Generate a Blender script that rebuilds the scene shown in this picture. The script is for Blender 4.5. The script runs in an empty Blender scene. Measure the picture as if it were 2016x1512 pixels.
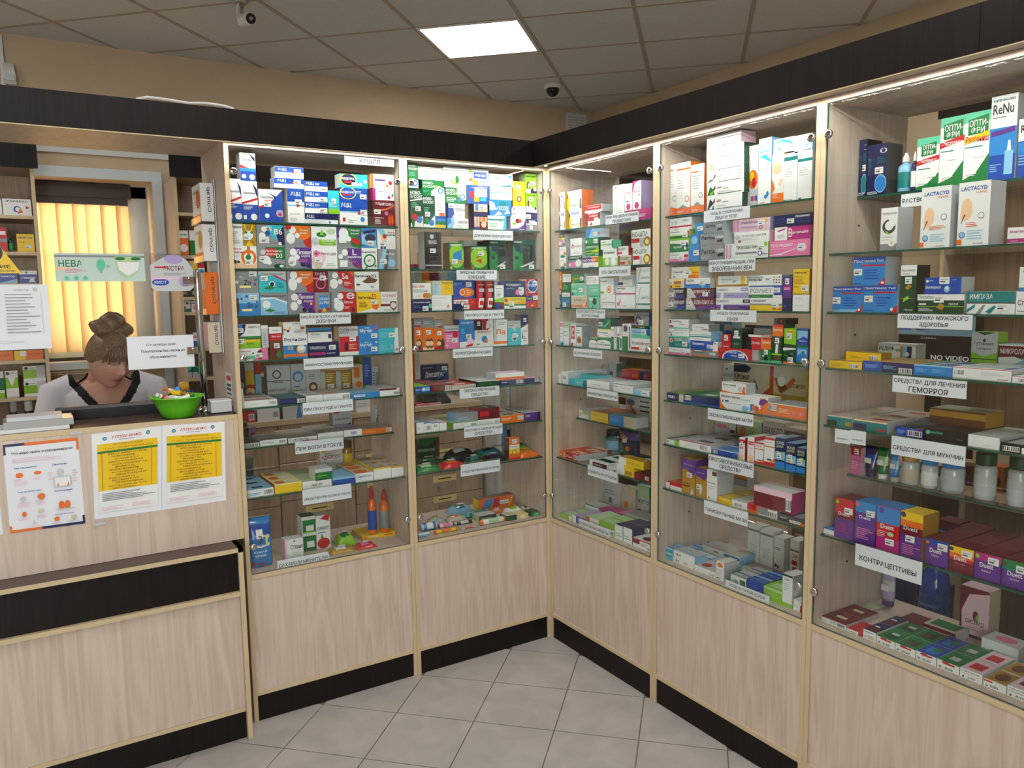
import bpy, math, random
from mathutils import Vector, Matrix
random.seed(7)
scene = bpy.context.scene
COL = scene.collection

# ---------------------------------------------------------------- camera
F_PX = 1550.93
CAM = Vector((-1.9497, -2.8405, 1.5627))
YAW, PITCH, ROLL = 0.5549, -0.1156, -0.0144
_fw = Vector((math.sin(YAW)*math.cos(PITCH), math.cos(YAW)*math.cos(PITCH), math.sin(PITCH)))
_r0 = Vector((math.cos(YAW), -math.sin(YAW), 0)); _u0 = _r0.cross(_fw)
_r = math.cos(ROLL)*_r0 + math.sin(ROLL)*_u0
_u = -math.sin(ROLL)*_r0 + math.cos(ROLL)*_u0
cam_d = bpy.data.cameras.new('camera'); cam_d.sensor_width = 36; cam_d.lens = F_PX/2016*36
cam_d.clip_start = 0.05
cam_o = bpy.data.objects.new('camera', cam_d); COL.objects.link(cam_o)
M4 = Matrix.Identity(4)
for i in range(3):
    M4[i][0], M4[i][1], M4[i][2], M4[i][3] = _r[i], _u[i], -_fw[i], CAM[i]
cam_o.matrix_world = M4
scene.camera = cam_o

def ray(u, v): return _fw + _r*((u-1008)/F_PX) + _u*((756-v)/F_PX)
def onx(u, v, x): d = ray(u, v); return CAM + d*((x-CAM.x)/d.x)
def ony(u, v, y): d = ray(u, v); return CAM + d*((y-CAM.y)/d.y)
def onz(u, v, z): d = ray(u, v); return CAM + d*((z-CAM.z)/d.z)

# ---------------------------------------------------------------- world, exposure
w = bpy.data.worlds.new('daylight'); scene.world = w; w.use_nodes = True
bg = w.node_tree.nodes['Background']; bg.inputs[0].default_value = (0.92, 0.96, 1.0, 1); bg.inputs[1].default_value = 8.5
vs = scene.view_settings
vs.view_transform = 'Standard'; vs.look = 'None'; vs.gamma = 1; vs.use_curve_mapping = False
vs.exposure = 0.2
scene.cycles.transparent_max_bounces = 24
scene.cycles.max_bounces = 6; scene.cycles.diffuse_bounces = 2; scene.cycles.glossy_bounces = 3
scene.cycles.adaptive_threshold = .08
scene.cycles.caustics_reflective = False; scene.cycles.caustics_refractive = False
scene.cycles.sample_clamp_indirect = 4.0
PANEL_W = 17.0      # ceiling light panels, radiance
LED_W = 250.0        # LED dots under the canopy
ZC = 3.015          # ceiling height

# ---------------------------------------------------------------- colours and materials
def lin(c):
    return tuple(((x/255)/12.92 if x <= 10 else (((x/255)+0.055)/1.055)**2.4) for x in c)
PAL = {  # code: (sRGB, word)
 'w': ((238,238,236),'white'), 'lg': ((200,202,204),'light grey'), 'g': ((140,143,148),'grey'), 'dk': ((70,72,78),'dark grey'),
 'k': ((22,22,26),'black'), 'n': ((22,32,84),'navy'), 'b': ((24,74,170),'blue'), 'sb': ((40,130,205),'sky blue'),
 'lb': ((140,195,228),'pale blue'), 'c': ((50,185,200),'cyan'), 't': ((10,125,128),'teal'), 'G': ((18,120,58),'green'),
 'dg': ((12,68,44),'dark green'), 'L': ((140,196,40),'lime green'), 'lG': ((180,215,160),'pale green'), 'y': ((240,198,24),'yellow'),
 'ly': ((246,228,150),'pale yellow'), 'o': ((232,112,28),'orange'), 'r': ((198,32,42),'red'), 'm': ((112,24,40),'maroon'),
 'p': ((228,120,170),'pink'), 'M': ((184,36,124),'magenta'), 'v': ((96,48,140),'violet'), 'lv': ((178,160,206),'lilac'),
 'pe': ((246,200,160),'peach'), 'be': ((208,194,170),'beige'), 'br': ((104,64,40),'brown'), 'lp': ((240,200,216),'pale pink'),
 'gd': ((176,132,40),'gold'), 'mt': ((96,200,160),'mint'),
}
LIN = {k: lin(v[0]) for k, v in PAL.items()}
def new_mat(name):
    m = bpy.data.materials.new(name); m.use_nodes = True
    return m, m.node_tree, m.node_tree.nodes['Principled BSDF']
MATS = {}
def mat(name, rgb, rough=0.5, metal=0.0, coat=0.0, spec=0.5, emit=None, estr=0.0):
    m, nt, b = new_mat(name)
    b.inputs['Base Color'].default_value = (*lin(rgb), 1)
    b.inputs['Roughness'].default_value = rough; b.inputs['Metallic'].default_value = metal
    b.inputs['Coat Weight'].default_value = coat; b.inputs['Specular IOR Level'].default_value = spec
    if emit: b.inputs['Emission Color'].default_value = (*lin(emit), 1); b.inputs['Emission Strength'].default_value = estr
    MATS[name] = m; return m
def grain_mat(name, c1, c2, scale, rough=0.45, bump=0.0, coat=0.0, axis=2, distort=2.0, c3=None):
    """streaky noise stretched along one axis: laminate, wenge, painted plaster"""
    m, nt, b = new_mat(name); N = nt.nodes; K = nt.links
    tc = N.new('ShaderNodeTexCoord'); mp = N.new('ShaderNodeMapping'); ns = N.new('ShaderNodeTexNoise'); cr = N.new('ShaderNodeValToRGB')
    s = [scale]*3
    if axis is not None: s[axis] = scale*0.06
    mp.inputs['Scale'].default_value = s
    ns.inputs['Scale'].default_value = 1.0; ns.inputs['Detail'].default_value = 4; ns.inputs['Distortion'].default_value = distort
    K.new(tc.outputs['Object'], mp.inputs['Vector']); K.new(mp.outputs['Vector'], ns.inputs['Vector'])
    K.new(ns.outputs['Fac'], cr.inputs['Fac']); K.new(cr.outputs['Color'], b.inputs['Base Color'])
    cr.color_ramp.elements[0].position = .36; cr.color_ramp.elements[0].color = (*lin(c1), 1)
    cr.color_ramp.elements[1].position = .64; cr.color_ramp.elements[1].color = (*lin(c2), 1)
    if c3:
        e = cr.color_ramp.elements.new(.5); e.color = (*lin(c3), 1)
    b.inputs['Roughness'].default_value = rough; b.inputs['Coat Weight'].default_value = coat
    if bump:
        bp = N.new('ShaderNodeBump'); bp.inputs['Strength'].default_value = bump; bp.inputs['Distance'].default_value = 0.002
        K.new(ns.outputs['Fac'], bp.inputs['Height']); K.new(bp.outputs['Normal'], b.inputs['Normal'])
    MATS[name] = m; return m
def glass_mat(name, tint, f0=.035, refl=1.0, rough=0.0):
    """thin clear sheet: straight-through transmission plus Fresnel reflection"""
    m = bpy.data.materials.new(name); m.use_nodes = True; nt = m.node_tree; N = nt.nodes; K = nt.links
    N.remove(N['Principled BSDF']); out = N['Material Output']
    tr = N.new('ShaderNodeBsdfTransparent'); tr.inputs['Color'].default_value = (*tint, 1)
    gl = N.new('ShaderNodeBsdfGlossy'); gl.inputs['Roughness'].default_value = rough; gl.inputs['Color'].default_value = (refl, refl, refl, 1)
    lw = N.new('ShaderNodeLayerWeight'); lw.inputs['Blend'].default_value = .5
    pw = N.new('ShaderNodeMath'); pw.operation = 'POWER'; pw.inputs[1].default_value = 5.0
    ma = N.new('ShaderNodeMath'); ma.operation = 'MULTIPLY_ADD'; ma.inputs[1].default_value = .9; ma.inputs[2].default_value = f0   # Schlick
    mx = N.new('ShaderNodeMixShader')
    K.new(lw.outputs['Facing'], pw.inputs[0]); K.new(pw.outputs[0], ma.inputs[0])
    K.new(ma.outputs[0], mx.inputs['Fac']); K.new(tr.outputs['BSDF'], mx.inputs[1]); K.new(gl.outputs['BSDF'], mx.inputs[2])
    K.new(mx.outputs['Shader'], out.inputs['Surface'])
    MATS[name] = m; return m
def attr_mat(name, rough, coat=0.0, spec=0.5):
    m, nt, b = new_mat(name)
    a = nt.nodes.new('ShaderNodeAttribute'); a.attribute_name = 'Col'
    nt.links.new(a.outputs['Color'], b.inputs['Base Color'])
    b.inputs['Roughness'].default_value = rough; b.inputs['Coat Weight'].default_value = coat; b.inputs['Specular IOR Level'].default_value = spec
    MATS[name] = m; return m
def emit_mat(name, rgb, strength):
    m = bpy.data.materials.new(name); m.use_nodes = True; nt = m.node_tree; N = nt.nodes
    N.remove(N['Principled BSDF']); e = N.new('ShaderNodeEmission'); e.inputs[0].default_value = (*rgb, 1); e.inputs[1].default_value = strength
    nt.links.new(e.outputs[0], N['Material Output'].inputs[0]); MATS[name] = m; return m

grain_mat('laminate', (196,174,156), (212,194,177), 26, rough=.42, c3=(205,185,169))
grain_mat('laminate_back', (176,150,124), (194,168,142), 26, rough=.45, c3=(186,160,134))
mat('edge_band', (206,184,146), .4)
grain_mat('wenge', (20,16,15), (30,25,24), 40, rough=.42, bump=.15)
MATS['wenge'].node_tree.nodes['Principled BSDF'].inputs['Specular IOR Level'].default_value = .22
mat('wenge_top', (74,56,50), .35)
grain_mat('wall_paint', (204,180,148), (210,186,154), 3, rough=.8, axis=None)
grain_mat('ceiling_tile', (216,217,214), (224,225,222), 60, rough=.9, axis=None, bump=.3)
mat('grid_bar', (178,170,156), .6)
grain_mat('floor_tile', (164,158,153), (176,170,164), 9, rough=.32, axis=None, distort=.5)
mat('grout', (112,100,94), .8)
glass_mat('door_glass', (.97,.985,.975))
glass_mat('shelf_glass', (.93,.975,.95))
glass_mat('screen_glass', (.985,.99,.99), refl=.9)
mat('glass_edge', (34,86,70), .15)
mat('screen_edge', (196,206,208), .2)
mat('pale_green', (196,216,206), .4)
glass_mat('clear_card', (.9,.88,.92))
mat('tray_plastic', (176,176,176), .15, coat=.5)
mat('chrome', (205,205,208), .12, metal=1.0)
mat('black_plastic', (20,20,23), .4)
mat('dark_screen', (14,14,16), .15)
mat('white_plastic', (226,226,224), .4)
mat('white_frame', (214,220,222), .35)
mat('paper', (232,234,240), .6)
mat('ink', (28,28,34), .7)
grain_mat('hair', (84,58,40), (132,100,74), 160, rough=.42, axis=1, distort=1.0)
mat('shirt', (226,222,228), .8)
mat('collar', (22,22,26), .8)
attr_mat('print', .38, coat=.12)
attr_mat('paint', .5)
attr_mat('skin_paint', .48)
attr_mat('foil', .22, coat=.5)
emit_mat('panel_light', (1.0, .985, .95), PANEL_W)
emit_mat('led', (1.0, .97, .92), LED_W)

# ---------------------------------------------------------------- mesh helpers
class MB:
    """collects polygons with a colour each; build() links them as ONE mesh object"""
    def __init__(self): self.v = []; self.f = []; self.c = []; self.mi = []
    def poly(self, pts, col=None, mi=0):
        n = len(self.v); self.v += [tuple(p) for p in pts]; self.f.append(tuple(range(n, n+len(pts)))); self.c.append(col); self.mi.append(mi)
    def box(self, x0, x1, y0, y1, z0, z1, col=None, mi=0, cols=None, bevel=0):
        n = len(self.v)
        self.v += [(x0,y0,z0),(x1,y0,z0),(x1,y1,z0),(x0,y1,z0),(x0,y0,z1),(x1,y0,z1),(x1,y1,z1),(x0,y1,z1)]
        # order: front(-y), back, left(-x), right(+x), top, bottom
        fs = [(0,1,5,4),(2,3,7,6),(3,0,4,7),(1,2,6,5),(4,5,6,7),(3,2,1,0)]
        for i, f in enumerate(fs):
            self.f.append(tuple(n+k for k in f)); self.c.append(cols[i] if cols else col); self.mi.append(mi[i] if isinstance(mi, (list, tuple)) else mi)
    def grid(self, rows, col=None, mi=0, close=True, caps=True):
        """rows: list of rings (same length) of points, skinned together"""
        n = len(self.v); L = len(rows[0])
        for r in rows: self.v += [tuple(p) for p in r]
        for i in range(len(rows)-1):
            c = col[i] if isinstance(col, list) else col
            for j in range(L if close else L-1):
                k = (j+1) % L
                self.f.append((n+i*L+j, n+i*L+k, n+(i+1)*L+k, n+(i+1)*L+j)); self.c.append(c); self.mi.append(mi)
        if caps:
            c0 = col[0] if isinstance(col, list) else col; c1 = col[-1] if isinstance(col, list) else col
            self.f.append(tuple(n+j for j in reversed(range(L)))); self.c.append(c0); self.mi.append(mi)
            self.f.append(tuple(n+(len(rows)-1)*L+j for j in range(L))); self.c.append(c1); self.mi.append(mi)
    def lathe(self, prof, seg=16, at=(0,0,0), col=None, mi=0, sx=1.0, sy=1.0):
        rows = [[(at[0]+r*math.cos(2*math.pi*k/seg)*sx, at[1]+r*math.sin(2*math.pi*k/seg)*sy, at[2]+z) for k in range(seg)] for r, z in prof]
        self.grid(rows, col, mi)
    def tube(self, pts, rad, seg=8, col=None, mi=0):
        pts = [Vector(p) for p in pts]; rows = []
        for i, p in enumerate(pts):
            d = (pts[min(i+1, len(pts)-1)] - pts[max(i-1, 0)]).normalized()
            a = Vector((0,0,1)) if abs(d.z) < .9 else Vector((1,0,0))
            s = d.cross(a).normalized(); t = s.cross(d)
            r = rad[i] if isinstance(rad, (list, tuple)) else rad
            rows.append([p + s*(r*math.cos(2*math.pi*k/seg)) + t*(r*math.sin(2*math.pi*k/seg)) for k in range(seg)])
        self.grid(rows, col, mi)
    def build(self, name, mats, parent=None, loc=None, rotz=None, smooth=False):
        me = bpy.data.meshes.new(name); me.from_pydata(self.v, [], self.f)
        if not isinstance(mats, (list, tuple)): mats = [mats]
        for m in mats: me.materials.append(MATS[m] if isinstance(m, str) else m)
        if any(self.mi): me.polygons.foreach_set('material_index', self.mi)
        if any(c is not None for c in self.c):
            at = me.color_attributes.new('Col', 'FLOAT_COLOR', 'CORNER'); buf = []
            for p, c in zip(self.f, self.c):
                c = LIN[c] if isinstance(c, str) else (c or (1,1,1))
                buf += [c[0], c[1], c[2], 1.0]*len(p)
            at.data.foreach_set('color', buf)
        if smooth: me.polygons.foreach_set('use_smooth', [True]*len(self.f))
        me.update()
        o = bpy.data.objects.new(name, me); COL.objects.link(o)
        if parent is not None: o.parent = parent
        if loc is not None: o.location = loc
        if rotz is not None: o.rotation_euler = (0, 0, rotz)
        return o
def tag(o, label=None, cat=None, group=None, kind=None):
    if label: o['label'] = label
    if cat: o['category'] = cat
    if group: o['group'] = group
    if kind: o['kind'] = kind
    return o
def empty(name, loc=(0,0,0), rotz=0.0):
    o = bpy.data.objects.new(name, None); COL.objects.link(o); o.location = loc; o.rotation_euler = (0, 0, rotz)
    o.empty_display_size = .05; return o
def box(name, m, x0, x1, y0, y1, z0, z1, parent=None, mi=0):
    b = MB(); b.box(x0, x1, y0, y1, z0, z1, mi=mi); return b.build(name, m, parent)
_TX = {}
_TS = bpy.data.scenes.new('scratch')     # glyph outlines are taken from here; removed at the end
def text_geo(s):
    """glyph outlines of a string as (verts, faces, bbox), normalised by the caller"""
    if s not in _TX:
        c = bpy.data.curves.new('t', 'FONT'); c.body = s; c.resolution_u = 2; c.offset = .016; c.align_x = 'CENTER'
        o = bpy.data.objects.new('t', c); _TS.collection.objects.link(o)
        vl = _TS.view_layers[0]; vl.update()
        me = bpy.data.meshes.new_from_object(o.evaluated_get(vl.depsgraph))
        V = [(v.co.x, v.co.y) for v in me.vertices]; Fc = [tuple(p.vertices) for p in me.polygons]
        bpy.data.objects.remove(o); bpy.data.curves.remove(c); bpy.data.meshes.remove(me)
        if V: bb = (min(v[0] for v in V), max(v[0] for v in V), min(v[1] for v in V), max(v[1] for v in V))
        else: bb = (0, 1, 0, 1)
        _TX[s] = (V, Fc, bb)
    return _TX[s]
def put_text(mb, s, fn, col, x0, x1, y0, y1, mi=0, keep=False):
    """text stretched into the rectangle; fn maps (x, y) of the face to a 3-D point"""
    V, Fc, (a, b, c, d) = text_geo(s); n = len(mb.v)
    sx = (x1-x0)/max(b-a, 1e-6); sy = (y1-y0)/max(d-c, 1e-6)
    ox = 0
    if keep:
        k = min(sx, sy); ox = ((x1-x0) - k*(b-a))/2; sx = sy = k
    mb.v += [tuple(fn(x0+ox+(x-a)*sx, y0+(y-c)*sy)) for x, y in V]
    for f in Fc: mb.f.append(tuple(n+k for k in f)); mb.c.append(col); mb.mi.append(mi)
# ================================================================ the room
X0, X1, Y0, Y1 = -4.4, 2.15, -4.4, 2.46
def struct(o): o['kind'] = 'structure'; return o
def clip(poly, xa, xb, ya, yb):
    def cut(P, ins, inter):
        out = []
        for i in range(len(P)):
            a, b = P[i-1], P[i]
            if ins(b):
                if not ins(a): out.append(inter(a, b))
                out.append(b)
            elif ins(a): out.append(inter(a, b))
        return out
    def at(ax, val): return lambda a, b: (lambda t: (a[0]+(b[0]-a[0])*t, a[1]+(b[1]-a[1])*t))((val-a[ax])/(b[ax]-a[ax]))
    for ax, val, sg in ((0, xa, 1), (0, xb, -1), (1, ya, 1), (1, yb, -1)):
        if not poly: return poly
        poly = cut(poly, lambda q: sg*(q[ax]-val) >= -1e-9, at(ax, val))
    return poly
def slab(mb, P, z0, z1):
    n = len(P)
    mb.poly([(x, y, z1) for x, y in P]); mb.poly([(x, y, z0) for x, y in reversed(P)])
    for i in range(n):
        a, b = P[i], P[(i+1) % n]
        mb.poly([(a[0],a[1],z0),(b[0],b[1],z0),(b[0],b[1],z1),(a[0],a[1],z1)])
def area(P): return abs(sum(P[i-1][0]*P[i][1]-P[i][0]*P[i-1][1] for i in range(len(P))))/2

floor = struct(box('floor', 'grout', X0, X1, Y0, Y1, -.08, -.003))
h = .7071
# floor tiles lie diagonally to the cabinets: 30 cm
T = .30; ax, ay = onz(972.6, 1342.7, 0)[:2]
for i in range(-16, 17):
    for j in range(-16, 17):
        g = .0022
        c = [(T*i+g, T*j+g), (T*(i+1)-g, T*j+g), (T*(i+1)-g, T*(j+1)-g), (T*i+g, T*(j+1)-g)]
        P = [(ax + (a+b)*h, ay + (b-a)*h) for a, b in c]
        P = clip(P, -2.45, 0.02, -2.9, 0.02)
        if len(P) < 3 or area(P) < .0008: continue
        P = P if sum(P[k-1][0]*P[k][1]-P[k][0]*P[k-1][1] for k in range(len(P))) > 0 else P[::-1]
        b = MB(); slab(b, P, -.004, random.uniform(-.0006, 0)); b.build('floor_tile', 'floor_tile', floor)
# the rest of the floor (behind the counter and behind the camera)
b = MB()
for xa, xb, ya, yb in ((X0,-2.45,Y0,Y1), (-2.45,.02,Y0,-2.9), (-2.45,.02,.02,Y1), (.02,X1,Y0,Y1)):
    for i in range(-40, 41):
        for j in range(-40, 41):
            g = .002; c = [(T*i+g, T*j+g), (T*(i+1)-g, T*j+g), (T*(i+1)-g, T*(j+1)-g), (T*i+g, T*(j+1)-g)]
            P = clip([(ax + (p+q)*h, ay + (q-p)*h) for p, q in c], xa, xb, ya, yb)
            if len(P) >= 3 and area(P) > .0008:
                if sum(P[k-1][0]*P[k][1]-P[k][0]*P[k-1][1] for k in range(len(P))) < 0: P = P[::-1]
                b.poly([(x, y, -.001) for x, y in P])
o = b.build('floor_tiling', 'floor_tile', floor); o['kind'] = 'stuff'

# ceiling: 60 cm tiles, also diagonal, around the light panel
ceiling = struct(box('ceiling', 'grid_bar', X0, X1, Y0, Y1, ZC+.02, ZC+.1))
T = .6; cx, cy = .427, 1.28
def cell(i, j, g): return [(T*i-T/2+g, T*j-T/2+g), (T*i+T/2-g, T*j-T/2+g), (T*i+T/2-g, T*j+T/2-g), (T*i-T/2+g, T*j+T/2-g)]
def diag(c): return [(cx + (a+b)*h, cy + (b-a)*h) for a, b in c]
LIGHTS = {(0,0), (4,-2), (1,-5), (-4,-4), (2,-8)}  # all but the first are unseen; the last is added to brighten left fronts
bars = MB()
for i in range(-11, 9):
    for j in range(-11, 9):
        P = clip(diag(cell(i, j, .011)), X0, X1, Y0, Y1)
        if len(P) < 3 or area(P) < .001: continue
        if sum(P[k-1][0]*P[k][1]-P[k][0]*P[k-1][1] for k in range(len(P))) < 0: P = P[::-1]
        if (i, j) in LIGHTS:
            lp = empty('ceiling_light', (cx+(T*i+T*j)*h, cy+(T*j-T*i)*h, ZC), -math.pi/4)
            fr = MB(); a, e = .293, .275
            for x0, x1, y0, y1 in ((-a,a,-a,-e), (-a,a,e,a), (-a,-e,-e,e), (e,a,-e,e)): fr.box(x0, x1, y0, y1, -.004, .03)
            fr.build('frame', 'white_plastic', lp)
            d = MB(); d.box(-e, e, -e, e, .004, .012); d.build('diffuser', 'panel_light', lp)
            where = {(0,0): 'above the aisle behind the glass cabinets', (4,-2): 'behind the right-hand cabinets', (1,-5): 'over the customer floor', (-4,-4): 'over the room behind the counter', (2,-8): 'added out of view to light the left-hand fronts'}[(i, j)]
            tag(lp, 'square white lit ceiling panel ' + where, 'ceiling light', 'ceiling light panels')
            continue
        b = MB(); slab(b, P, ZC+.004, ZC+.018); b.build('ceiling_tile', 'ceiling_tile', ceiling)
for k in range(-12, 10):      # T-bars, both ways
    for t in (0, 1):
        L = 8.0; wv = .011
        c = [(-L, T*k+T/2-wv), (L, T*k+T/2-wv), (L, T*k+T/2+wv), (-L, T*k+T/2+wv)]
        if t: c = [(q, p) for p, q in c]
        P = clip(diag(c), X0, X1, Y0, Y1)
        if len(P) >= 3:
            if sum(P[m-1][0]*P[m][1]-P[m][0]*P[m-1][1] for m in range(len(P))) < 0: P = P[::-1]
            b = MB(); slab(b, P, ZC + .0005*t, ZC+.02); b.build('grid_bar', 'grid_bar', ceiling)

# walls; the back wall has the window opening
WX0, WX1, WZ0, WZ1 = -1.96, -1.215, 1.20, 2.26
wb = MB()
for x0, x1, z0, z1 in ((X0-.15,WX0,0,ZC+.02), (WX1,X1+.15,0,ZC+.02), (WX0,WX1,0,WZ0), (WX0,WX1,WZ1,ZC+.02)): wb.box(x0, x1, Y1, Y1+.45, z0, z1)
struct(wb.build('wall_back', 'wall_paint'))
struct(box('wall_right', 'wall_paint', X1, X1+.15, Y0, Y1, 0, ZC+.02))
struct(box('wall_left', 'wall_paint', X0-.15, X0, Y0, Y1, 0, ZC+.02))
SH0, SH1 = -4.3, -2.35   # unseen window added behind the camera so daylight brightens the left cabinets
wl = MB()
for x0, x1, z0, z1 in ((X0-.15,SH0,0,ZC+.02), (SH1,X1+.15,0,ZC+.02), (SH0,SH1,0,.4), (SH0,SH1,2.5,ZC+.02)): wl.box(x0, x1, Y0-.15, Y0, z0, z1)
struct(wl.build('wall_front', 'wall_paint'))
win2 = struct(empty('fill_window', ((SH0+SH1)/2, Y0, .4)))
f = MB(); hw = (SH1-SH0)/2
for a, b_, c, d in ((-hw,-hw+.07,0,2.1), (hw-.07,hw,0,2.1), (-hw,hw,0,.07), (-hw,hw,2.03,2.1), (-.035,.035,0,2.1)): f.box(a, b_, -.1, -.04, c, d)
f.build('window_frame', 'white_frame', win2)
for a, b_ in ((-hw+.07,-.035), (.035,hw-.07)):
    p = MB(); p.box(a, b_, -.075, -.069, .07, 2.03); p.build('pane', 'door_glass', win2)

# window behind the pharmacist: white reveal frame, glazing, vertical blind
win = struct(empty('window_1', (0, Y1, 0)))
f = MB()
for x0, x1, z0, z1 in ((WX0-.055,WX0,WZ0-.02,WZ1+.06), (WX1,WX1+.055,WZ0-.9,WZ1+.06), (WX0,WX1,WZ1,WZ1+.06)): f.box(x0, x1, -.012, 0, z0, z1)
f.build('window_frame', 'white_frame', win)
f = MB(); f.box(WX0, WX1, -.14, .44, WZ0-.04, WZ0); f.build('window_sill', 'white_frame', win)
f = MB()
for x0, x1, z0, z1 in ((WX0,WX0+.07,WZ0,WZ1), (WX1-.145,WX1,WZ0,WZ1), (WX0,WX1,WZ0,WZ0+.07), (WX0,WX1,WZ1-.07,WZ1)): f.box(x0, x1, .3, .36, z0, z1)
f.build('sash', 'white_frame', win)
for x0, x1 in ((WX0+.07,WX1-.145),):
    f = MB(); f.box(x0, x1, .325, .331, WZ0+.07, WZ1-.07); f.build('pane', 'door_glass', win)
mb_ = bpy.data.materials.new('blind_fabric'); mb_.use_nodes = True; nt = mb_.node_tree
nt.nodes.remove(nt.nodes['Principled BSDF'])
df = nt.nodes.new('ShaderNodeBsdfDiffuse'); tl = nt.nodes.new('ShaderNodeBsdfTranslucent'); mx = nt.nodes.new('ShaderNodeMixShader')
ns = nt.nodes.new('ShaderNodeTexNoise'); ns.inputs['Scale'].default_value = 60; cr = nt.nodes.new('ShaderNodeValToRGB')
cr.color_ramp.elements[0].position = .35; cr.color_ramp.elements[1].position = .7
cr.color_ramp.elements[0].color = (*lin((246,216,168)), 1); cr.color_ramp.elements[1].color = (*lin((250,228,190)), 1)
nt.links.new(ns.outputs['Fac'], cr.inputs['Fac'])
for nd in (df, tl): nt.links.new(cr.outputs['Color'], nd.inputs['Color'])
mx.inputs[0].default_value = .55
nt.links.new(df.outputs[0], mx.inputs[1]); nt.links.new(tl.outputs[0], mx.inputs[2]); nt.links.new(mx.outputs[0], nt.nodes['Material Output'].inputs[0])
MATS['blind_fabric'] = mb_
bl = empty('vertical_blind', (0, Y1+.2, 0))
f = MB(); f.box(WX0+.01, WX1-.12, -.02, .03, WZ1-.13, WZ1-.09); f.build('head_rail', 'wenge_top', bl)
f = MB(); f.box(WX0+.01, WX1-.1, -.03, .04, WZ1-.09, WZ1-.005); f.build('pelmet_board', 'wenge_top', bl)
k = 0; xx = WX0+.04
while xx < WX1-.145:
    f = MB(); a = math.radians(22 + 18*math.sin(k*2.1)); c, s = math.cos(a)*.048, math.sin(a)*.048
    f.box(-.0485, .0485, -.0006, .0006, WZ0+.04, WZ1-.13)
    o = f.build('blind_slat', 'blind_fabric', bl); o.location = (xx, 0, 0); o.rotation_euler = (0, 0, a)
    xx += .079; k += 1
tag(bl, 'orange vertical slat blind glowing in the window behind the pharmacist', 'blind')

# cable duct above the window and down to the left
d = MB(); d.box(-1.87, -1.02, -.02, 0, 2.395, 2.425)
tag(d.build('cable_duct', 'white_plastic', None, (0, Y1, 0)), 'white plastic cable duct running level above the window', 'cable duct')
d = MB(); d.box(-1.945, -1.925, -.02, 0, 2.43, 3.0)
tag(d.build('cable_duct', 'white_plastic', None, (0, Y1, 0)), 'white upright cable duct beside the motion sensor', 'cable duct')
# small wall vent at the corner
v = empty('wall_vent', (1.975, Y1, 2.9))
f = MB()
for x0, x1, z0, z1 in ((-.1,.1,.075,.09), (-.1,.1,-.11,-.095), (-.1,-.08,-.095,.075), (.08,.1,-.095,.075)): f.box(x0, x1, -.012, 0, z0, z1)
f.build('frame', 'white_frame', v)
for i in range(8):
    f = MB(); z = -.085+i*.021; f.poly([(-.08,-.002,z),(.08,-.002,z),(.08,-.011,z+.014),(-.08,-.011,z+.014)]); f.poly([(-.08,-.011,z+.014),(.08,-.011,z+.014),(.08,-.002,z+.016),(-.08,-.002,z+.016)])
    f.build('slat', 'white_frame', v)
tag(v, 'small white slatted vent high in the wall corner', 'vent')
# ================================================================ glass display cabinets and counter
ZL, ZP, DEP, BT = .56, .1152, .385, .016     # ledge height, plinth height, depth, board
ZTOP = 2.09
SHZ = {1: 1.824, 2: 1.660, 3: 1.494, 4: 1.333, 5: 1.165, 6: 1.001, 7: .835}   # underside.. top faces of the glass shelves
BAYS = {  # name: (side, s0, s1)   s runs to the right as the customer sees it
 'L1': ('L', -1.3262, -.6653), 'L2': ('L', -.6653, -.0), 'R1': ('R', 0.0, .6855), 'R2': ('R', .6855, 1.3649), 'R3': ('R', 1.3649, 2.05)}
SETBACK = {('L1',6): .10, ('R1',6): .11, ('R3',1): .12, ('R3',6): .12, ('L2',4): .05}
BAYNAME = {'L1': 'cabinet beside the counter', 'L2': 'cabinet left of the inner corner', 'R1': 'cabinet right of the inner corner', 'R2': 'middle cabinet of the right-hand run', 'R3': 'rightmost cabinet'}
def bay_frame(bay):
    side, s0, s1 = BAYS[bay]
    return (Vector(((s0+s1)/2, 0, 0)), 0.0) if side == 'L' else (Vector((0, -(s0+s1)/2, 0)), -math.pi/2)
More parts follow.
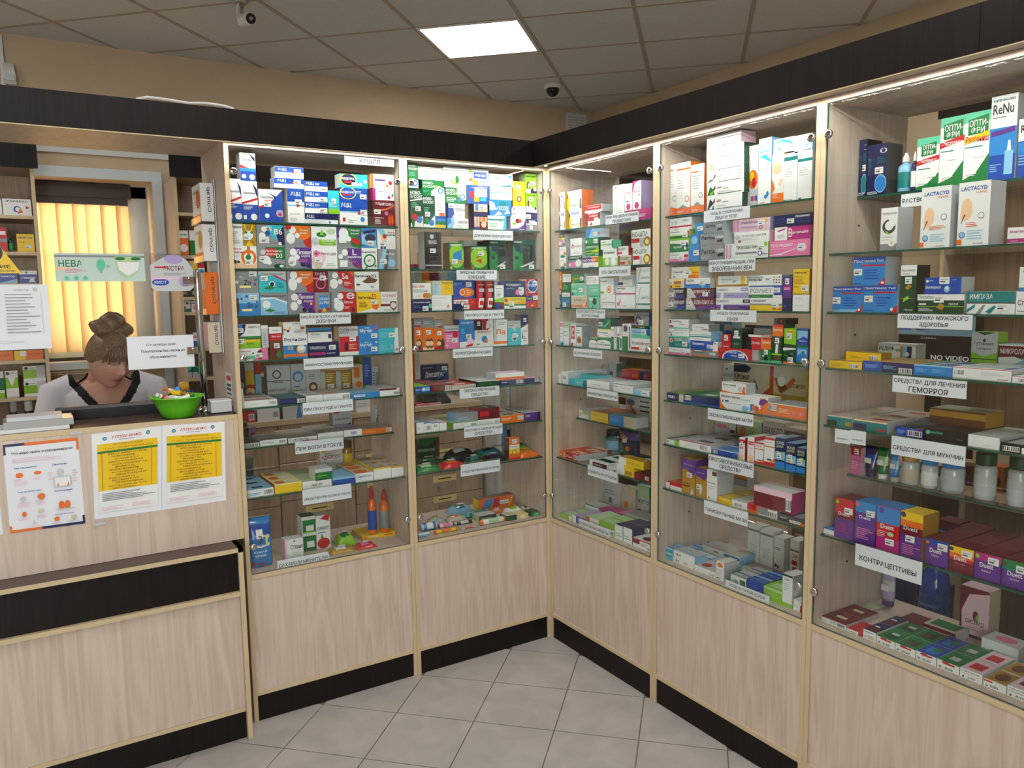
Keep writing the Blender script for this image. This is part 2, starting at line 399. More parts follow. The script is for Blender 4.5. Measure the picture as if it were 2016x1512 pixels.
for bay, (side, s0, s1) in BAYS.items():
    loc, rz = bay_frame(bay); W = (s1-s0)/2
    c = empty('display_cabinet', loc, rz)
    def part(name, m, *bxs, mi=0):
        b = MB()
        for q in bxs: b.box(*q, mi=mi)
        return b.build(name, m, c)
    g = .0006
    for sx in (-1, 1):
        xa, xb = sorted((sx*(W-g), sx*(W-BT)))
        part('side_panel', ['laminate', 'edge_band'], (xa, xb, 0, DEP, 0, ZTOP), mi=[1,0,0,0,0,0])
    I = W-BT-.0005
    part('deck_board', ['laminate', 'edge_band'], (-I, I, 0, DEP, ZL-BT, ZL), mi=[1,0,0,0,0,0])
    part('front_panel', 'laminate', (-I, I, .004, .02, ZP+.0005, ZL-BT-.0005))
    part('back_panel', 'laminate', (-I, I, DEP-.016, DEP, ZP+.0005, ZL-BT-.0005))
    part('bottom_board', ['laminate', 'edge_band'], (-I, I, 0, DEP, ZP-BT, ZP), mi=[1,0,0,0,0,0])
    part('plinth', 'wenge', (-I, I, .006, .022, 0, ZP-BT-.0005))
    part('top_board', 'laminate', (-I, I, 0, DEP, ZTOP-BT, ZTOP))
    part('glass_door', ['door_glass', 'glass_edge'], (-I+.003, I-.003, .001, .006, ZL+.003, ZTOP-BT-.004), mi=[0,0,1,1,1,1])
    for n, z in SHZ.items():
        sb = .028 + SETBACK.get((bay, n), 0)
        part('glass_shelf', ['shelf_glass', 'glass_edge'], (-I+.001, I-.001, sb, DEP-.01, z-.006, z), mi=[1,1,1,1,0,0])
    for sx in (-1, 1):
        for z in (1.988, 1.347, .665):
            b = MB(); x = sx*(I-.012)
            prof = [(0,-.006),(.010,-.006),(.0125,-.003),(.0125,.003),(.010,.006),(0,.006)]
            b.lathe([(max(r,.0003), q) for r, q in prof], 14)
            o = b.build('hinge', 'chrome', c, smooth=True); o.location = (x, -.006, z); o.rotation_euler = (math.pi/2, 0, 0)
    # small plugged drill holes of the shelf pins inside the sides
    if bay[0] == 'R' :
        for z in (1.93, 1.74, 1.42, 1.08, .72):
            b = MB(); b.box(-W+BT, -W+BT+.001, .16, .166, z, z+.006); b.build('pin_hole', 'black_plastic', c)
    tag(c, {'L1': 'tall light wood glass-fronted display cabinet next to the counter', 'L2': 'tall glass-fronted cabinet ending at the inner corner, facing the customer',
            'R1': 'narrow-looking glass-fronted cabinet just right of the inner corner', 'R2': 'glass-fronted cabinet in the middle of the right-hand run', 'R3': 'rightmost and nearest glass-fronted cabinet'}[bay],
        'cabinet', 'glass-fronted display cabinets')

# dark canopy boards with the LED strips underneath
FD, FZ0, FZ1 = .2043, 2.05, 2.149
def canopy(name, rz, loc, a, b_, joints, label):
    e = empty(name, loc, rz)
    xs = [a] + joints + [b_]
    for p, q in zip(xs, xs[1:]):
        m = MB(); m.box(p+.0004, q-.0004, -FD, -FD+.018, FZ0, FZ1); m.build('fascia_board', 'wenge', e)
    m = MB(); m.box(a, b_, -FD+.0185, DEP, ZTOP+.001, ZTOP+.017); m.build('canopy_board', 'laminate', e)
    m = MB(); m.box(a, b_, -FD+.001, -FD+.017, FZ0-.0035, FZ0-.0005); m.build('edge_strip', 'edge_band', e)
    return tag(e, label, 'canopy')
cl = canopy('canopy', 0, (0,0,0), -2.75, -FD-.0005, [-.79], 'dark wenge canopy board above the counter and left-hand cabinets')
cr_ = canopy('canopy', -math.pi/2, (0,0,0), FD-.018, 2.6, [1.9], 'dark wenge canopy board above the right-hand cabinets')
# close the inner corner of the canopy
m = MB(); m.box(-FD+.0005, DEP, -FD+.018, DEP, ZTOP+.018, ZTOP+.030); m.build('corner_board', 'laminate', cl)
def led_strip(rz, pts, label, off):
    e = empty('led_strip', (0,0,0), rz)
    m = MB(); m.box(pts[0]-.02, pts[-1]+.02, off-.006, off+.006, ZTOP-.002, ZTOP+.0005); m.build('strip_carrier', 'white_plastic', e)
    for s in pts:
        for k in (-1, 0, 1):
            m = MB(); x = s+k*.017
            m.box(x-.0055, x+.0055, off-.005, off+.005, ZTOP-.0045, ZTOP-.0021, mi=[1,1,1,1,1,0]); m.build('led', ['led', 'white_plastic'], e)
    return tag(e, label, 'led strip')
led_strip(0, [-1.30+.062*i for i in range(21)], 'strip of small bright diodes under the canopy left of the corner', -.055)
led_strip(-math.pi/2, [.08+.066*i for i in range(31)], 'strip of small bright diodes under the right-hand canopy', -.055)
# cables and twists of tape on top of the canopy
m = MB(); P = [ony(u, v, -.1) for u, v in ((268,195), (290,191), (330,196), (372,203), (405,203), (440,208), (460,214))]
m.tube([Vector((p.x, p.y, max(p.z, FZ1-.02))) for p in P], .004, 6); tag(m.build('cable', 'white_plastic'), 'loose white cable lying along the top of the dark canopy', 'cable')
for u, v, x, col, lab in ((1205, 222, -.15, 'lb', 'curl of blue tape sticking up from the canopy near the corner'), (1797, 40, -.15, 'sb', 'bit of blue tape on the right-hand canopy edge')):
    p = onx(u, v, x); m = MB(); m.box(-.012, .012, -.0015, .0015, 0, .05, col=col); m.box(-.012, .012, .0015, .03, 0, .0015, col=col)
    o = m.build('tape_curl', 'paint', None, (p.x, p.y, FZ1-.045), -.9); tag(o, lab, 'tape')

# counter: upper front with notices, projecting bag shelf and lower front
CT = 1.152
ctr = empty('sales_counter', (-1.3268, 0, 0))
def cpart(name, m, *bxs, mi=0):
    b = MB()
    for q in bxs: b.box(*q, mi=mi)
    return b.build(name, m, ctr)
Wc = -1.45
cpart('counter_top', ['laminate', 'edge_band', 'wenge_top'], (Wc, -.0005, -.0006, .195, CT-.018, CT), mi=[1,0,0,0,2,0])
cpart('upper_panel', 'laminate', (Wc, -.0165, 0, .016, .7015, CT-.0185))
cpart('side_edge', ['laminate', 'edge_band'], (-.016, -.0005, -.0004, .16, .702, CT-.0185), mi=[1,0,0,0,0,0])
cpart('bag_shelf', ['wenge_top', 'edge_band'], (Wc, -.029, -.10, .016, .685, .7005), mi=[1,0,0,1,0,0])
cpart('dark_band', 'wenge', (Wc, -.0455, -.086, -.07, .5455, .6845))
cpart('rail', 'edge_band', (Wc, -.0455, -.10, -.06, .53, .545))
cpart('lower_panel', 'laminate', (Wc, -.0455, -.082, -.066, .1155, .5295))
cpart('bottom_rail', 'edge_band', (Wc, -.0455, -.086, -.05, .1005, .115))
cpart('plinth', 'wenge', (Wc, -.0455, -.08, -.064, 0, .10))
cpart('end_panel', ['laminate', 'edge_band'], (-.045, -.029, -.10, .38, 0, .7005), mi=[1,0,0,0,0,0])
tag(ctr, 'light wood sales counter with a projecting dark-banded bag shelf', 'counter')
# ================================================================ goods: cartons with printed fronts, from a compact table
ORD = ['zeroth','first','second','third','fourth','fifth','sixth','seventh','eighth','ninth','tenth','eleventh','twelfth','thirteenth','fourteenth','fifteenth','sixteenth','seventeenth','eighteenth','nineteenth','twentieth',
       'twenty-first','twenty-second','twenty-third','twenty-fourth','twenty-fifth','twenty-sixth','twenty-seventh','twenty-eighth']
SHN = {1: 'top shelf', 2: 'second shelf', 3: 'third shelf', 4: 'fourth shelf', 5: 'fifth shelf', 6: 'sixth shelf', 7: 'lowest glass shelf', 8: 'bottom deck'}
BSHORT = {'L1': 'cabinet by counter', 'L2': 'cabinet left of corner', 'R1': 'cabinet right of corner', 'R2': 'middle right cabinet', 'R3': 'rightmost cabinet'}
def face_pt(W, H, mode, k):
    """maps face coordinates 0..1 to the local front or top face, k layers proud of it"""
    e = .0002 + .00014*k
    if mode == 'f': return lambda x, y: ((x-.5)*W, -e, y*H)
    return None
def draw(mb, ops, W, H, fn_for, k0=0):
    """printed shapes of one face; H is the face's height in metres, W its width"""
    k = k0
    def P(pts, col):
        q = clip([(min(max(x,-9),9), y) for x, y in pts], 0.0, 1.0, 0.0, 1.0)
        if len(q) > 2: mb.poly([fn(x, y) for x, y in q], col)
    rnd = random.Random(sum(map(ord, ops)))
    for op in ops.split(';'):
        op = op.strip()
        if not op: continue
        a = op.split(':'); t = a[0]; fn = fn_for(k); k += 1
        if t == 'b':      # horizontal band y0 y1
            y0, y1 = float(a[1]), float(a[2]); P([(0,y0),(1,y0),(1,y1),(0,y1)], a[3])
        elif t == 'r':
            x0, y0, x1, y1 = map(float, a[1:5]); P([(x0,y0),(x1,y0),(x1,y1),(x0,y1)], a[5])
        elif t == 'c':    # disc: x y r(of height)
            x, y, r = map(float, a[1:4]); q = H/W
            P([(x+r*q*math.cos(j*math.pi/7), y+r*math.sin(j*math.pi/7)) for j in range(14)], a[4])
        elif t == 'e':    # ellipse x y rx ry
            x, y, rx, ry = map(float, a[1:5]); P([(x+rx*math.cos(j*math.pi/8), y+ry*math.sin(j*math.pi/8)) for j in range(16)], a[5])
        elif t == 'g':
            n = list(map(float, a[1].split(','))); P([(n[i], n[i+1]) for i in range(0, len(n), 2)], a[2])
        elif t == 't':    # text x0 x1 y h colour string
            x0, x1, y, hh = map(float, a[1:5]); put_text(mb, a[6], fn, a[5], x0, x1, y, y+hh)
        elif t == 'l':    # n lines of fine print in x0 x1 y0 y1
            x0, x1, y0, y1 = map(float, a[1:5]); n = int(a[5])
            for i in range(n):
                yy = y0+(y1-y0)*(i+.25)/n; hh = (y1-y0)/n*.38; xe = x0+(x1-x0)*rnd.uniform(.55, 1)
                mb.poly([fn(x0,yy), fn(xe,yy), fn(xe,yy+hh), fn(x0,yy+hh)], a[6])
        elif t == 'B':    # barcode x0 x1 y0 y1
            x0, x1, y0, y1 = map(float, a[1:5]); n = 8
            mb.poly([fn(x0,y0), fn(x1,y0), fn(x1,y1), fn(x0,y1)], 'w'); fn = fn_for(k); k += 1
            for i in range(n):
                xa = x0+(x1-x0)*(i+.15)/n; xb = xa+(x1-x0)/n*rnd.uniform(.25, .7); mb.poly([fn(xa,y0+(y1-y0)*.12), fn(xb,y0+(y1-y0)*.12), fn(xb,y1-(y1-y0)*.1), fn(xa,y1-(y1-y0)*.1)], 'k')
    return k
def lookwords(body, ops):
    cols = []
    for op in ops.split(';'):
        a = op.strip().split(':')
        if a[0] in ('b','r','c','e','g','t') :
            cc = a[{'b':3,'r':5,'c':4,'e':5,'g':2,'t':5}[a[0]]]
            if cc in PAL and cc != body and cc not in cols: cols.append(cc)
    base = PAL[body][1]
    return (base + ' ' + '{}', [PAL[c][1] for c in cols[:2]])
PRODUCTS = []
_seen = {}
def carton(o_loc, rz, W, H, Dp, body, ops='', side=None, top=None, tops='', price=None, name='medicine_carton', tilt=0.0):
    """one box: body mesh as the thing, printed artwork and price sticker as its parts"""
    b = MB(); s = side or body; t = top or body
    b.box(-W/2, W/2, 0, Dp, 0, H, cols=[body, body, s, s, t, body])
    o = b.build(name, 'print', None, o_loc, rz)
    p = MB()
    if ops: draw(p, ops, W, H, lambda k: (lambda x, y: ((x-.5)*W, -.0002-.00012*k, y*H)))
    if tops: draw(p, tops, W, Dp, lambda k: (lambda x, y: ((x-.5)*W, y*Dp, H+.0002+.00012*k)))
    if p.f: p.build('printed_artwork', 'print', o)
    if price:
        px, py = price[:2]; fc = price[2] if len(price) > 2 else 'f'
        sw, sh = min(.026, W*.42), min(.018, (H if fc == 'f' else Dp)*.4)
        q = MB()
        if fc == 'f': F = lambda x, y, e: ((px-.5)*W + x*sw, -.0016-e, py*H + y*sh)
        else: F = lambda x, y, e: ((px-.5)*W + x*sw, py*Dp + y*sh, H+.0016+e)
        def rect(x0, x1, y0, y1, c, e): q.poly([F(x0,y0,e), F(x1,y0,e), F(x1,y1,e), F(x0,y1,e)], c)
        rect(-.5, .5, -.5, .5, 'w', 0); rect(-.4, .35, .12, .22, 'g', .0002); rect(-.4, .1, -.25, -.05, 'dk', .0002)
        q.build('price_sticker', 'print', o)
    return o
def parse_kv(tok):
    kv = {}
    for t in tok:
        if '=' in t: k_, v_ = t.split('=', 1); kv[k_] = v_
    return kv
ROWS = {}
def goods(text):
    """@ bay shelf cropx cropy scale [D= d=]  then lines:  [+]x0 x1 ytop [opts] | body[,side[,top]] | art   ('+': stacked on the one before)"""
    hdr = None; stack = None
    for ln in text.strip().split('\n'):
        ln = ln.split('#')[0].rstrip()
        if not ln.strip(): continue
        if ln.startswith('@'):
            t = ln[1:].split(); kv = parse_kv(t)
            hdr = dict(bay=t[0], sh=int(t[1]), cx=float(t[2]), cy=float(t[3]), sc=float(t[4]), D=float(kv.get('D', .04)), d=float(kv.get('d', .055)))
            hdr['z'] = SHZ.get(hdr['sh'], ZL); hdr['row'] = ROWS.setdefault((hdr['bay'], hdr['sh'], hdr['D']), []); continue
        f = ln.split('|'); head = f[0].split(); up = head[0].startswith('+')
        if up: head[0] = head[0][1:] or head.pop(0) and head[0]
        kv = parse_kv(head)
        x0, x1, yt = (float(v) for v in head[:3])
        bay = hdr['bay']; side = BAYS[bay][0]; D = float(kv.get('D', hdr['D']))
        P = lambda x, y: (ony if side == 'L' else onx)(hdr['cx']+x/hdr['sc'], hdr['cy']+y/hdr['sc'], D)
        pa, pb = P(x0, yt), P(x1, yt)
        sa, sb = (pa.x, pb.x) if side == 'L' else (-pa.y, -pb.y)
        zt = P((x0+x1)/2, yt).z
        cols = [c.strip() for c in f[1].split(',')] if len(f) > 1 else ['w']
        e = dict(h=hdr, sa=sa, sb=sb, zt=zt, D=D, d=float(kv.get('d', hdr['d'])), cols=cols, ops=f[2].strip() if len(f) > 2 else '', tops=f[3].strip() if len(f) > 3 else '',
                 up=up, n=int(kv.get('n', 1)), kind=kv.get('k', 'box'), price=kv.get('p'), rot=float(kv.get('a', 0)), z0=None, col=None)
        if up: e['below'] = hdr['row'][int(kv['on'])] if 'on' in kv else stack
        stack = e
        PRODUCTS.append(e)
        hdr['row'].append(e)
def settle():
    """keep neighbours apart, put every thing on its shelf or stack"""
    for (bay, sh, D), row in ROWS.items():
        side, s0, s1 = BAYS[bay]; lo, hi = s0+BT+.003, s1-BT-.003
        base = sorted([e for e in row if not e['up']], key=lambda e: e['sa']+e['sb'])
        for e in base: e['sa'], e['sb'] = max(e['sa'], lo), min(e['sb'], hi)
        for a, b in zip(base, base[1:]):
            if a['sb'] > b['sa']-.0008:
                m = (a['sb']+b['sa'])/2; a['sb'], b['sa'] = m-.0004, m+.0004
        for i, e in enumerate(base): e['col'] = i+1; e['tier'] = 1
        for e in row:
            if e['up']: e['col'] = e['below']['col']; e['tier'] = e['below']['tier']+1; e['sa'], e['sb'] = max(e['sa'], lo), min(e['sb'], hi)
        tiers = {}
        for e in row: tiers.setdefault(e['tier'], []).append(e)
        for t, es in tiers.items():
            if t == 1: continue
            es.sort(key=lambda e: e['sa']+e['sb'])
            for a, b in zip(es, es[1:]):
                if a['sb'] > b['sa']-.0008:
                    m = (a['sb']+b['sa'])/2; a['sb'], b['sa'] = m-.0004, m+.0004
        top = (SHZ[sh-1]-.0085 if sh > 1 else ZTOP-BT-.004)
        for e in row:
            if e['zt'] > top:          # squeeze the whole column a little so that it fits under the shelf above
                z00 = SHZ.get(sh, ZL); k = (top-z00)/(e['zt']-z00); c0 = e['col']
                for x in row:
                    if x['col'] == c0: x['zt'] = z00+(x['zt']-z00)*k
        for e in row:
            z = (SHZ.get(sh, ZL) + .0003) if not e['up'] else e['below']['ztop'] + .0003
            e['zb'] = z; e['ztop'] = max(z+.006, e['zt'])
        for e in row: e['ncol'] = len(base)
KIND = {('L1',1): 'cough_remedy_carton', ('L1',2): 'supplement_carton', ('L1',3): 'supplement_carton', ('L1',4): 'immunity_carton', ('L1',5): 'cold_remedy_carton', ('L1',6): 'lozenge_carton', ('L1',7): 'lozenge_carton', ('L1',8): 'sweetener_carton',
 ('L2',1): 'sleep_aid_carton', ('L2',2): 'nicotine_carton', ('L2',3): 'cold_remedy_carton', ('L2',4): 'fever_remedy_carton', ('L2',5): 'painkiller_carton', ('L2',6): 'allergy_carton', ('L2',7): 'lozenge_carton', ('L2',8): 'sweets_carton',
 ('R1',1): 'probiotic_carton', ('R1',2): 'stomach_remedy_carton', ('R1',3): 'liver_remedy_carton', ('R1',4): 'stomach_remedy_carton', ('R1',5): 'enzyme_carton', ('R1',6): 'sorbent_carton', ('R1',7): 'sorbent_carton', ('R1',8): 'laxative_carton',
 ('R2',1): 'skin_care_carton', ('R2',2): 'ointment_carton', ('R2',3): 'ointment_carton', ('R2',4): 'ointment_carton', ('R2',5): 'ointment_carton', ('R2',6): 'antifungal_carton', ('R2',7): 'ointment_carton', ('R2',8): 'skin_care_carton',
 ('R3',1): 'lens_solution_carton', ('R3',2): 'hygiene_carton', ('R3',3): 'mens_health_carton', ('R3',4): 'suppository_carton', ('R3',5): 'mens_health_carton', ('R3',6): 'hygiene_carton', ('R3',7): 'contraceptive_carton', ('R3',8): 'hygiene_carton'}
def place_all():
    for e in PRODUCTS:
        h = e['h']; bay = h['bay']; side = BAYS[bay][0]; W = e['sb']-e['sa']; H = e['ztop']-e['zb']; s = (e['sa']+e['sb'])/2
        if W < .004: continue
        for r in range(e['n']):
            D = e['D'] + r*(e['d']+.001)
            if D + e['d'] > DEP-.012: break
            loc = (s, D, e['zb']) if side == 'L' else (D, -s, e['zb'])
            rz = (0 if side == 'L' else -math.pi/2) + math.radians(e['rot'])
            pr = None
            if e['price']:
                q = e['price'].split(',') + ['.5']; pr = (float(q[0]), float(q[1]))
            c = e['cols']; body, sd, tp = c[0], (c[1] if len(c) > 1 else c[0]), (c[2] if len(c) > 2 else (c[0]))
            mk = SHAPES.get(e['kind'], None)
            if mk: o, form = mk(loc, rz, W, H, e['d'], body, sd, tp, e)
            else:
                o = carton(loc, rz, W, H, e['d'], body, e['ops'], sd, tp, e['tops'], pr, KIND[(bay, h['sh'])])
                form = 'flat carton' if H < W*.35 and H < .03 else ('tall carton' if H > W*1.6 else 'carton')
            base, extra = lookwords(body, e['ops'])
            lab = base.format(form) + (' with ' + ' and '.join(extra) + ' print' if extra and form.endswith('carton') else '')
            back = ' back row' if e['D'] > .115 else ''
            tier = '' if e['tier'] == 1 and not any(x.get('below') is e for x in h['row']) else (' stack bottom' if e['tier'] == 1 else ' ' + ORD[e['tier']] + ' up')
            rr = '' if r == 0 else f', {ORD[r+1]} behind'
            lab = f"{lab}, {ORD[e['col']]} from left{tier}{rr}, {SHN[h['sh']]}{back}, {BSHORT[bay]}"
            n = _seen.get(lab, 0); _seen[lab] = n+1
            if n: lab = lab.replace(' from left', ' from left again')
            words = lab.split()
            if len(words) > 16: lab = lab.replace(' from left', '').replace(' with ', ' ').replace(' print', '')
            if len(lab.split()) > 16: lab = lab.replace(' and ', ' ')
            while len(lab.split()) > 16 and ' carton' in lab and len(lab.split(' carton', 1)[1].split(',')[0].split()) > 0:
                a_, b_ = lab.split(' carton', 1); c_ = b_.split(','); c_[0] = ' '.join(c_[0].split()[:-1]); lab = a_ + ' carton' + (' ' + c_[0] if c_[0] else '') + ',' + ','.join(c_[1:])
            tag(o, lab, form.split()[-1] if form.split()[-1] != 'carton' else 'carton', f"goods on the {SHN[h['sh']]} of the {BAYNAME[bay]}")
SHAPES = {}
def shape(n):
    def deco(f): SHAPES[n] = f; return f
    return deco
@shape('bottle')
def _bottle(loc, rz, W, H, d, body, sd, tp, e):
    """round bottle with shoulder; cap is its part"""
    R = W/2; b = MB(); hb = H*.72
    b.lathe([(R*.9,0),(R,.003),(R,hb*.86),(R*.8,hb*.96),(R*.42,hb),(R*.42,hb+.004)], 18, (0,R,0), col=body)
    o = b.build('bottle', 'foil', None, loc, rz, smooth=True)
    c = MB(); c.lathe([(R*.48,hb+.0045),(R*.5,hb+.006),(R*.46,hb+(H-hb)*.55),(R*.22,H*.97),(R*.2,H)], 16, (0,R,0), col=tp); c.build('cap', 'paint', o, smooth=True)
    l = MB(); seg = 14
    rows = [[(R*1.01*math.cos(a), R+R*1.01*math.sin(a), z) for a in [math.pi+math.pi*k/seg for k in range(seg+1)]] for z in (hb*.14, hb*.7)]
    l.grid(rows, sd, close=False, caps=False); l.build('label', 'print', o, smooth=True)
    return o, 'bottle'
@shape('jar')
def _jar(loc, rz, W, H, d, body, sd, tp, e):
    R = W/2; b = MB(); hb = H*.74
    b.lathe([(R*.92,0),(R,.004),(R,hb*.9),(R*.86,hb)], 20, (0,R,0), col=body); o = b.build('jar', 'foil', None, loc, rz, smooth=True)
    c = MB(); c.lathe([(R*.9,hb+.0004),(R*.92,hb+.003),(R*.92,H-.003),(R*.85,H)], 20, (0,R,0), col=tp); c.build('lid', 'paint', o, smooth=True)
    l = MB(); seg = 14
    rows = [[(R*1.01*math.cos(a), R+R*1.01*math.sin(a), z) for a in [math.pi+math.pi*k/seg for k in range(seg+1)]] for z in (hb*.15, hb*.72)]
    l.grid(rows, sd, close=False, caps=False); l.build('label', 'print', o, smooth=True)
    return o, 'jar'
@shape('tube')
def _tube(loc, rz, W, H, d, body, sd, tp, e):
    """cosmetic tube standing on its cap: flat crimp on top"""
    R = W/2; b = MB(); hc = H*.16; rows = []
    for i in range(7):
        t = i/6; z = hc+.001+(H-hc-.001)*t; ry = R*.8*(1-t)+.0015
        rows.append([(R*(.9+.1*t)*math.cos(2*math.pi*k/18), R+ry*math.sin(2*math.pi*k/18), z) for k in range(18)])
    b.grid(rows, [body]*2+[sd]*2+[body]*2); o = b.build('squeeze_tube', 'foil', None, loc, rz, smooth=True)
    c = MB(); c.lathe([(R*.72,0),(R*.74,.002),(R*.76,hc)], 16, (0,R,0), col=tp); c.build('cap', 'paint', o, smooth=True)
    if e['price']:
        l = MB(); l.box(-R*.55, R*.55, R*.08, R*.1, hc+(H-hc)*.35, hc+(H-hc)*.55, col='w'); l.build('price_sticker', 'print', o)
    return o, 'tube'
@shape('roll')
def _roll(loc, rz, W, H, d, body, sd, tp, e):
    """wrapped bar or tablet roll lying across, twisted ends"""
    b = MB(); rows = []; n = 12; R = H/2
    prof = [(-.5,.55),(-.46,1.0),(-.40,.9),(-.38,1.0),(.38,1.0),(.40,.9),(.46,1.0),(.5,.55)]
    for x, r in prof: rows.append([(x*W, R+R*r*math.sin(2*math.pi*k/n), R+R*r*math.cos(2*math.pi*k/n)) for k in range(n)])
    b.grid(rows, [sd, sd, body, body, body, sd, sd]); o = b.build('wrapped_roll', 'foil', None, loc, rz, smooth=True)
    l = MB(); rows = [[(x*W, R+R*1.015*math.sin(a), R+R*1.015*math.cos(a)) for a in [-2.0+1.9*k/6 for k in range(7)]] for x in (-.2, .2)]
    l.grid(rows, tp, close=False, caps=False); l.build('wrapper_band', 'print', o)
    return o, 'wrapped roll'
@shape('pouch')
def _pouch(loc, rz, W, H, d, body, sd, tp, e):
    """soft foil pouch standing or lying: pillow shape with crimped top"""
    b = MB(); rows = []; n = 16; rnd = random.Random(int(W*1e5))
    for i in range(9):
        t = i/8; z = H*t; bulge = math.sin(math.pi*min(1, .12+t*.88))**.6*(1-.25*t); ry = max(.0016, d/2*bulge*(1 if t < .96 else .15))
        rows.append([(W/2*(1-.05*math.sin(math.pi*t))*math.copysign(abs(math.cos(2*math.pi*k/n))**.6, math.cos(2*math.pi*k/n)), d/2+ry*math.sin(2*math.pi*k/n)+rnd.uniform(-1,1)*.0012, z) for k in range(n)])
    b.grid(rows, [body]*5+[sd]*2+[body]); o = b.build('pouch', 'foil', None, loc, rz, smooth=True)
    if e['ops']:
        p = MB(); draw(p, e['ops'], W*.86, H, lambda k: (lambda x, y: ((x-.5)*W*.86, d/2-d/2*math.sin(math.pi*min(1,.12+y*.88))**.6*(1-.25*y)*(1-.62*abs(2*x-1)**2.6)-.0035-.0003*k, y*H))); p.build('printed_artwork', 'print', o)
    return o, 'pouch'
@shape('bag')
def _bag(loc, rz, W, H, d, body, sd, tp, e):
    """flat plastic bag or sachet pack lying on the shelf, softly bulged"""
    b = MB(); nx, ny = 8, 6; rnd = random.Random(int(W*1e5)+7)
    def zt(i, j):
        u, v = i/nx, j/ny; k = (math.sin(math.pi*u)**.35)*(math.sin(math.pi*v)**.35) if 0 < u < 1 and 0 < v < 1 else 0
        return .0015+(H-.0015)*k*(.8+.2*rnd.random())
    Z = [[zt(i, j) for i in range(nx+1)] for j in range(ny+1)]; n0 = len(b.v)
    for j in range(ny+1):
        for i in range(nx+1): b.v.append(((i/nx-.5)*W, j/ny*d, Z[j][i]))
    for j in range(ny):
        for i in range(nx):
            a = n0+j*(nx+1)+i; b.f.append((a, a+1, a+nx+2, a+nx+1)); b.mi.append(0); b.c.append(sd if 2 <= i <= 4 and 1 <= j <= 3 else body)
    rim = [n0+i for i in range(nx+1)] + [n0+j*(nx+1)+nx for j in range(1, ny+1)] + [n0+ny*(nx+1)+i for i in range(nx-1, -1, -1)] + [n0+j*(nx+1) for j in range(ny-1, 0, -1)]
    lo = len(b.v); b.v += [(b.v[q][0], b.v[q][1], 0) for q in rim]; L = len(rim)
    for k in range(L):
        q = (k+1) % L; b.f.append((rim[q], rim[k], lo+k, lo+q)); b.c.append(body); b.mi.append(0)
    b.f.append(tuple(lo+k for k in reversed(range(L)))); b.c.append(body); b.mi.append(0)
    o = b.build('sachet_bag', 'foil', None, loc, rz, smooth=True)
    s = MB(); s.box(-W*.12, W*.16, d*.38, d*.6, H+.0004, H+.0012, col=tp); s.build('price_sticker', 'print', o)
    return o, 'bag'
# section signs: paper strips in clear holders hanging from the shelf fronts
def sign(bay, sh, crop, x0, x1, y0, y1, lines, what, D=None, tilt=0.0):
    side = BAYS[bay][0]; cx, cy, sc = crop; dd = D if D is not None else (.020 + SETBACK.get((bay, sh), 0))
    P = lambda x, y: (ony if side == 'L' else onx)(cx+x/sc, cy+y/sc, dd)
    a, b = P(x0, y0), P(x1, y1); am, bm = P((x0+x1)/2, y0), P((x0+x1)/2, y1)
    sa, sb = (a.x, b.x) if side == 'L' else (-a.y, -b.y)
    W = sb-sa; H = am.z-bm.z; s = (sa+sb)/2
    loc = Vector((s, dd, am.z)) if side == 'L' else Vector((dd, -s, am.z))
    m = MB(); m.box(-W/2, W/2, 0, .0012, -H, 0)
    o = m.build('section_sign', 'paper', None, loc, 0 if side == 'L' else -math.pi/2)
    o.rotation_euler.x = 0; t = MB(); n = len(lines)
    for i, ln in enumerate(lines):
        wl = min(.96, .05*len(ln)+.16) if n > 1 else min(.95, .055*len(ln)+.14)
        hh = H*(.5 if n == 1 else .34); yb = -H*.5-hh/2 if n == 1 else (-H*.11-hh if i == 0 else -H*.57-hh)
        put_text(t, ln, lambda x, y: (x, -.0004, y), None, -W/2*wl, W/2*wl, yb, yb+hh, keep=True)
    t.build('lettering', 'ink', o)
    c = MB(); c.box(-W/2-.003, W/2+.003, .0014, .0022, -H-.002, .004); c.box(-W/2-.003, W/2+.003, .0014, .0075, .004, .0048); c.build('clear_holder', 'shelf_glass', o)
    return tag(o, f'white paper strip sign for {what}', 'sign', 'section signs on the shelf fronts')
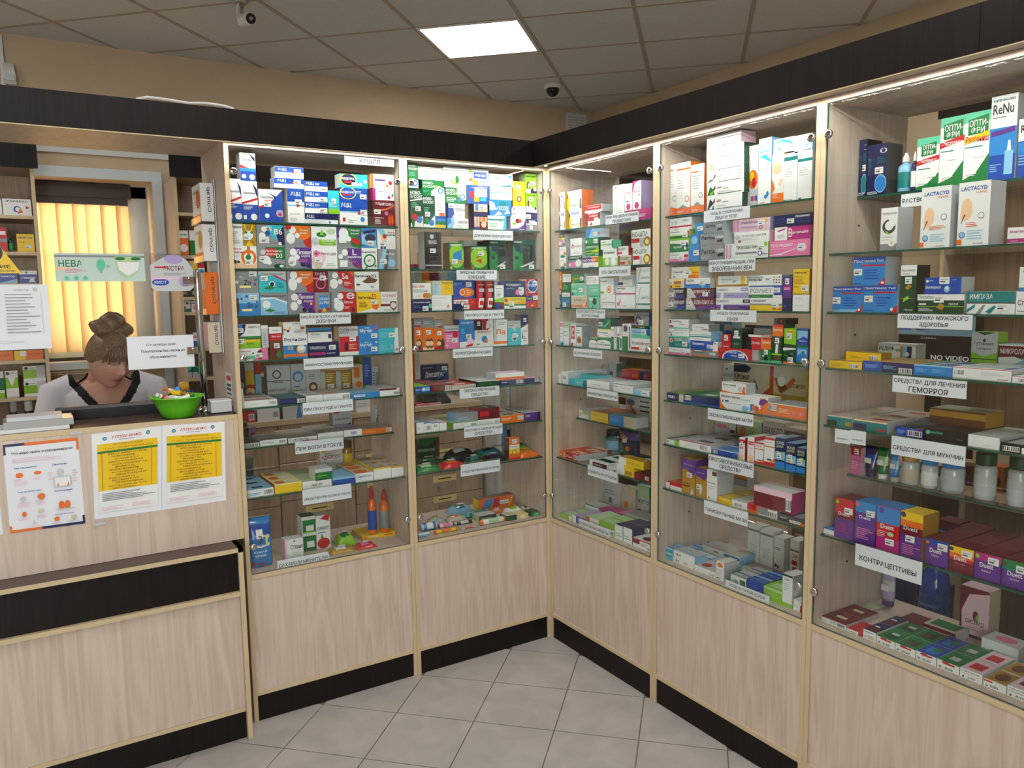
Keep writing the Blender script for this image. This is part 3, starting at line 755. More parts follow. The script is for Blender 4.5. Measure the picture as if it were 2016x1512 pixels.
goods("""
@L1 1 430 280 5.305 D=.05
75 228 380 | b,w | b:.42:1:w;e:.42:.72:.5:.22:w;g:-0.0,.42,1,.55,1,.60,0,.47:r;g:.72,.95,.99,.8,.99,.6,.9,.68:n;t:.1:.85:.68:.06:n:Лазолван;l:.1:.7:.3:.4:3:w;c:.72:.12:.08:w;r:.08:.06:.26:.16:w
232 400 405 | b,w | b:.42:1:w;e:.42:.72:.5:.22:w;g:0,.42,1,.55,1,.60,0,.47:r;g:.72,.95,.99,.8,.99,.6,.9,.68:n;t:.1:.85:.68:.06:n:Лазолван;l:.1:.7:.3:.4:3:w;c:.72:.12:.08:w;r:.08:.06:.26:.16:w
+218 380 112 | b,w | b:.46:1:w;g:0,.46,.55,.46,0,.58:r;g:.6,.97,.95,.85,.98,.7,.85,.75:n;t:.08:.75:.72:.09:n:Лазолван;b:.34:.46:sb;c:.74:.14:.1:w;c:.22:.16:.08:w
415 665 493 p=.35,.55 | b,lg | g:0,.45,.5,.62,1,1,0,1:w;g:0,.42,.5,.58,.5,.62,0,.47:r;g:.3,.95,.75,.78,.7,.7,.6,.8:n;t:.06:.6:.72:.09:n:Лазолван;t:.25:.6:.62:.07:r:МАКС;c:.32:.2:.07:w;c:.86:.28:.12:lv;c:.86:.25:.05:r
715 890 485 p=.65,.62 | w,lg | b:.62:1:b;t:.2:.8:.78:.13:w:АЦЦ;b:.5:.54:lb;c:.62:.52:.05:r;t:.12:.7:.25:.05:g:ДЛЯ ДЕТЕЙ;l:.1:.6:.06:.18:3:lg
+580 890 372 p=.78,.62 | w,lg | b:.45:.95:b;t:.1:.4:.55:.3:w:АЦЦ;r:.0:.4:.6:.46:sb;c:.6:.5:.1:r
+588 890 258 p=.78,.62 | w,lg | b:.5:.98:b;t:.1:.4:.58:.3:w:АЦЦ;r:.45:.66:.9:.8:b;r:0:.44:.7:.5:lb;c:.62:.5:.1:r
900 1245 745 | w,lg | b:.42:1:n;t:.05:.28:.5:.36:w:АЦЦ;r:0:.4:.7:.46:lb;l:.05:.6:.1:.3:3:lg;c:.75:.2:.12:sb
+897 1135 625 p=.8,.3 | w,lg | b:.5:1:b;t:.05:.4:.58:.32:w:АЦЦ;t:.45:.66:.62:.2:w:лонг;r:0:.46:.9:.52:sb;c:.78:.45:.1:r
+897 1135 515 p=.8,.3 | w,lg | b:.5:1:b;t:.05:.4:.58:.32:w:АЦЦ;t:.45:.66:.62:.2:w:лонг;r:0:.46:.9:.52:sb
+897 1135 408 p=.85,.3 | w,lg | b:.5:1:b;t:.05:.4:.58:.32:w:АЦЦ;t:.45:.66:.62:.2:w:лонг;c:.78:.45:.1:r
+1140 1258 505 on=-4 p=.5,.55 | c,sb | b:0:.22:L;l:.1:.8:.3:.5:3:w
1262 1550 612 p=.86,.55 | w,lg | b:.55:1:b;t:.05:.42:.7:.2:w:АЦЦ;r:0:.52:.7:.57:lb;c:.7:.5:.06:r;r:.1:.15:.2:.3:r;c:.82:.25:.1:sb;l:.3:.6:.1:.25:2:lg
+1262 1550 480 p=.85,.35 | b,n | e:.3:.6:.3:.5:y;e:.3:.6:.26:.44:b;t:.06:.52:.55:.2:w:КОДЕЛАК;r:.1:.4:.4:.52:r;l:.58:.9:.6:.8:2:w
+1266 1555 335 | c,w | e:.3:.6:.3:.46:y;e:.3:.6:.26:.4:n;t:.06:.52:.55:.2:w:КОДЕЛАК;r:.15:.36:.42:.5:r;r:.42:.15:.78:.4:w;c:.9:.5:.14:w
1610 1900 608 p=.2,.55 | m,k | t:.12:.9:.78:.13:w:ЭЛЬМУЦИН;g:0,.55,.6,.62,1,.8,1,.86,.6,.68,0,.6:o;c:.62:.5:.08:p;e:.82:.25:.16:.25:r;e:.76:.25:.05:.17:o;e:.88:.25:.05:.17:o;l:.08:.5:.08:.35:5:w
+1612 1880 487 | w,M | r:.0:0:.12:1:M;t:.18:.62:.66:.16:v:Амброксол;c:.75:.25:.14:M;g:.86,.4,.98,.7,.94,.3:G;l:.2:.6:.3:.5:2:lg
+1590 1845 335 | w,pe | r:0:0:.1:1:o;t:.16:.62:.74:.13:o:Амбробене;r:.16:.52:.62:.64:v;c:.84:.42:.14:r;c:.7:.2:.09:o;l:.2:.6:.2:.4:2:pe
@L1 2 430 280 5.305 D=.05
118 395 1075 p=.68,.28 | w,pe | b:0:.3:pe;c:.68:.5:.34:o;c:.68:.5:.22:w;r:.62:.55:.74:.99:o;c:.66:.5:.12:G;t:.04:.4:.82:.1:r:Фруто;t:.04:.48:.68:.1:r:слабин;c:.12:.3:.09:k;c:.26:.3:.06:k;l:.05:.4:.5:.62:2:lg
+105 385 838 p=.65,.4 | w,gd | r:.48:.0:1:1:gd;g:.52,1,.72,.2,.92,1,.86,1,.72,.45,.58,1:y;e:.72:.5:.17:.2:w;e:.62:.62:.05:.06:G;e:.83:.62:.05:.06:G;g:.55,.0,.72,.25,.9,0:y;t:.02:.44:.8:.12:k:Уроферон;l:.04:.4:.1:.7:6:lg
403 690 1085 p=.2,.45 | g,lg | g:.3,1,1,1,1,.4,.45,.5,.28,.75:G;e:.5:.75:.26:.2:r;t:.3:.92:.74:.13:w:Пустырник;t:.32:.66:.6:.12:w:форте;t:.68:.9:.5:.2:w:D3;c:.2:.75:.12:lg;c:.3:.4:.2:w;c:.42:.28:.1:w;e:.78:.12:.2:.12:dg;e:.86:.12:.08:.06:w
+393 678 848 p=.28,.3 | g,lg | g:.4,1,1,1,1,.1,.75,.3,.5,.5:c;g:.7,.6,1,.95,1,.05,.8,.2:n;c:.28:.8:.13:w;c:.4:.62:.12:b;t:.36:.56:.72:.24:w:Mg;t:.64:.94:.56:.28:w:B6;c:.2:.5:.15:w;r:.08:.15:.44:.45:w;c:.84:.15:.08:w
697 965 1090 p=.25,.3 | g,lg | g:.35,1,1,1,1,.0,.7,.1,.4,.5:v;c:.3:.78:.17:w;c:.44:.55:.13:w;t:.42:.54:.7:.22:w:Л;t:.52:.98:.68:.15:w:ипоевая;t:.6:.95:.52:.14:w:форте;e:.25:.35:.16:.24:w;c:.66:.22:.12:n;c:.88:.15:.09:n;l:.55:.85:.3:.45:3:p
+687 955 855 | g,lg | g:.3,1,1,1,1,.2,.6,.4,.35,.6:o;g:.7,.3,1,.5,1,.0,.8,.05:r;c:.3:.8:.17:w;c:.48:.55:.12:w;e:.22:.4:.17:.26:w;t:.58:.92:.76:.09:w:Липоевая;t:.58:.85:.62:.08:w:кислота;c:.15:.95:.14:r
970 1237 1095 p=.26,.42 | w,lp | e:.22:.35:.22:.35:be;e:.3:.55:.25:.3:lp;c:.18:.72:.16:p;c:.18:.72:.06:br;t:.26:.95:.64:.13:m:ЭХИНАЦЕЯ;l:.55:.95:.12:.3:2:lg
+965 1228 868 | w,lG | r:.35:.1:.97:.4:L;e:.35:.25:.08:.15:L;t:.4:.92:.28:.12:w:АРТИШОК;t:.4:.85:.13:.09:w:экстракт;e:.4:.62:.2:.12:G;g:.33,.6,.42,.9,.5,.6:L;e:.78:.78:.18:.12:lG;c:.15:.3:.2:lg
1243 1490 1100 | g,lg | g:.4,1,1,1,1,0,.7,.1,.45,.5:v;t:.62:.8:.68:.28:w:L;t:.42:.98:.5:.13:w:карнитин;c:.3:.8:.16:w;c:.12:.6:.12:w;r:.08:.1:.4:.42:w;c:.86:.14:.09:r;l:.5:.9:.3:.42:2:p
+1232 1485 872 | g,lg | g:.4,1,1,1,1,0,.6,.1,.5,.6:G;g:0,1,.15,1,.1,.5,0,.5:v;g:.85,.6,1,.75,1,.4,.9,.45:v;t:.5:.95:.8:.13:w:Глицин;t:.58:.92:.66:.1:w:форте;e:.28:.7:.2:.26:w;c:.48:.45:.13:w;c:.72:.38:.15:r;c:.86:.28:.13:r;r:.08:.25:.38:.55:w
1495 1655 1105 p=.5,.42 | w,lg | c:.5:.4:.32:G;c:.5:.4:.24:w;t:.02:.9:.76:.11:k:Билоба;g:.15,.05,.4,.2,.3,.0:G;g:.75,.1,.9,.25,.95,.1:G
+1490 1645 895 p=.6,.25 | sb,g | g:0,.2,1,.0,1,.6,0,.8:lb;e:.6:.5:.38:.2:n;e:.62:.42:.14:.12:k;t:.0:.36:.64:.18:k:эп;g:.1,.7,.9,.8,1,.95,.2,.85:n
1663 1915 1108 p=.3,.38 | g,dk | g:0,0,.3,1,.5,1,.25,0:lb;g:.3,0,.55,1,.62,1,.5,0:dk;e:.75:.3:.2:.2:lb;t:.28:.92:.72:.1:w:Глюкозамин
+1655 1900 885 p=.3,.24 | w,lb | g:0,1,.35,1,.5,.5,.45,0,.2,0,.3,.5:lb;c:.35:.55:.18:pe;c:.4:.6:.1:r;r:.16:0:.3:.18:b;r:.36:0:.46:.2:n;t:.28:.98:.62:.14:k:Хондроитин;t:.55:.95:.78:.07:r:Глюкозамин
@L1 3 430 520 5.305 D=.05
138 425 303 p=.75,.8 | sb,g | b:0:1:lb;b:.0:.55:sb;e:.12:.4:.09:.3:dk;c:.14:.72:.07:dk;t:.5:.72:.36:.22:k:Zn;r:.3:.2:.7:.3:ly;c:.3:.75:.05:b;c:.5:.85:.06:b;c:.86:.4:.06:dk;c:.9:.6:.05:dk
+130 410 75 p=.8,.88 | g,dk | t:.42:.7:.36:.24:k:Zn;t:.35:.45:.58:.16:y:П;r:.25:.24:.7:.34:ly;c:.1:.75:.05:lg;c:.3:.75:.05:lg;c:.86:.4:.06:dk;c:.9:.6:.05:dk;c:.14:.5:.08:w
433 715 300 | lb,lg | g:0,1,1,1,1,.6,.5,.75,0,.85:g;g:0,.7,.5,.74,1,.5,1,.58,.5,.8,0,.78:w;t:.04:.95:.8:.11:k:Ферментозим;c:.22:.48:.18:w;g:.15,.2,.35,.3,.55,.2,.35,.12:G;l:.5:.95:.05:.15:2:b
+415 702 75 p=.2,.68 | c,lg | g:0,1,1,1,1,.6,.5,.78,0,.85:lg;g:.5,.8,1,.5,1,.56,.6,.84:M;t:.1:.92:.82:.11:k:Ферментозим;c:.48:.4:.14:w;c:.48:.4:.1:n;g:.15,.2,.4,.35,.6,.25,.4,.15:G;l:.65:.95:.2:.5:4:t
722 1003 295 | g,lg | g:.3,1,1,1,1,0,.8,.1,.4,.5:v;c:.25:.8:.17:w;c:.42:.58:.12:w;t:.38:.5:.72:.22:w:Л;t:.5:.95:.72:.14:w:ипоевая;t:.6:.92:.54:.13:w:форте;e:.22:.38:.14:.2:w;c:.6:.2:.11:n;c:.82:.16:.1:n;c:.86:.48:.06:y;g:.95,1,1,.6,1,.0,.92,.3:M
+715 985 65 | g,lg | g:.3,1,1,1,1,.2,.6,.35,.35,.6:o;g:.7,.3,1,.5,1,.0,.8,.05:r;c:.25:.82:.17:w;c:.45:.58:.13:w;e:.2:.4:.17:.3:w;t:.5:.9:.8:.09:w:Липоевая;t:.5:.8:.66:.08:w:кислота;c:.82:.16:.12:r
1003 1160 292 | g,lg | r:.3:.25:.9:.85:sb;t:.3:.9:.62:.13:w:ЛЕДИ;t:.28:.9:.45:.13:w:ШАРМ;c:.3:.12:.09:r;c:.85:.2:.09:r;g:.45,.1,.6,.3,.75,.1:y
+985 1140 70 p=.65,.68 | m,g | b:0:.7:p;b:0:.62:m;t:.1:.8:.8:.13:lp:ТАЛЛ;e:.5:.4:.34:.26:p;e:.5:.4:.28:.2:m
1180 1438 290 | r,lg | g:0,1,.3,1,.5,.4,.4,0,0,0:g;c:.35:.8:.15:w;c:.18:.6:.13:w;e:.28:.35:.2:.25:w;t:.6:.92:.66:.3:w:е;t:.5:.85:.46:.12:w:Витамин;c:.86:.14:.1:m;l:.5:.8:.2:.32:2:w
+1148 1410 75 | g,lg | g:.35,1,1,1,1,.1,.6,.2,.45,.6:r;g:.8,1,1,1,1,.7:o;t:.52:.78:.62:.28:w:Se;c:.25:.8:.15:w;c:.45:.5:.12:w;e:.2:.4:.16:.24:w;l:.6:.9:.3:.5:3:w
1440 1690 290 p=.72,.5 | y,o | g:0,0,1,0,1,.3,.5,.15:w;t:.06:.64:.66:.14:br:Витамин;t:.66:.82:.64:.26:r:D;c:.78:.3:.18:o;l:.1:.55:.25:.55:4:br
+1418 1672 78 p=.75,.28 | w,lg | g:.3,.5,.6,.75,.95,.6,.85,.45,.5,.42:br;t:.02:.66:.72:.13:k:Витамин;t:.7:.9:.72:.14:k:К2;r:.06:.32:.22:.4:dk;b:0:.1:lg
1693 1930 288 | w,lg | t:.06:.92:.74:.14:r:АСПАРМАК;r:0:.28:.6:.4:m;g:.56,.52,.92,.52,.96,.2,.75,.05,.56,.2:m;c:.75:.32:.15:w;l:.06:.45:.5:.7:4:lg;l:.15:.6:.05:.14:1:g
@L1 4 430 520 5.305 D=.05 d=.06
170 515 880 p=.7,.42 | w,t | g:.5,0,.7,.8,.8,1,1,1,1,0:p;t:.02:.45:.7:.16:r:Эхинацея;r:.3:.1:.6:.4:mt;c:.52:.6:.08:dk;e:.74:.45:.1:.4:m
+165 437 755 p=.18,.62 | y,L | b:.75:1:G;b:0:.5:L;t:.42:.95:.68:.16:dg:ЭХИНАЦЕЯ;l:.42:.9:.3:.5:2:dg
+162 437 628 p=.16,.5 | w,lb | g:0,1,.42,1,.35,.3,.15,0,0,0:n;g:0,1,.3,1,.22,.4,.05,.2,0,.4:sb;t:.5:.95:.66:.18:k:ИММУНАЛ;l:.5:.92:.2:.5:3:lg
+445 515 640 on=-3 k=box | lg,g | b:.85:1:w;l:.2:.8:.1:.7:7:g
525 660 655 p=.55,.42 | br,m | b:.8:1:w;b:.58:.8:r;t:.25:.75:.86:.05:k:Экстракт;t:.2:.9:.68:.06:w:Бальзам;e:.3:.2:.25:.2:m;e:.7:.15:.2:.12:G
670 925 735 | w,lb | b:0:.55:sb;b:.06:.18:o;t:.06:.94:.72:.14:n:Реглисам;t:.18:.4:.36:.14:y:30;r:.46:.3:.58:.52:br;e:.74:.38:.2:.18:be;e:.74:.42:.14:.1:w
+675 912 605 | w,ly | t:.4:.66:.78:.16:gd:ДЕТЯМ;c:.28:.5:.1:y;c:.2:.3:.12:v;r:.75:.4:.92:.6:o;c:.06:.4:.1:o;l:.45:.95:.1:.4:3:g
938 1255 815 p=.78,.62 | n,k | t:.04:.55:.52:.2:w:ТРЕКРЕЗАН;r:.02:.12:.56:.3:M;l:.6:.9:.15:.3:1:lg
+930 1180 668 | w,lg | b:.72:1:sb;b:.72:.82:dk;l:.1:.6:.3:.6:3:lg;r:.85:.25:.98:.55:n;t:.15:.5:.5:.12:k:Иммун
1257 1455 650 p=.7,.56 | r,be | b:.65:1:lg;t:.04:.96:.82:.11:k:СОЛЕФАРИН;t:.04:.5:.74:.06:dk:капсулы;e:.36:.3:.1:.16:n;b:0:.12:w;l:.5:.9:.2:.4:4:pe
1463 1668 795 p=.78,.35 | sb,b | t:.08:.68:.5:.3:w:Мунал;l:.3:.7:.82:.92:1:w;g:.3,.3,.5,.4,.55,.25:b;c:.9:.85:.08:w
+1460 1668 645 p=.78,.3 | sb,b | t:.08:.68:.5:.3:w:Мунал;l:.3:.75:.82:.92:1:w;c:.86:.78:.13:M;c:.86:.8:.07:p
1670 1925 800 | c,lg | r:.78:0:1:1:w;l:.08:.6:.2:.7:4:lb;r:.6:.3:.72:.7:lb;B:.82:.96:.1:.4
+1670 1910 668 p=.66,.45 | c,lg | r:.82:0:1:1:w;l:.08:.6:.2:.7:4:lb
@L1 5 440 740 5.305 D=.042 d=.075
142 205 140 | w,lg | l:.15:.8:.1:.6:5:lg
215 560 255 n=3 | w,lg,lg | l:.05:.5:.2:.7:3:lG;B:.74:.96:.2:.75 | r:.1:.3:.9:.55:r
590 855 230 n=2 | n,g,dk | l:.05:.6:.3:.7:3:b;B:.66:.98:.1:.8 | r:.1:.2:.9:.8:t
860 1038 205 n=3 | w,lg,w | l:.1:.8:.3:.6:2:lg | r:.2:.3:.9:.6:g
1043 1320 185 n=2 | w,lg,lg | l:.1:.6:.3:.6:2:lg;B:.72:.98:.15:.8 | r:.1:.4:.6:.7:o
1330 1625 175 n=2 | sb,lb,lb | r:.1:.25:.5:.7:w;t:.14:.46:.36:.3:sb:ТИЗИН
1632 1838 130 n=2 | w,lg,lg | r:0:.75:.85:1:m;r:.7:.15:.98:.45:m;t:.73:.95:.2:.18:w:капли
1846 1898 60 | w,lg | l:.2:.8:.1:.6:6:g
@L1 5 430 520 5.305 D=.27 d=.045
175 265 1040 | n,v | b:.6:1:v;c:.5:.4:.1:w
270 365 1035 | y,ly | b:.8:1:w;c:.5:.22:.2:r;c:.5:.18:.14:ly;c:.5:.12:.08:r;b:0:.06:w
375 440 1040 | r,lb | b:0:.7:lb;b:.7:1:r
500 745 1060 | lg,n | t:.05:.85:.18:.09:dk:ИММУНОРИКС;c:.42:.72:.14:dk;c:.42:.72:.1:lg;l:.2:.7:.45:.55:2:dk;b:.5:.52:dk
750 900 1050 | lg,g | c:.5:.62:.18:sb;c:.5:.6:.12:lg;l:.2:.8:.25:.35:1:sb
905 1060 1090 | lg,g | e:.5:.3:.3:.18:br;c:.5:.28:.1:pe;b:0:.12:p;l:.2:.8:.6:.8:3:g
1062 1222 1115 p=.65,.3 | gd,y | r:0:0:.3:1:lg;l:.35:.9:.5:.9:5:ly
1226 1385 1115 p=.65,.3 | gd,y | r:0:0:.3:1:lg;l:.35:.9:.5:.9:5:ly
1390 1505 1050 | be,lg | r:.2:.5:.7:.9:o;c:.6:.25:.12:o
1510 1590 975 | b,G | b:0:.15:L;l:.2:.8:.4:.8:5:lb
1605 1765 1065 | lg,w | r:.5:.1:.95:.75:g;l:.1:.4:.1:.8:6:k
1770 1950 1080 | n,b | r:.3:.4:.75:.6:w;r:.45:.25:.6:.8:w
@L1 6 440 740 5.305 D=.142 d=.07
165 375 705 n=2 | lg,g,g | B:.52:.96:.1:.85;l:.04:.45:.2:.7:2:g | r:.2:.2:.8:.7:dg
380 660 665 n=2 | w,lg,lg | t:.04:.5:.35:.35:g:Граммидин;B:.7:.95:.2:.8 | r:.1:.3:.8:.6:g
675 975 640 n=3 | w,lg,lp | t:.05:.72:.42:.36:k:ГОРПИЛС;r:.5:.0:1:.25:p;l:.05:.3:.1:.25:1:g | b:.3:.7:lG
985 1250 590 n=3 | w,lg,lg | l:.1:.7:.3:.5:1:lG | r:.2:.2:.8:.8:be
1255 1445 560 n=2 | w,lv,lv | r:.4:.2:.7:.7:lv | r:.1:.1:.9:.9:lv
1450 1780 545 n=2 | o,lg,lg | B:.78:.98:.1:.85;l:.1:.6:.3:.6:2:pe | r:.1:.2:.7:.9:be
@L1 6 440 740 5.305 D=.3 d=.045
160 255 475 | br,be | b:.62:1:be;c:.55:.8:.12:br
260 340 540 | lv,lg | c:.5:.4:.2:r
1135 1335 355 | lg,g | b:.82:.94:lg;r:.08:.84:.35:.95:r;t:.06:.94:.5:.1:dk:ГОМЕОВОКС;g:.4,.1,.95,.1,.95,.35:r
1585 1760 310 | w,lg | r:.2:.86:.6:.94:k;e:.55:.3:.25:.16:br;B:.75:.95:.35:.65;l:.15:.6:.55:.8:4:be
@L1 7 450 900 5.305 D=.042 d=.075
140 470 335 n=3 | w,lb,lb | l:.04:.6:.2:.6:2:sb;B:.68:.96:.15:.85 | r:.1:.2:.9:.8:lb;r:.3:.3:.7:.6:n
480 765 270 n=3 | y,o,ly | b:.88:1:ly | r:.05:.1:.9:.9:ly;e:.25:.4:.2:.3:o;e:.65:.5:.25:.3:w
770 1075 240 n=3 | w,lg,be | t:.3:.68:.3:.36:k:Анги Септ | r:.1:.2:.6:.8:lG;r:.65:.3:.9:.6:o
1085 1320 205 n=2 | b,lb,lb | b:.7:1:lb;l:.1:.8:.3:.5:1:sb | r:.1:.1:.9:.9:lb
1325 1510 165 n=3 | w,lg,be | t:.06:.9:.48:.3:b:Пиносол;l:.06:.5:.2:.35:1:lg | r:.1:.1:.8:.8:o
1514 1695 110 n=3 | w,y,be | b:.88:1:y | r:.1:.2:.8:.7:gd;r:.2:.3:.5:.6:lb
1699 1872 95 n=3 | w,y,be | b:.88:1:y | r:.1:.2:.8:.7:gd;r:.2:.3:.5:.6:lb
+900 1080 120 on=-7 | G,w,lg | b:.7:1:lg;l:.1:.8:.3:.5:1:L
@L1 7 440 740 5.305 D=.3 d=.045
168 310 870 | g,sb | b:0:.3:sb;t:.05:.9:.55:.16:k:VIX;t:.05:.95:.34:.14:k:АКТИВ
1000 1240 735 | w,be | t:.08:.92:.45:.17:r:АДЖИСЕПТ;e:.2:.85:.14:.1:y;l:.2:.8:.2:.35:2:lg;l:.2:.75:.6:.75:2:g
1245 1360 675 k=jar | gd,y,br
1655 1780 615 | w,lg | r:.25:.6:.8:.85:k;r:.15:.2:.7:.5:dk;l:.2:.8:.05:.15:2:g
@L1 8 450 900 5.305 D=.05 d=.085
148 470 655 k=pouch | sb,b,b | e:.5:.55:.42:.13:w;r:.34:.6:.62:.78:w;t:.42:.58:.5:.16:m:3;g:.12,.42,.88,.42,.8,.5,.2,.5:dg;t:.2:.8:.43:.05:w:СЛАДКО;t:.2:.75:.32:.05:w:КУШАЙ;t:.25:.7:.24:.05:w:МЕНЬШЕ;t:.12:.66:.04:.1:r:3 кг;e:.82:.55:.12:.12:ly
@L1 8 450 900 5.305 D=.09 d=.05
585 775 855 | w,lp | r:0:0:.12:1:lp;t:.3:.96:.5:.22:dk:Стевия;g:.45,.86,.52,.95,.6,.86:dk;l:.4:.9:.1:.35:3:lG
@L1 8 450 900 5.305 D=.15 d=.06
760 905 620 | G,w | b:.9:1:w;b:.44:.52:w;b:.52:.56:L;r:.3:.58:.85:.74:w;r:.3:.1:.85:.28:w;r:.0:.0:.05:1:w
907 1055 605 | w,r | g:.3,.9,.7,1,1,1,.9,.8:r;t:.1:.9:.56:.1:n:ОРВИТ;e:.5:.16:.45:.16:r;g:.3,.3,.4,.45,.5,.3:G;l:.1:.8:.45:.52:1:sb
1400 1885 790 d=.13 | y,gd,y | e:.33:.55:.15:.17:w;t:.2:.46:.5:.1:n:ЛЕДЕНЕЦ;l:.25:.6:.15:.35:3:r;e:.8:.55:.14:.3:o;l:.02:.16:.2:.8:5:r
+1460 1550 310 k=bottle | o,b,r
+1590 1680 345 on=-2 k=bottle | o,g,r
+1725 1815 410 on=-3 k=bottle | o,b,o
@L1 8 450 900 5.305 D=.045 d=.07
1070 1340 950 k=bag | gd,w,w
1350 1560 905 k=bag | r,p,w
@L1 8 450 900 5.305 D=.125 d=.08
1145 1345 800 k=bag | L,G,w
@L2 1 790 290 6.047 D=.05 d=.05
100 250 480 p=.6,.48 | dg,G | t:.02:.9:.84:.09:w:НОВО-;t:-.0:.98:.74:.09:w:ПАССИТ;g:0,.0,1,.0,1,.3,.5,.2,0,.1:w;c:.7:.2:.09:sb;c:.3:.25:.1:r;e:.2:.12:.12:.12:G;l:.1:.7:.5:.65:3:mt;g:0,.66,1,.72,1,.75,0,.69:w
+80 195 185 | G,dg | t:.02:.9:.86:.09:w:НОВО-;t:.0:.98:.75:.09:w:ПАССИТ;g:0,.0,1,.0,1,.3,.5,.4,0,.3:w;c:.65:.2:.14:sb;c:.65:.2:.08:w;c:.25:.3:.1:L;l:.1:.7:.5:.65:3:mt
255 395 575 p=.35,.42 | dg,G | t:.04:.8:.86:.09:w:НОВО-;t:.02:.9:.75:.09:w:ПАССИТ;g:0,.0,1,.0,1,.4,.5,.2,0,.1:w;c:.7:.16:.1:sb;c:.3:.2:.1:G;l:.1:.7:.5:.65:3:mt
398 520 560 | w,lg | b:.0:.1:y;b:.1:.2:G;b:.2:.28:sb;b:.28:.36:b;r:.4:.36:.9:.46:o;l:.2:.7:.5:.9:5:lg
+245 510 392 on=-2 | G,dg | g:.4,0,1,0,1,.5,.75,.65,.4,.3:w;t:.04:.52:.72:.16:w:НОВО-;t:.04:.6:.5:.16:w:ПАССИТ;c:.82:.36:.2:sb;c:.82:.36:.12:w;c:.65:.6:.1:L;l:.05:.3:.2:.35:3:mt
+200 490 240 | w,lg | t:.2:.72:.45:.3:mt:tenoten;e:.5:.6:.1:.2:lG;l:.1:.8:.15:.3:1:lg
548 798 845 | w,sb | g:0,0,.22,0,.34,.5,.3,1,0,1:lb;g:0,.3,.2,.6,.15,1,0,1:sb;t:.48:.98:.52:.24:dk:ПЕРСЕН;l:.4:.9:.15:.4:2:lg
+560 755 668 p=.18,.85 | w,b | g:0,0,.2,0,.35,.3,.3,.7,0,.7:b;t:.42:.98:.5:.2:dk:ПЕРСЕН;l:.5:.9:.15:.4:2:lg
+525 772 475 | G,dg | g:.55,1,1,1,1,.3,.8,.2,.55,.6:w;t:.02:.5:.74:.16:w:НОВО-;t:.02:.55:.54:.16:w:ПАССИТ;c:.82:.45:.18:sb;c:.82:.45:.11:w;c:.65:.22:.12:sb;c:.62:.5:.1:L;l:.05:.5:.1:.4:3:w
+497 768 225 | w,lg | c:.52:.38:.28:lG;c:.52:.38:.22:L;e:.47:.45:.08:.2:w;e:.6:.4:.08:.18:G
865 1025 645 p=.6,.88 | pe,n | b:.1:.5:o;b:.0:.1:b;b:.5:.7:n;r:.0:.12:.15:.5:lg;r:.25:.12:.35:.5:lg;r:.5:.12:.6:.5:lg;r:.8:.12:.9:.5:lg;r:.4:0:1:.3:m;c:.7:.2:.12:pe;r:.1:.75:.3:1:sb
+785 1045 402 | b,lb | r:.32:.38:.9:.84:w;t:.36:.84:.55:.16:lp:ЦИПРАЛЕКС;r:.3:.12:.54:.36:y;r:.58:.16:.86:.34:c;r:.1:.3:.3:.66:r;g:.1,.85,.6,.95,1,.9,.6,.88:w;t:.36:.48:.14:.18:o:ч
+772 1038 182 | w,lg | r:.32:.42:.9:.78:b;t:.36:.86:.52:.16:w:АФОБАЗОЛ;r:.1:.72:.26:.94:L;r:.3:.02:.52:.3:y;r:.1:.24:.28:.4:o;r:.58:.16:.85:.32:lb
1028 1250 815 | w,lb | b:.68:.78:t;t:.1:.6:.66:.1:t:Мелатон;g:.8,0,1,0,1,1,.9,1:c;l:.1:.6:.2:.5:3:mt;c:.68:.68:.08:t
+1048 1310 625 | sb,b | g:0,.3,.3,.4,.2,.8,0,.9:w;g:.2,0,.6,.1,.4,.3:w;g:.65,.1,.95,.2,.8,.4:w;c:.6:.7:.25:t;t:.3:.85:.35:.26:w:АКСОН
+1055 1318 470 | w,lb | b:.5:.56:c;b:.25:.3:lb;l:.1:.8:.6:.8:2:mt
+1048 1325 322 | w,lb | b:.3:.36:lb;r:.8:.7:.96:.95:sb;g:.3,0,.9,.0,.95,.2:t;c:.12:.65:.06:b;c:.35:.65:.06:b
1300 1480 700 p=.3,.9 | w,lv | g:0,0,1,0,1,.55,.85,.25,.5,.1,0,.08:v;g:0,1,.5,1,.0,.9:v;c:.45:.4:.1:m;c:.6:.4:.08:r;r:.1:.25:.35:.32:L;l:.05:.4:.65:.7:1:dk;t:.5:.9:.04:.05:w:Фармия
+1326 1474 405 p=.4,.75 | y,o | c:.5:.28:.12:m;c:.5:.28:.08:lv;l:.3:.8:.4:.6:3:ly
1487 1708 780 p=.2,.78 | g,lg | b:.55:1:n;b:.35:.58:w;c:.12:.5:.1:k;l:.2:.7:.4:.5:1:g;r:.3:.1:.6:.3:w;c:.92:.6:.1:b
+1487 1712 550 p=.45,.7 | L,lG | g:0,0,1,0,1,.3,.6,.25,.3,.5,0,.3:w;t:.03:.9:.82:.12:k:ГербаСтресс;e:.2:.4:.1:.24:br;e:.25:.15:.2:.16:w;e:.86:.22:.1:.08:n
+1477 1704 318 p=.62,.5 | L,lG | g:.3,0,1,0,1,.3,.6,.25,.35,.05:n;t:.03:.9:.78:.13:k:ГербаСтресс;e:.24:.35:.14:.24:br;e:.28:.38:.07:.12:pe;e:.25:.08:.22:.14:w;c:.84:.2:.1:w
@L2 2 790 290 6.047 D=.06 d=.06
272 472 1010 p=.48,.5 | k,lg | t:.25:.72:.68:.1:lg:BRASS;c:.45:.88:.06:lg;r:.3:.2:.75:.36:dk;r:.33:.22:.72:.34:k;b:.1:.12:lg
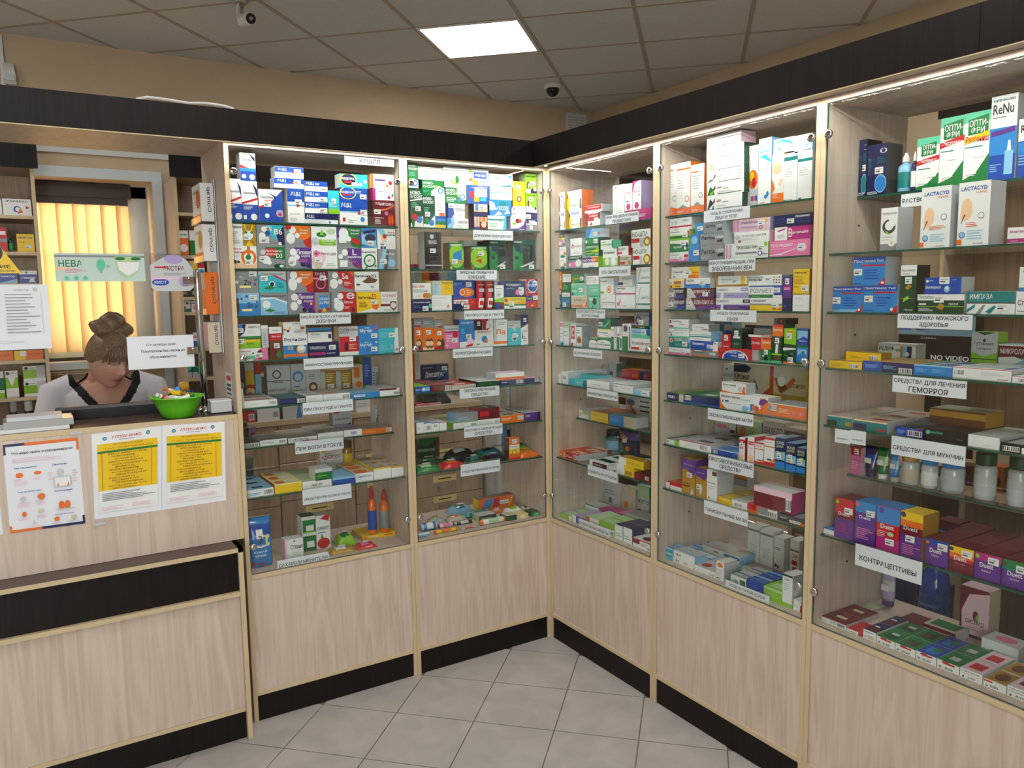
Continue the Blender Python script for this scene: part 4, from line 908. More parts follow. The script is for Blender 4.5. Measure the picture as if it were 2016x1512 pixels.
572 740 1135 p=.35,.3 | G,k | e:.5:.5:.55:.45:L;g:.25,.6,.85,.75,.85,.35,.25,.35:sb;t:.08:.92:.85:.09:w:никоретте;b:.25:.3:o;c:.1:.06:.05:y;l:.2:.8:.1:.2:2:lG
825 1020 1175 p=.62,.68 | G,k | e:.5:.5:.55:.45:L;g:.2,.45,.65,.68,.65,.58:r;g:.3,.4,.65,.45,.65,.25:r;t:.08:.92:.86:.09:w:никоретте;c:.12:.06:.05:o;l:.2:.8:.1:.2:2:lG
1047 1250 1105 p=.75,.1 | dg,k | g:0,0,.5,0,.5,.5,.0,.8:G;t:.05:.5:.88:.06:w:никоретте;e:.3:.7:.16:.1:n;c:.22:.4:.07:k;r:.6:.2:.92:.82:k;r:.62:.7:.9:.76:dk;g:.4,.1,.95,.3,.9,.24,.5,.08:lg
1327 1593 1100 p=.82,.1 | dg,k | g:0,0,.4,0,.45,.5,.0,.8:G;t:.05:.4:.88:.06:w:никоретте;e:.22:.7:.12:.1:n;c:.15:.4:.07:k;r:.44:.2:.66:.84:k;r:.74:.2:.96:.82:k;r:.45:.72:.65:.78:dk;g:.3,.1,.95,.3,.9,.22,.4,.08:lg
@L2 2 790 290 6.047 D=.15 d=.05
745 905 1108 | w,lg | l:.2:.8:.3:.5:2:lg
905 1000 1120 | n,t | b:.6:.8:sb
140 235 1390 | t,r | b:.6:1:r
250 268 1250 | w,lg
@L2 3 790 510 6.047 D=.05 d=.055
135 360 475 p=.66,.2 | n,b | t:.02:.9:.64:.14:w:Алка-Зельтцер;c:.95:.4:.2:mt;l:.05:.5:.25:.5:2:sb
+132 352 285 p=.75,.5 | w,lg | t:.0:.65:.7:.17:r:ИНГАЛИН;r:.0:.4:.6:.6:lg;c:.68:.2:.18:o;c:.85:.2:.18:gd;c:.35:.15:.1:pe
363 600 432 | w,lg | t:.05:.72:.78:.09:g:Грипоцитрон;g:.72,.2,.9,.2,.82,.4:o;l:.05:.55:.3:.7:4:lg;b:0:.06:lg
+372 614 258 | y,ly | r:0:0:.42:1:lg;r:.06:.1:.24:.9:lb;t:.46:.96:.78:.14:b:РиниКолд;l:.6:.9:.4:.6:2:gd;r:.14:.7:.36:.95:be
606 893 470 p=.58,.25 | r,n | g:0,0,.4,0,.5,.5,.3,.9,0,1:n;r:.06:.56:.66:.9:w;t:.08:.65:.58:.28:m:АнвиМакс;g:.35,.5,.5,.7,.42,.3:w;l:.78:.92:.6:.8:2:p
+616 870 255 p=.72,.78 | b,sb | t:.02:.42:.74:.14:lb:ДИКТ;e:.62:.34:.36:.26:o;c:.42:.35:.18:pe;c:.42:.35:.12:o;l:.62:.85:.2:.5:3:ly
890 1000 262 | r,k | r:.7:0:1:1:k;t:.18:.85:.84:.06:w:АнвиГрип;r:.3:.62:.85:.74:lg;g:.2,.06,.7,.06,.85,.4,.3,.4:w;r:.35:.15:.75:.3:r;l:.25:.8:.45:.58:3:p
1002 1105 262 | r,k | r:.7:0:1:1:k;t:.18:.85:.84:.06:w:АнвиГрип;r:.3:.62:.85:.74:lg;g:.2,.06,.7,.06,.85,.4,.3,.4:w;r:.35:.15:.75:.3:r;l:.25:.8:.45:.58:3:p
1108 1218 312 p=.5,.62 | w,m | b:0:.28:m;g:0,.28,1,.28,1,.5,0,.4:L;t:.15:.8:.84:.05:dk:Витамин;c:.35:.1:.12:b;l:.2:.8:.5:.75:4:lg
1226 1480 455 p=.32,.45 | G,y | b:.4:1:y;b:.0:.25:w;t:.3:.95:.7:.18:G:ГРИППФЛЮ;c:.08:.75:.16:r;t:.6:.95:.42:.16:r:ХОТА;e:.32:.2:.1:.1:dg
+1226 1478 262 p=.78,.48 | n,b | t:.1:.78:.68:.17:w:Колдакт;t:.1:.45:.5:.1:lb:Флю Плюс;c:.62:.3:.17:p;c:.8:.3:.2:lp;l:.12:.3:.2:.3:1:sb
1487 1708 425 p=.78,.78 | r,n | e:.3:.7:.32:.28:b;e:.3:.7:.26:.22:n;t:.06:.5:.6:.2:y:ТераФлю;r:.1:.42:.55:.54:M;c:.5:.2:.1:y;l:.62:.9:.15:.45:2:o
+1487 1710 235 p=.75,.72 | r,w | e:.55:.55:.45:.42:w;e:.55:.55:.4:.36:b;t:.18:.9:.48:.2:w:РАНКОФ;g:.3,.75,.5,.95,.7,.8:sb;l:.2:.9:.1:.2:1:w
@L2 3 790 510 6.047 D=.2 d=.045
150 240 158 | lg,lb | b:.3:.7:lb
246 330 160 | y,ly | r:.2:.2:.8:.7:ly;b:.8:1:o
345 445 156 | m,r | r:.2:.1:.9:.6:y;r:.3:.2:.8:.5:w
470 552 158 | lg,w | c:.5:.2:.2:sb
556 655 158 | lb,lg | r:.2:.1:.8:.5:sb
@L2 4 790 510 6.047 D=.09 d=.05
148 245 705 p=.5,.55 | o,g | b:.7:1:g;b:0:.1:r;g:0,.7,.3,.5,.7,.5,1,.7:o;e:.55:.2:.35:.16:br;c:.5:.22:.08:pe;l:.2:.8:.8:.9:2:lg;r:.1:.72:.8:.78:r
248 383 700 p=.5,.55 | o,g | b:.7:1:g;b:0:.08:pe;g:0,.7,.3,.5,.7,.5,1,.7:o;e:.45:.2:.2:.16:br;e:.75:.2:.2:.16:br;c:.45:.2:.08:pe;c:.75:.2:.08:pe;l:.2:.8:.8:.9:2:lg
385 510 725 p=.5,.55 | o,g | b:.7:1:g;b:0:.1:r;g:0,.7,.3,.5,.7,.5,1,.7:o;e:.45:.2:.2:.16:br;e:.8:.2:.2:.16:br;c:.45:.2:.08:pe;l:.2:.8:.8:.9:2:lg;r:.4:.74:.8:.8:r
512 685 790 p=.68,.35 | p,lg | b:.75:1:lg;t:.03:.95:.8:.08:dk:АнтиГриппин;b:.68:.75:M;t:.1:.24:.06:.12:w:10;e:.75:.6:.2:.12:r;l:.1:.55:.3:.6:5:w
688 870 720 p=.6,.4 | sb,b | g:0,0,1,0,1,.25,0,.2:w;t:.08:.9:.84:.08:w:АНТИФЛУ;c:.7:.2:.14:lp;g:.4,.08,.9,.15,.85,.05,.45,.02:r;l:.1:.5:.5:.7:3:lb
873 1095 845 p=.2,.18 | w,lg | t:.12:.88:.82:.12:r:ФЕРВЕКС;c:.52:.45:.2:sb;g:.48,.2,.72,.3,.6,.5:o;c:.62:.3:.08:o;l:.1:.3:.08:.16:1:g
+875 962 718 p=.5,.6 | k,m | b:.9:1:r;r:.0:0:.2:1:m
+966 1090 715 on=-2 | r,w | r:.55:0:1:1:w;e:.5:.35:.25:.3:r;g:.3,.1,.7,.2,.6,.9,.4,.8:w
1098 1260 722 | w,be | b:.08:.18:o;t:.2:.85:.44:.2:o:Па;r:0:.18:.2:1:lg;l:.3:.9:.8:.92:2:g
1268 1420 735 p=.55,.4 | c,g | b:.72:1:lg;t:.08:.92:.88:.07:k:ПАНАДОЛ;g:.3,.72,.6,.72,.55,.55:lg;c:.5:.3:.14:lg;c:.52:.28:.08:dk;l:.1:.6:.78:.86:1:r
1422 1508 660 p=.55,.82 | w,n | b:.55:1:n;g:0,.55,1,.7,1,.5,0,.5:w;t:.2:.9:.42:.06:k:Табл;g:.1,.2,.2,.5,.3,.2:k;l:.3:.8:.1:.3:3:g
@L2 5 790 720 6.573 D=.042 d=.08
175 375 268 n=2 | b,G,L | t:.05:.35:.3:.35:w:Нурофен;r:.45:.2:.95:.8:lb;r:.5:.3:.65:.7:w | r:.1:.2:.8:.8:L
380 650 245 n=3 | m,k,dk | r:.1:.2:.6:.8:br;B:.68:.98:.0:.8 | r:.1:.2:.8:.8:r
652 965 245 n=3 | be,lg,r | B:.7:.98:.15:.85;l:.05:.5:.3:.6:2:lg | r:.1:.1:.9:.9:r;r:.3:.3:.7:.6:w
975 1270 192 n=2 | dg,k,w | l:.1:.9:.2:.7:4:G;b:.9:1:w | r:.05:.1:.95:.8:lg
1280 1590 168 n=2 | n,b,lb | l:.05:.45:.4:.6:1:w;B:.66:.96:.2:.75 | r:.05:.1:.9:.9:sb
1592 1875 155 n=2 | n,w,lp | B:.66:.97:.2:.85 | r:.05:.1:.9:.9:lp;r:.2:.4:.8:.7:r
+1220 1590 90 on=-1 | w,lg,lp | b:0:.4:o | r:.1:.1:.9:.9:lp
@L2 5 790 510 6.047 D=.27 d=.045
225 560 1255 p=.85,.78 | n,b | g:.3,0,1,0,1,.6,.8,.2:b;t:.16:.82:.32:.34:w:Дексалгин;l:.1:.6:.82:.9:1:lb;g:.6,.3,1,.8,1,.7,.65,.28:sb
160 220 1120 | w,o | b:0:.2:o;l:.2:.8:.4:.8:5:lg
@L2 6 790 720 6.573 D=.042 d=.08
195 290 740 n=3 | w,lg,lb | l:.1:.8:.3:.6:2:lg | r:.2:.1:.8:.9:lb
293 390 735 n=2 | w,lb,lb | B:.35:.85:.15:.7;b:.92:1:sb | r:.2:.1:.8:.9:g
393 490 735 n=2 | w,lb,lg | B:.3:.7:.4:.85;b:.92:1:sb | r:.2:.1:.8:.9:lg
494 585 728 n=2 | w,r,lg | b:.92:1:r | r:.2:.1:.8:.9:w
675 985 728 n=3 | w,L,lG | l:.05:.5:.2:.7:5:lg;B:.72:.95:.2:.7;b:.92:1:L | r:.1:.2:.9:.8:lG
987 1280 690 n=3 | w,lg,lg | l:.05:.7:.2:.7:5:lg;B:.78:.94:.2:.7 | r:.1:.2:.9:.8:r;r:.2:.3:.6:.6:sb
1285 1590 640 n=3 | o,br,be | l:.05:.5:.3:.6:2:ly;t:.05:.45:.45:.3:w:Эриус;B:.72:.96:.25:.8 | r:.1:.2:.9:.8:be;r:.3:.3:.7:.6:k
1595 1875 600 n=2 | v,m,lg | t:.04:.36:.4:.4:w:Аллегра;l:.04:.3:.15:.3:1:lv;g:.8,0,1,0,1,1,.85,1:n | r:.1:.2:.9:.8:lg
+700 1080 605 on=-4 | g,lb,lb | l:.1:.8:.2:.6:2:lb | r:.1:.1:.9:.9:g
+900 1270 550 on=-4 | m,r,k | r:.1:.3:.5:.7:r | r:.1:.1:.9:.9:k;r:.4:.2:.6:.6:lb
@L2 6 790 720 6.573 D=.3 d=.05
1345 1535 255 | lg,be | r:.38:0:1:1:w;l:.45:.9:.5:.9:6:g;t:.45:.9:.16:.09:k:ЦИТРА;l:.05:.3:.2:.8:4:be
@L2 7 790 720 6.573 D=.042 d=.09
205 540 1290 k=bag | G,lG,w
545 855 1240 k=bag | r,o,w
865 1125 1180 k=bag | dg,t,w
1130 1380 1150 k=bag | k,n,lg
1392 1530 935 p=.5,.85 d=.04 | o,br | b:.28:.68:y;r:.1:.5:.9:.68:w;t:.14:.86:.55:.08:dk:Пряник;c:.5:.34:.14:gd;c:.5:.34:.08:y;b:0:.08:r
1540 1880 1085 k=bag | o,gd,y
@L2 7 790 720 6.573 D=.14 d=.09
210 600 1200 k=bag | dg,G,be
620 990 1060 k=bag | k,lg,w
1000 1340 1060 k=bag | t,k,w
1560 1700 1000 k=bag | L,G,w
@L2 7 790 720 6.573 D=.3 d=.045
205 490 935 | dg,br | g:.5,.6,1,.9,1,1,0,1,0,.7:G;t:.02:.78:.32:.14:w:ПРОТЕКАУЗАН;r:.84:0:1:1:br;g:.7,.6,.8,.9,.9,.6:k
1362 1560 740 | lg,sb | b:.35:.7:v;b:0:.3:be;c:.7:.55:.2:dg
1567 1750 740 | dg,k | e:.4:.5:.3:.3:G;l:.2:.7:.1:.3:3:L
1752 1800 760 | lb,w | b:0:.45:w
@L2 8 800 880 6.72 D=.05 d=.06
155 325 1140 k=pouch d=.03 | lb,w,b | b:.05:.35:sb;t:.2:.8:.6:.15:n:Гематоген
375 690 1085 k=roll d=.035 | y,o,o
700 960 1060 k=roll d=.03 | lg,g,r
990 1325 945 k=roll d=.04 | w,o,lG
1330 1460 905 | dg,G,be | l:.1:.9:.2:.8:3:G
1465 1615 890 | be,w,ly | r:.3:.1:.7:.9:ly
1650 1760 860 | G,dg,dg | r:.4:.1:.9:.7:mt
1765 1875 830 | G,L,dg | r:.4:.1:.9:.7:mt
@L2 8 800 880 6.72 D=.115 d=.06
215 420 1010 k=roll d=.03 | sb,w,w
425 640 1010 k=roll d=.03 | lp,m,p
645 900 980 k=roll d=.03 | k,lg,lg
960 1190 900 | dg,lG,lg | l:.1:.8:.2:.6:2:w
1330 1560 790 k=bag | w,L,o
1565 1860 770 k=bag | be,G,gd
@L2 8 800 880 6.72 D=.18 d=.05
300 520 930 k=bag | lg,lG,o
560 800 910 k=bag | be,o,lg
805 1100 850 k=roll d=.03 | t,c,t
1130 1330 830 k=bag | o,pe,w
@L2 8 800 880 6.72 D=.25 d=.09
610 920 780 k=bag | lb,t,w
950 1420 660 d=.05 | o,y,br | g:.1,.2,.35,.2,.45,.9,.2,.9:sb;g:.4,.2,.6,.2,.6,.9,.45,.9:r;r:.6:.35:.85:.65:w;t:.62:.83:.42:.14:b:Компливит;g:.88,.1,.98,.9,.94,.9,.84,.1:y
""")
L1C, L1D, L1E, L1F = (430,280,5.305), (430,520,5.305), (440,740,5.305), (450,900,5.305)
sign('L1', 1, L1C, 1313, 1835, 90, 240, ['СРЕДСТВА ДЛЯ ЛЕЧЕНИЯ', 'КАШЛЯ'], 'cough remedies hung under the canopy', D=.012)
sign('L1', 3, L1D, 848, 1385, 508, 628, ['БИОЛОГИЧЕСКИ АКТИВНЫЕ', 'ДОБАВКИ'], 'food supplements, third shelf of the cabinet by the counter')
sign('L1', 4, L1D, 888, 1410, 975, 1090, ['ИММУНОСТИМУЛИРУЮЩИЕ'], 'immune stimulants, fourth shelf by the counter')
sign('L1', 5, L1E, 825, 1357, 262, 385, ['ПРИ ПРОСТУДЕ И ГРИППЕ'], 'colds and flu in the cabinet by the counter')
sign('L1', 6, L1E, 745, 1258, 665, 790, ['ПРИ БОЛИ В ГОРЛЕ'], 'sore throats, sixth shelf by the counter')
sign('L1', 7, L1F, 768, 1287, 310, 465, ['СРЕДСТВАПРИ БОЛИ В ГОРЛЕ'], 'sore throat remedies, lowest glass shelf by the counter')
sign('L1', 8, L1F, 505, 1050, 1035, 1130, ['САХАРОЗАМЕНИТЕЛИ'], 'sugar substitutes standing on the bottom deck', D=.022)
L2C, L2D, L2E, L2F = (790,290,6.047), (790,510,6.047), (790,720,6.573), (800,880,6.72)
sign('L2', 1, L2C, 855, 1330, 990, 1105, ['ДЛЯ НОРМАЛИЗАЦИИ СНА'], 'sleep remedies left of the inner corner')
sign('L2', 2, L2D, 658, 1138, 130, 245, ['ВРЕДНЫЕ ПРИВЫЧКИ', 'КУРЕНИЕ'], 'smoking habits left of the inner corner')
sign('L2', 3, L2D, 750, 1225, 608, 712, ['ПРИ ПРОСТУДЕ И ГРИППЕ'], 'colds and flu left of the inner corner')
sign('L2', 4, L2D, 615, 1090, 1058, 1165, ['ЖАРОПОНИЖАЮЩИЕ'], 'fever reducers left of the inner corner')
sign('L2', 5, L2E, 755, 1268, 278, 405, ['ОБЕЗБОЛИВАЮЩИЕ', 'СРЕДСТВА'], 'pain killers left of the inner corner')
sign('L2', 6, L2E, 812, 1312, 770, 905, ['ПРОТИВОАЛЛЕРГИЧЕСКИЕ', 'СРЕДСТВА'], 'allergy remedies left of the inner corner')
sign('L2', 7, L2E, 768, 1280, 1248, 1400, ['СРЕДСТВАПРИ БОЛИ В ГОРЛЕ'], 'sore throat remedies left of the inner corner')
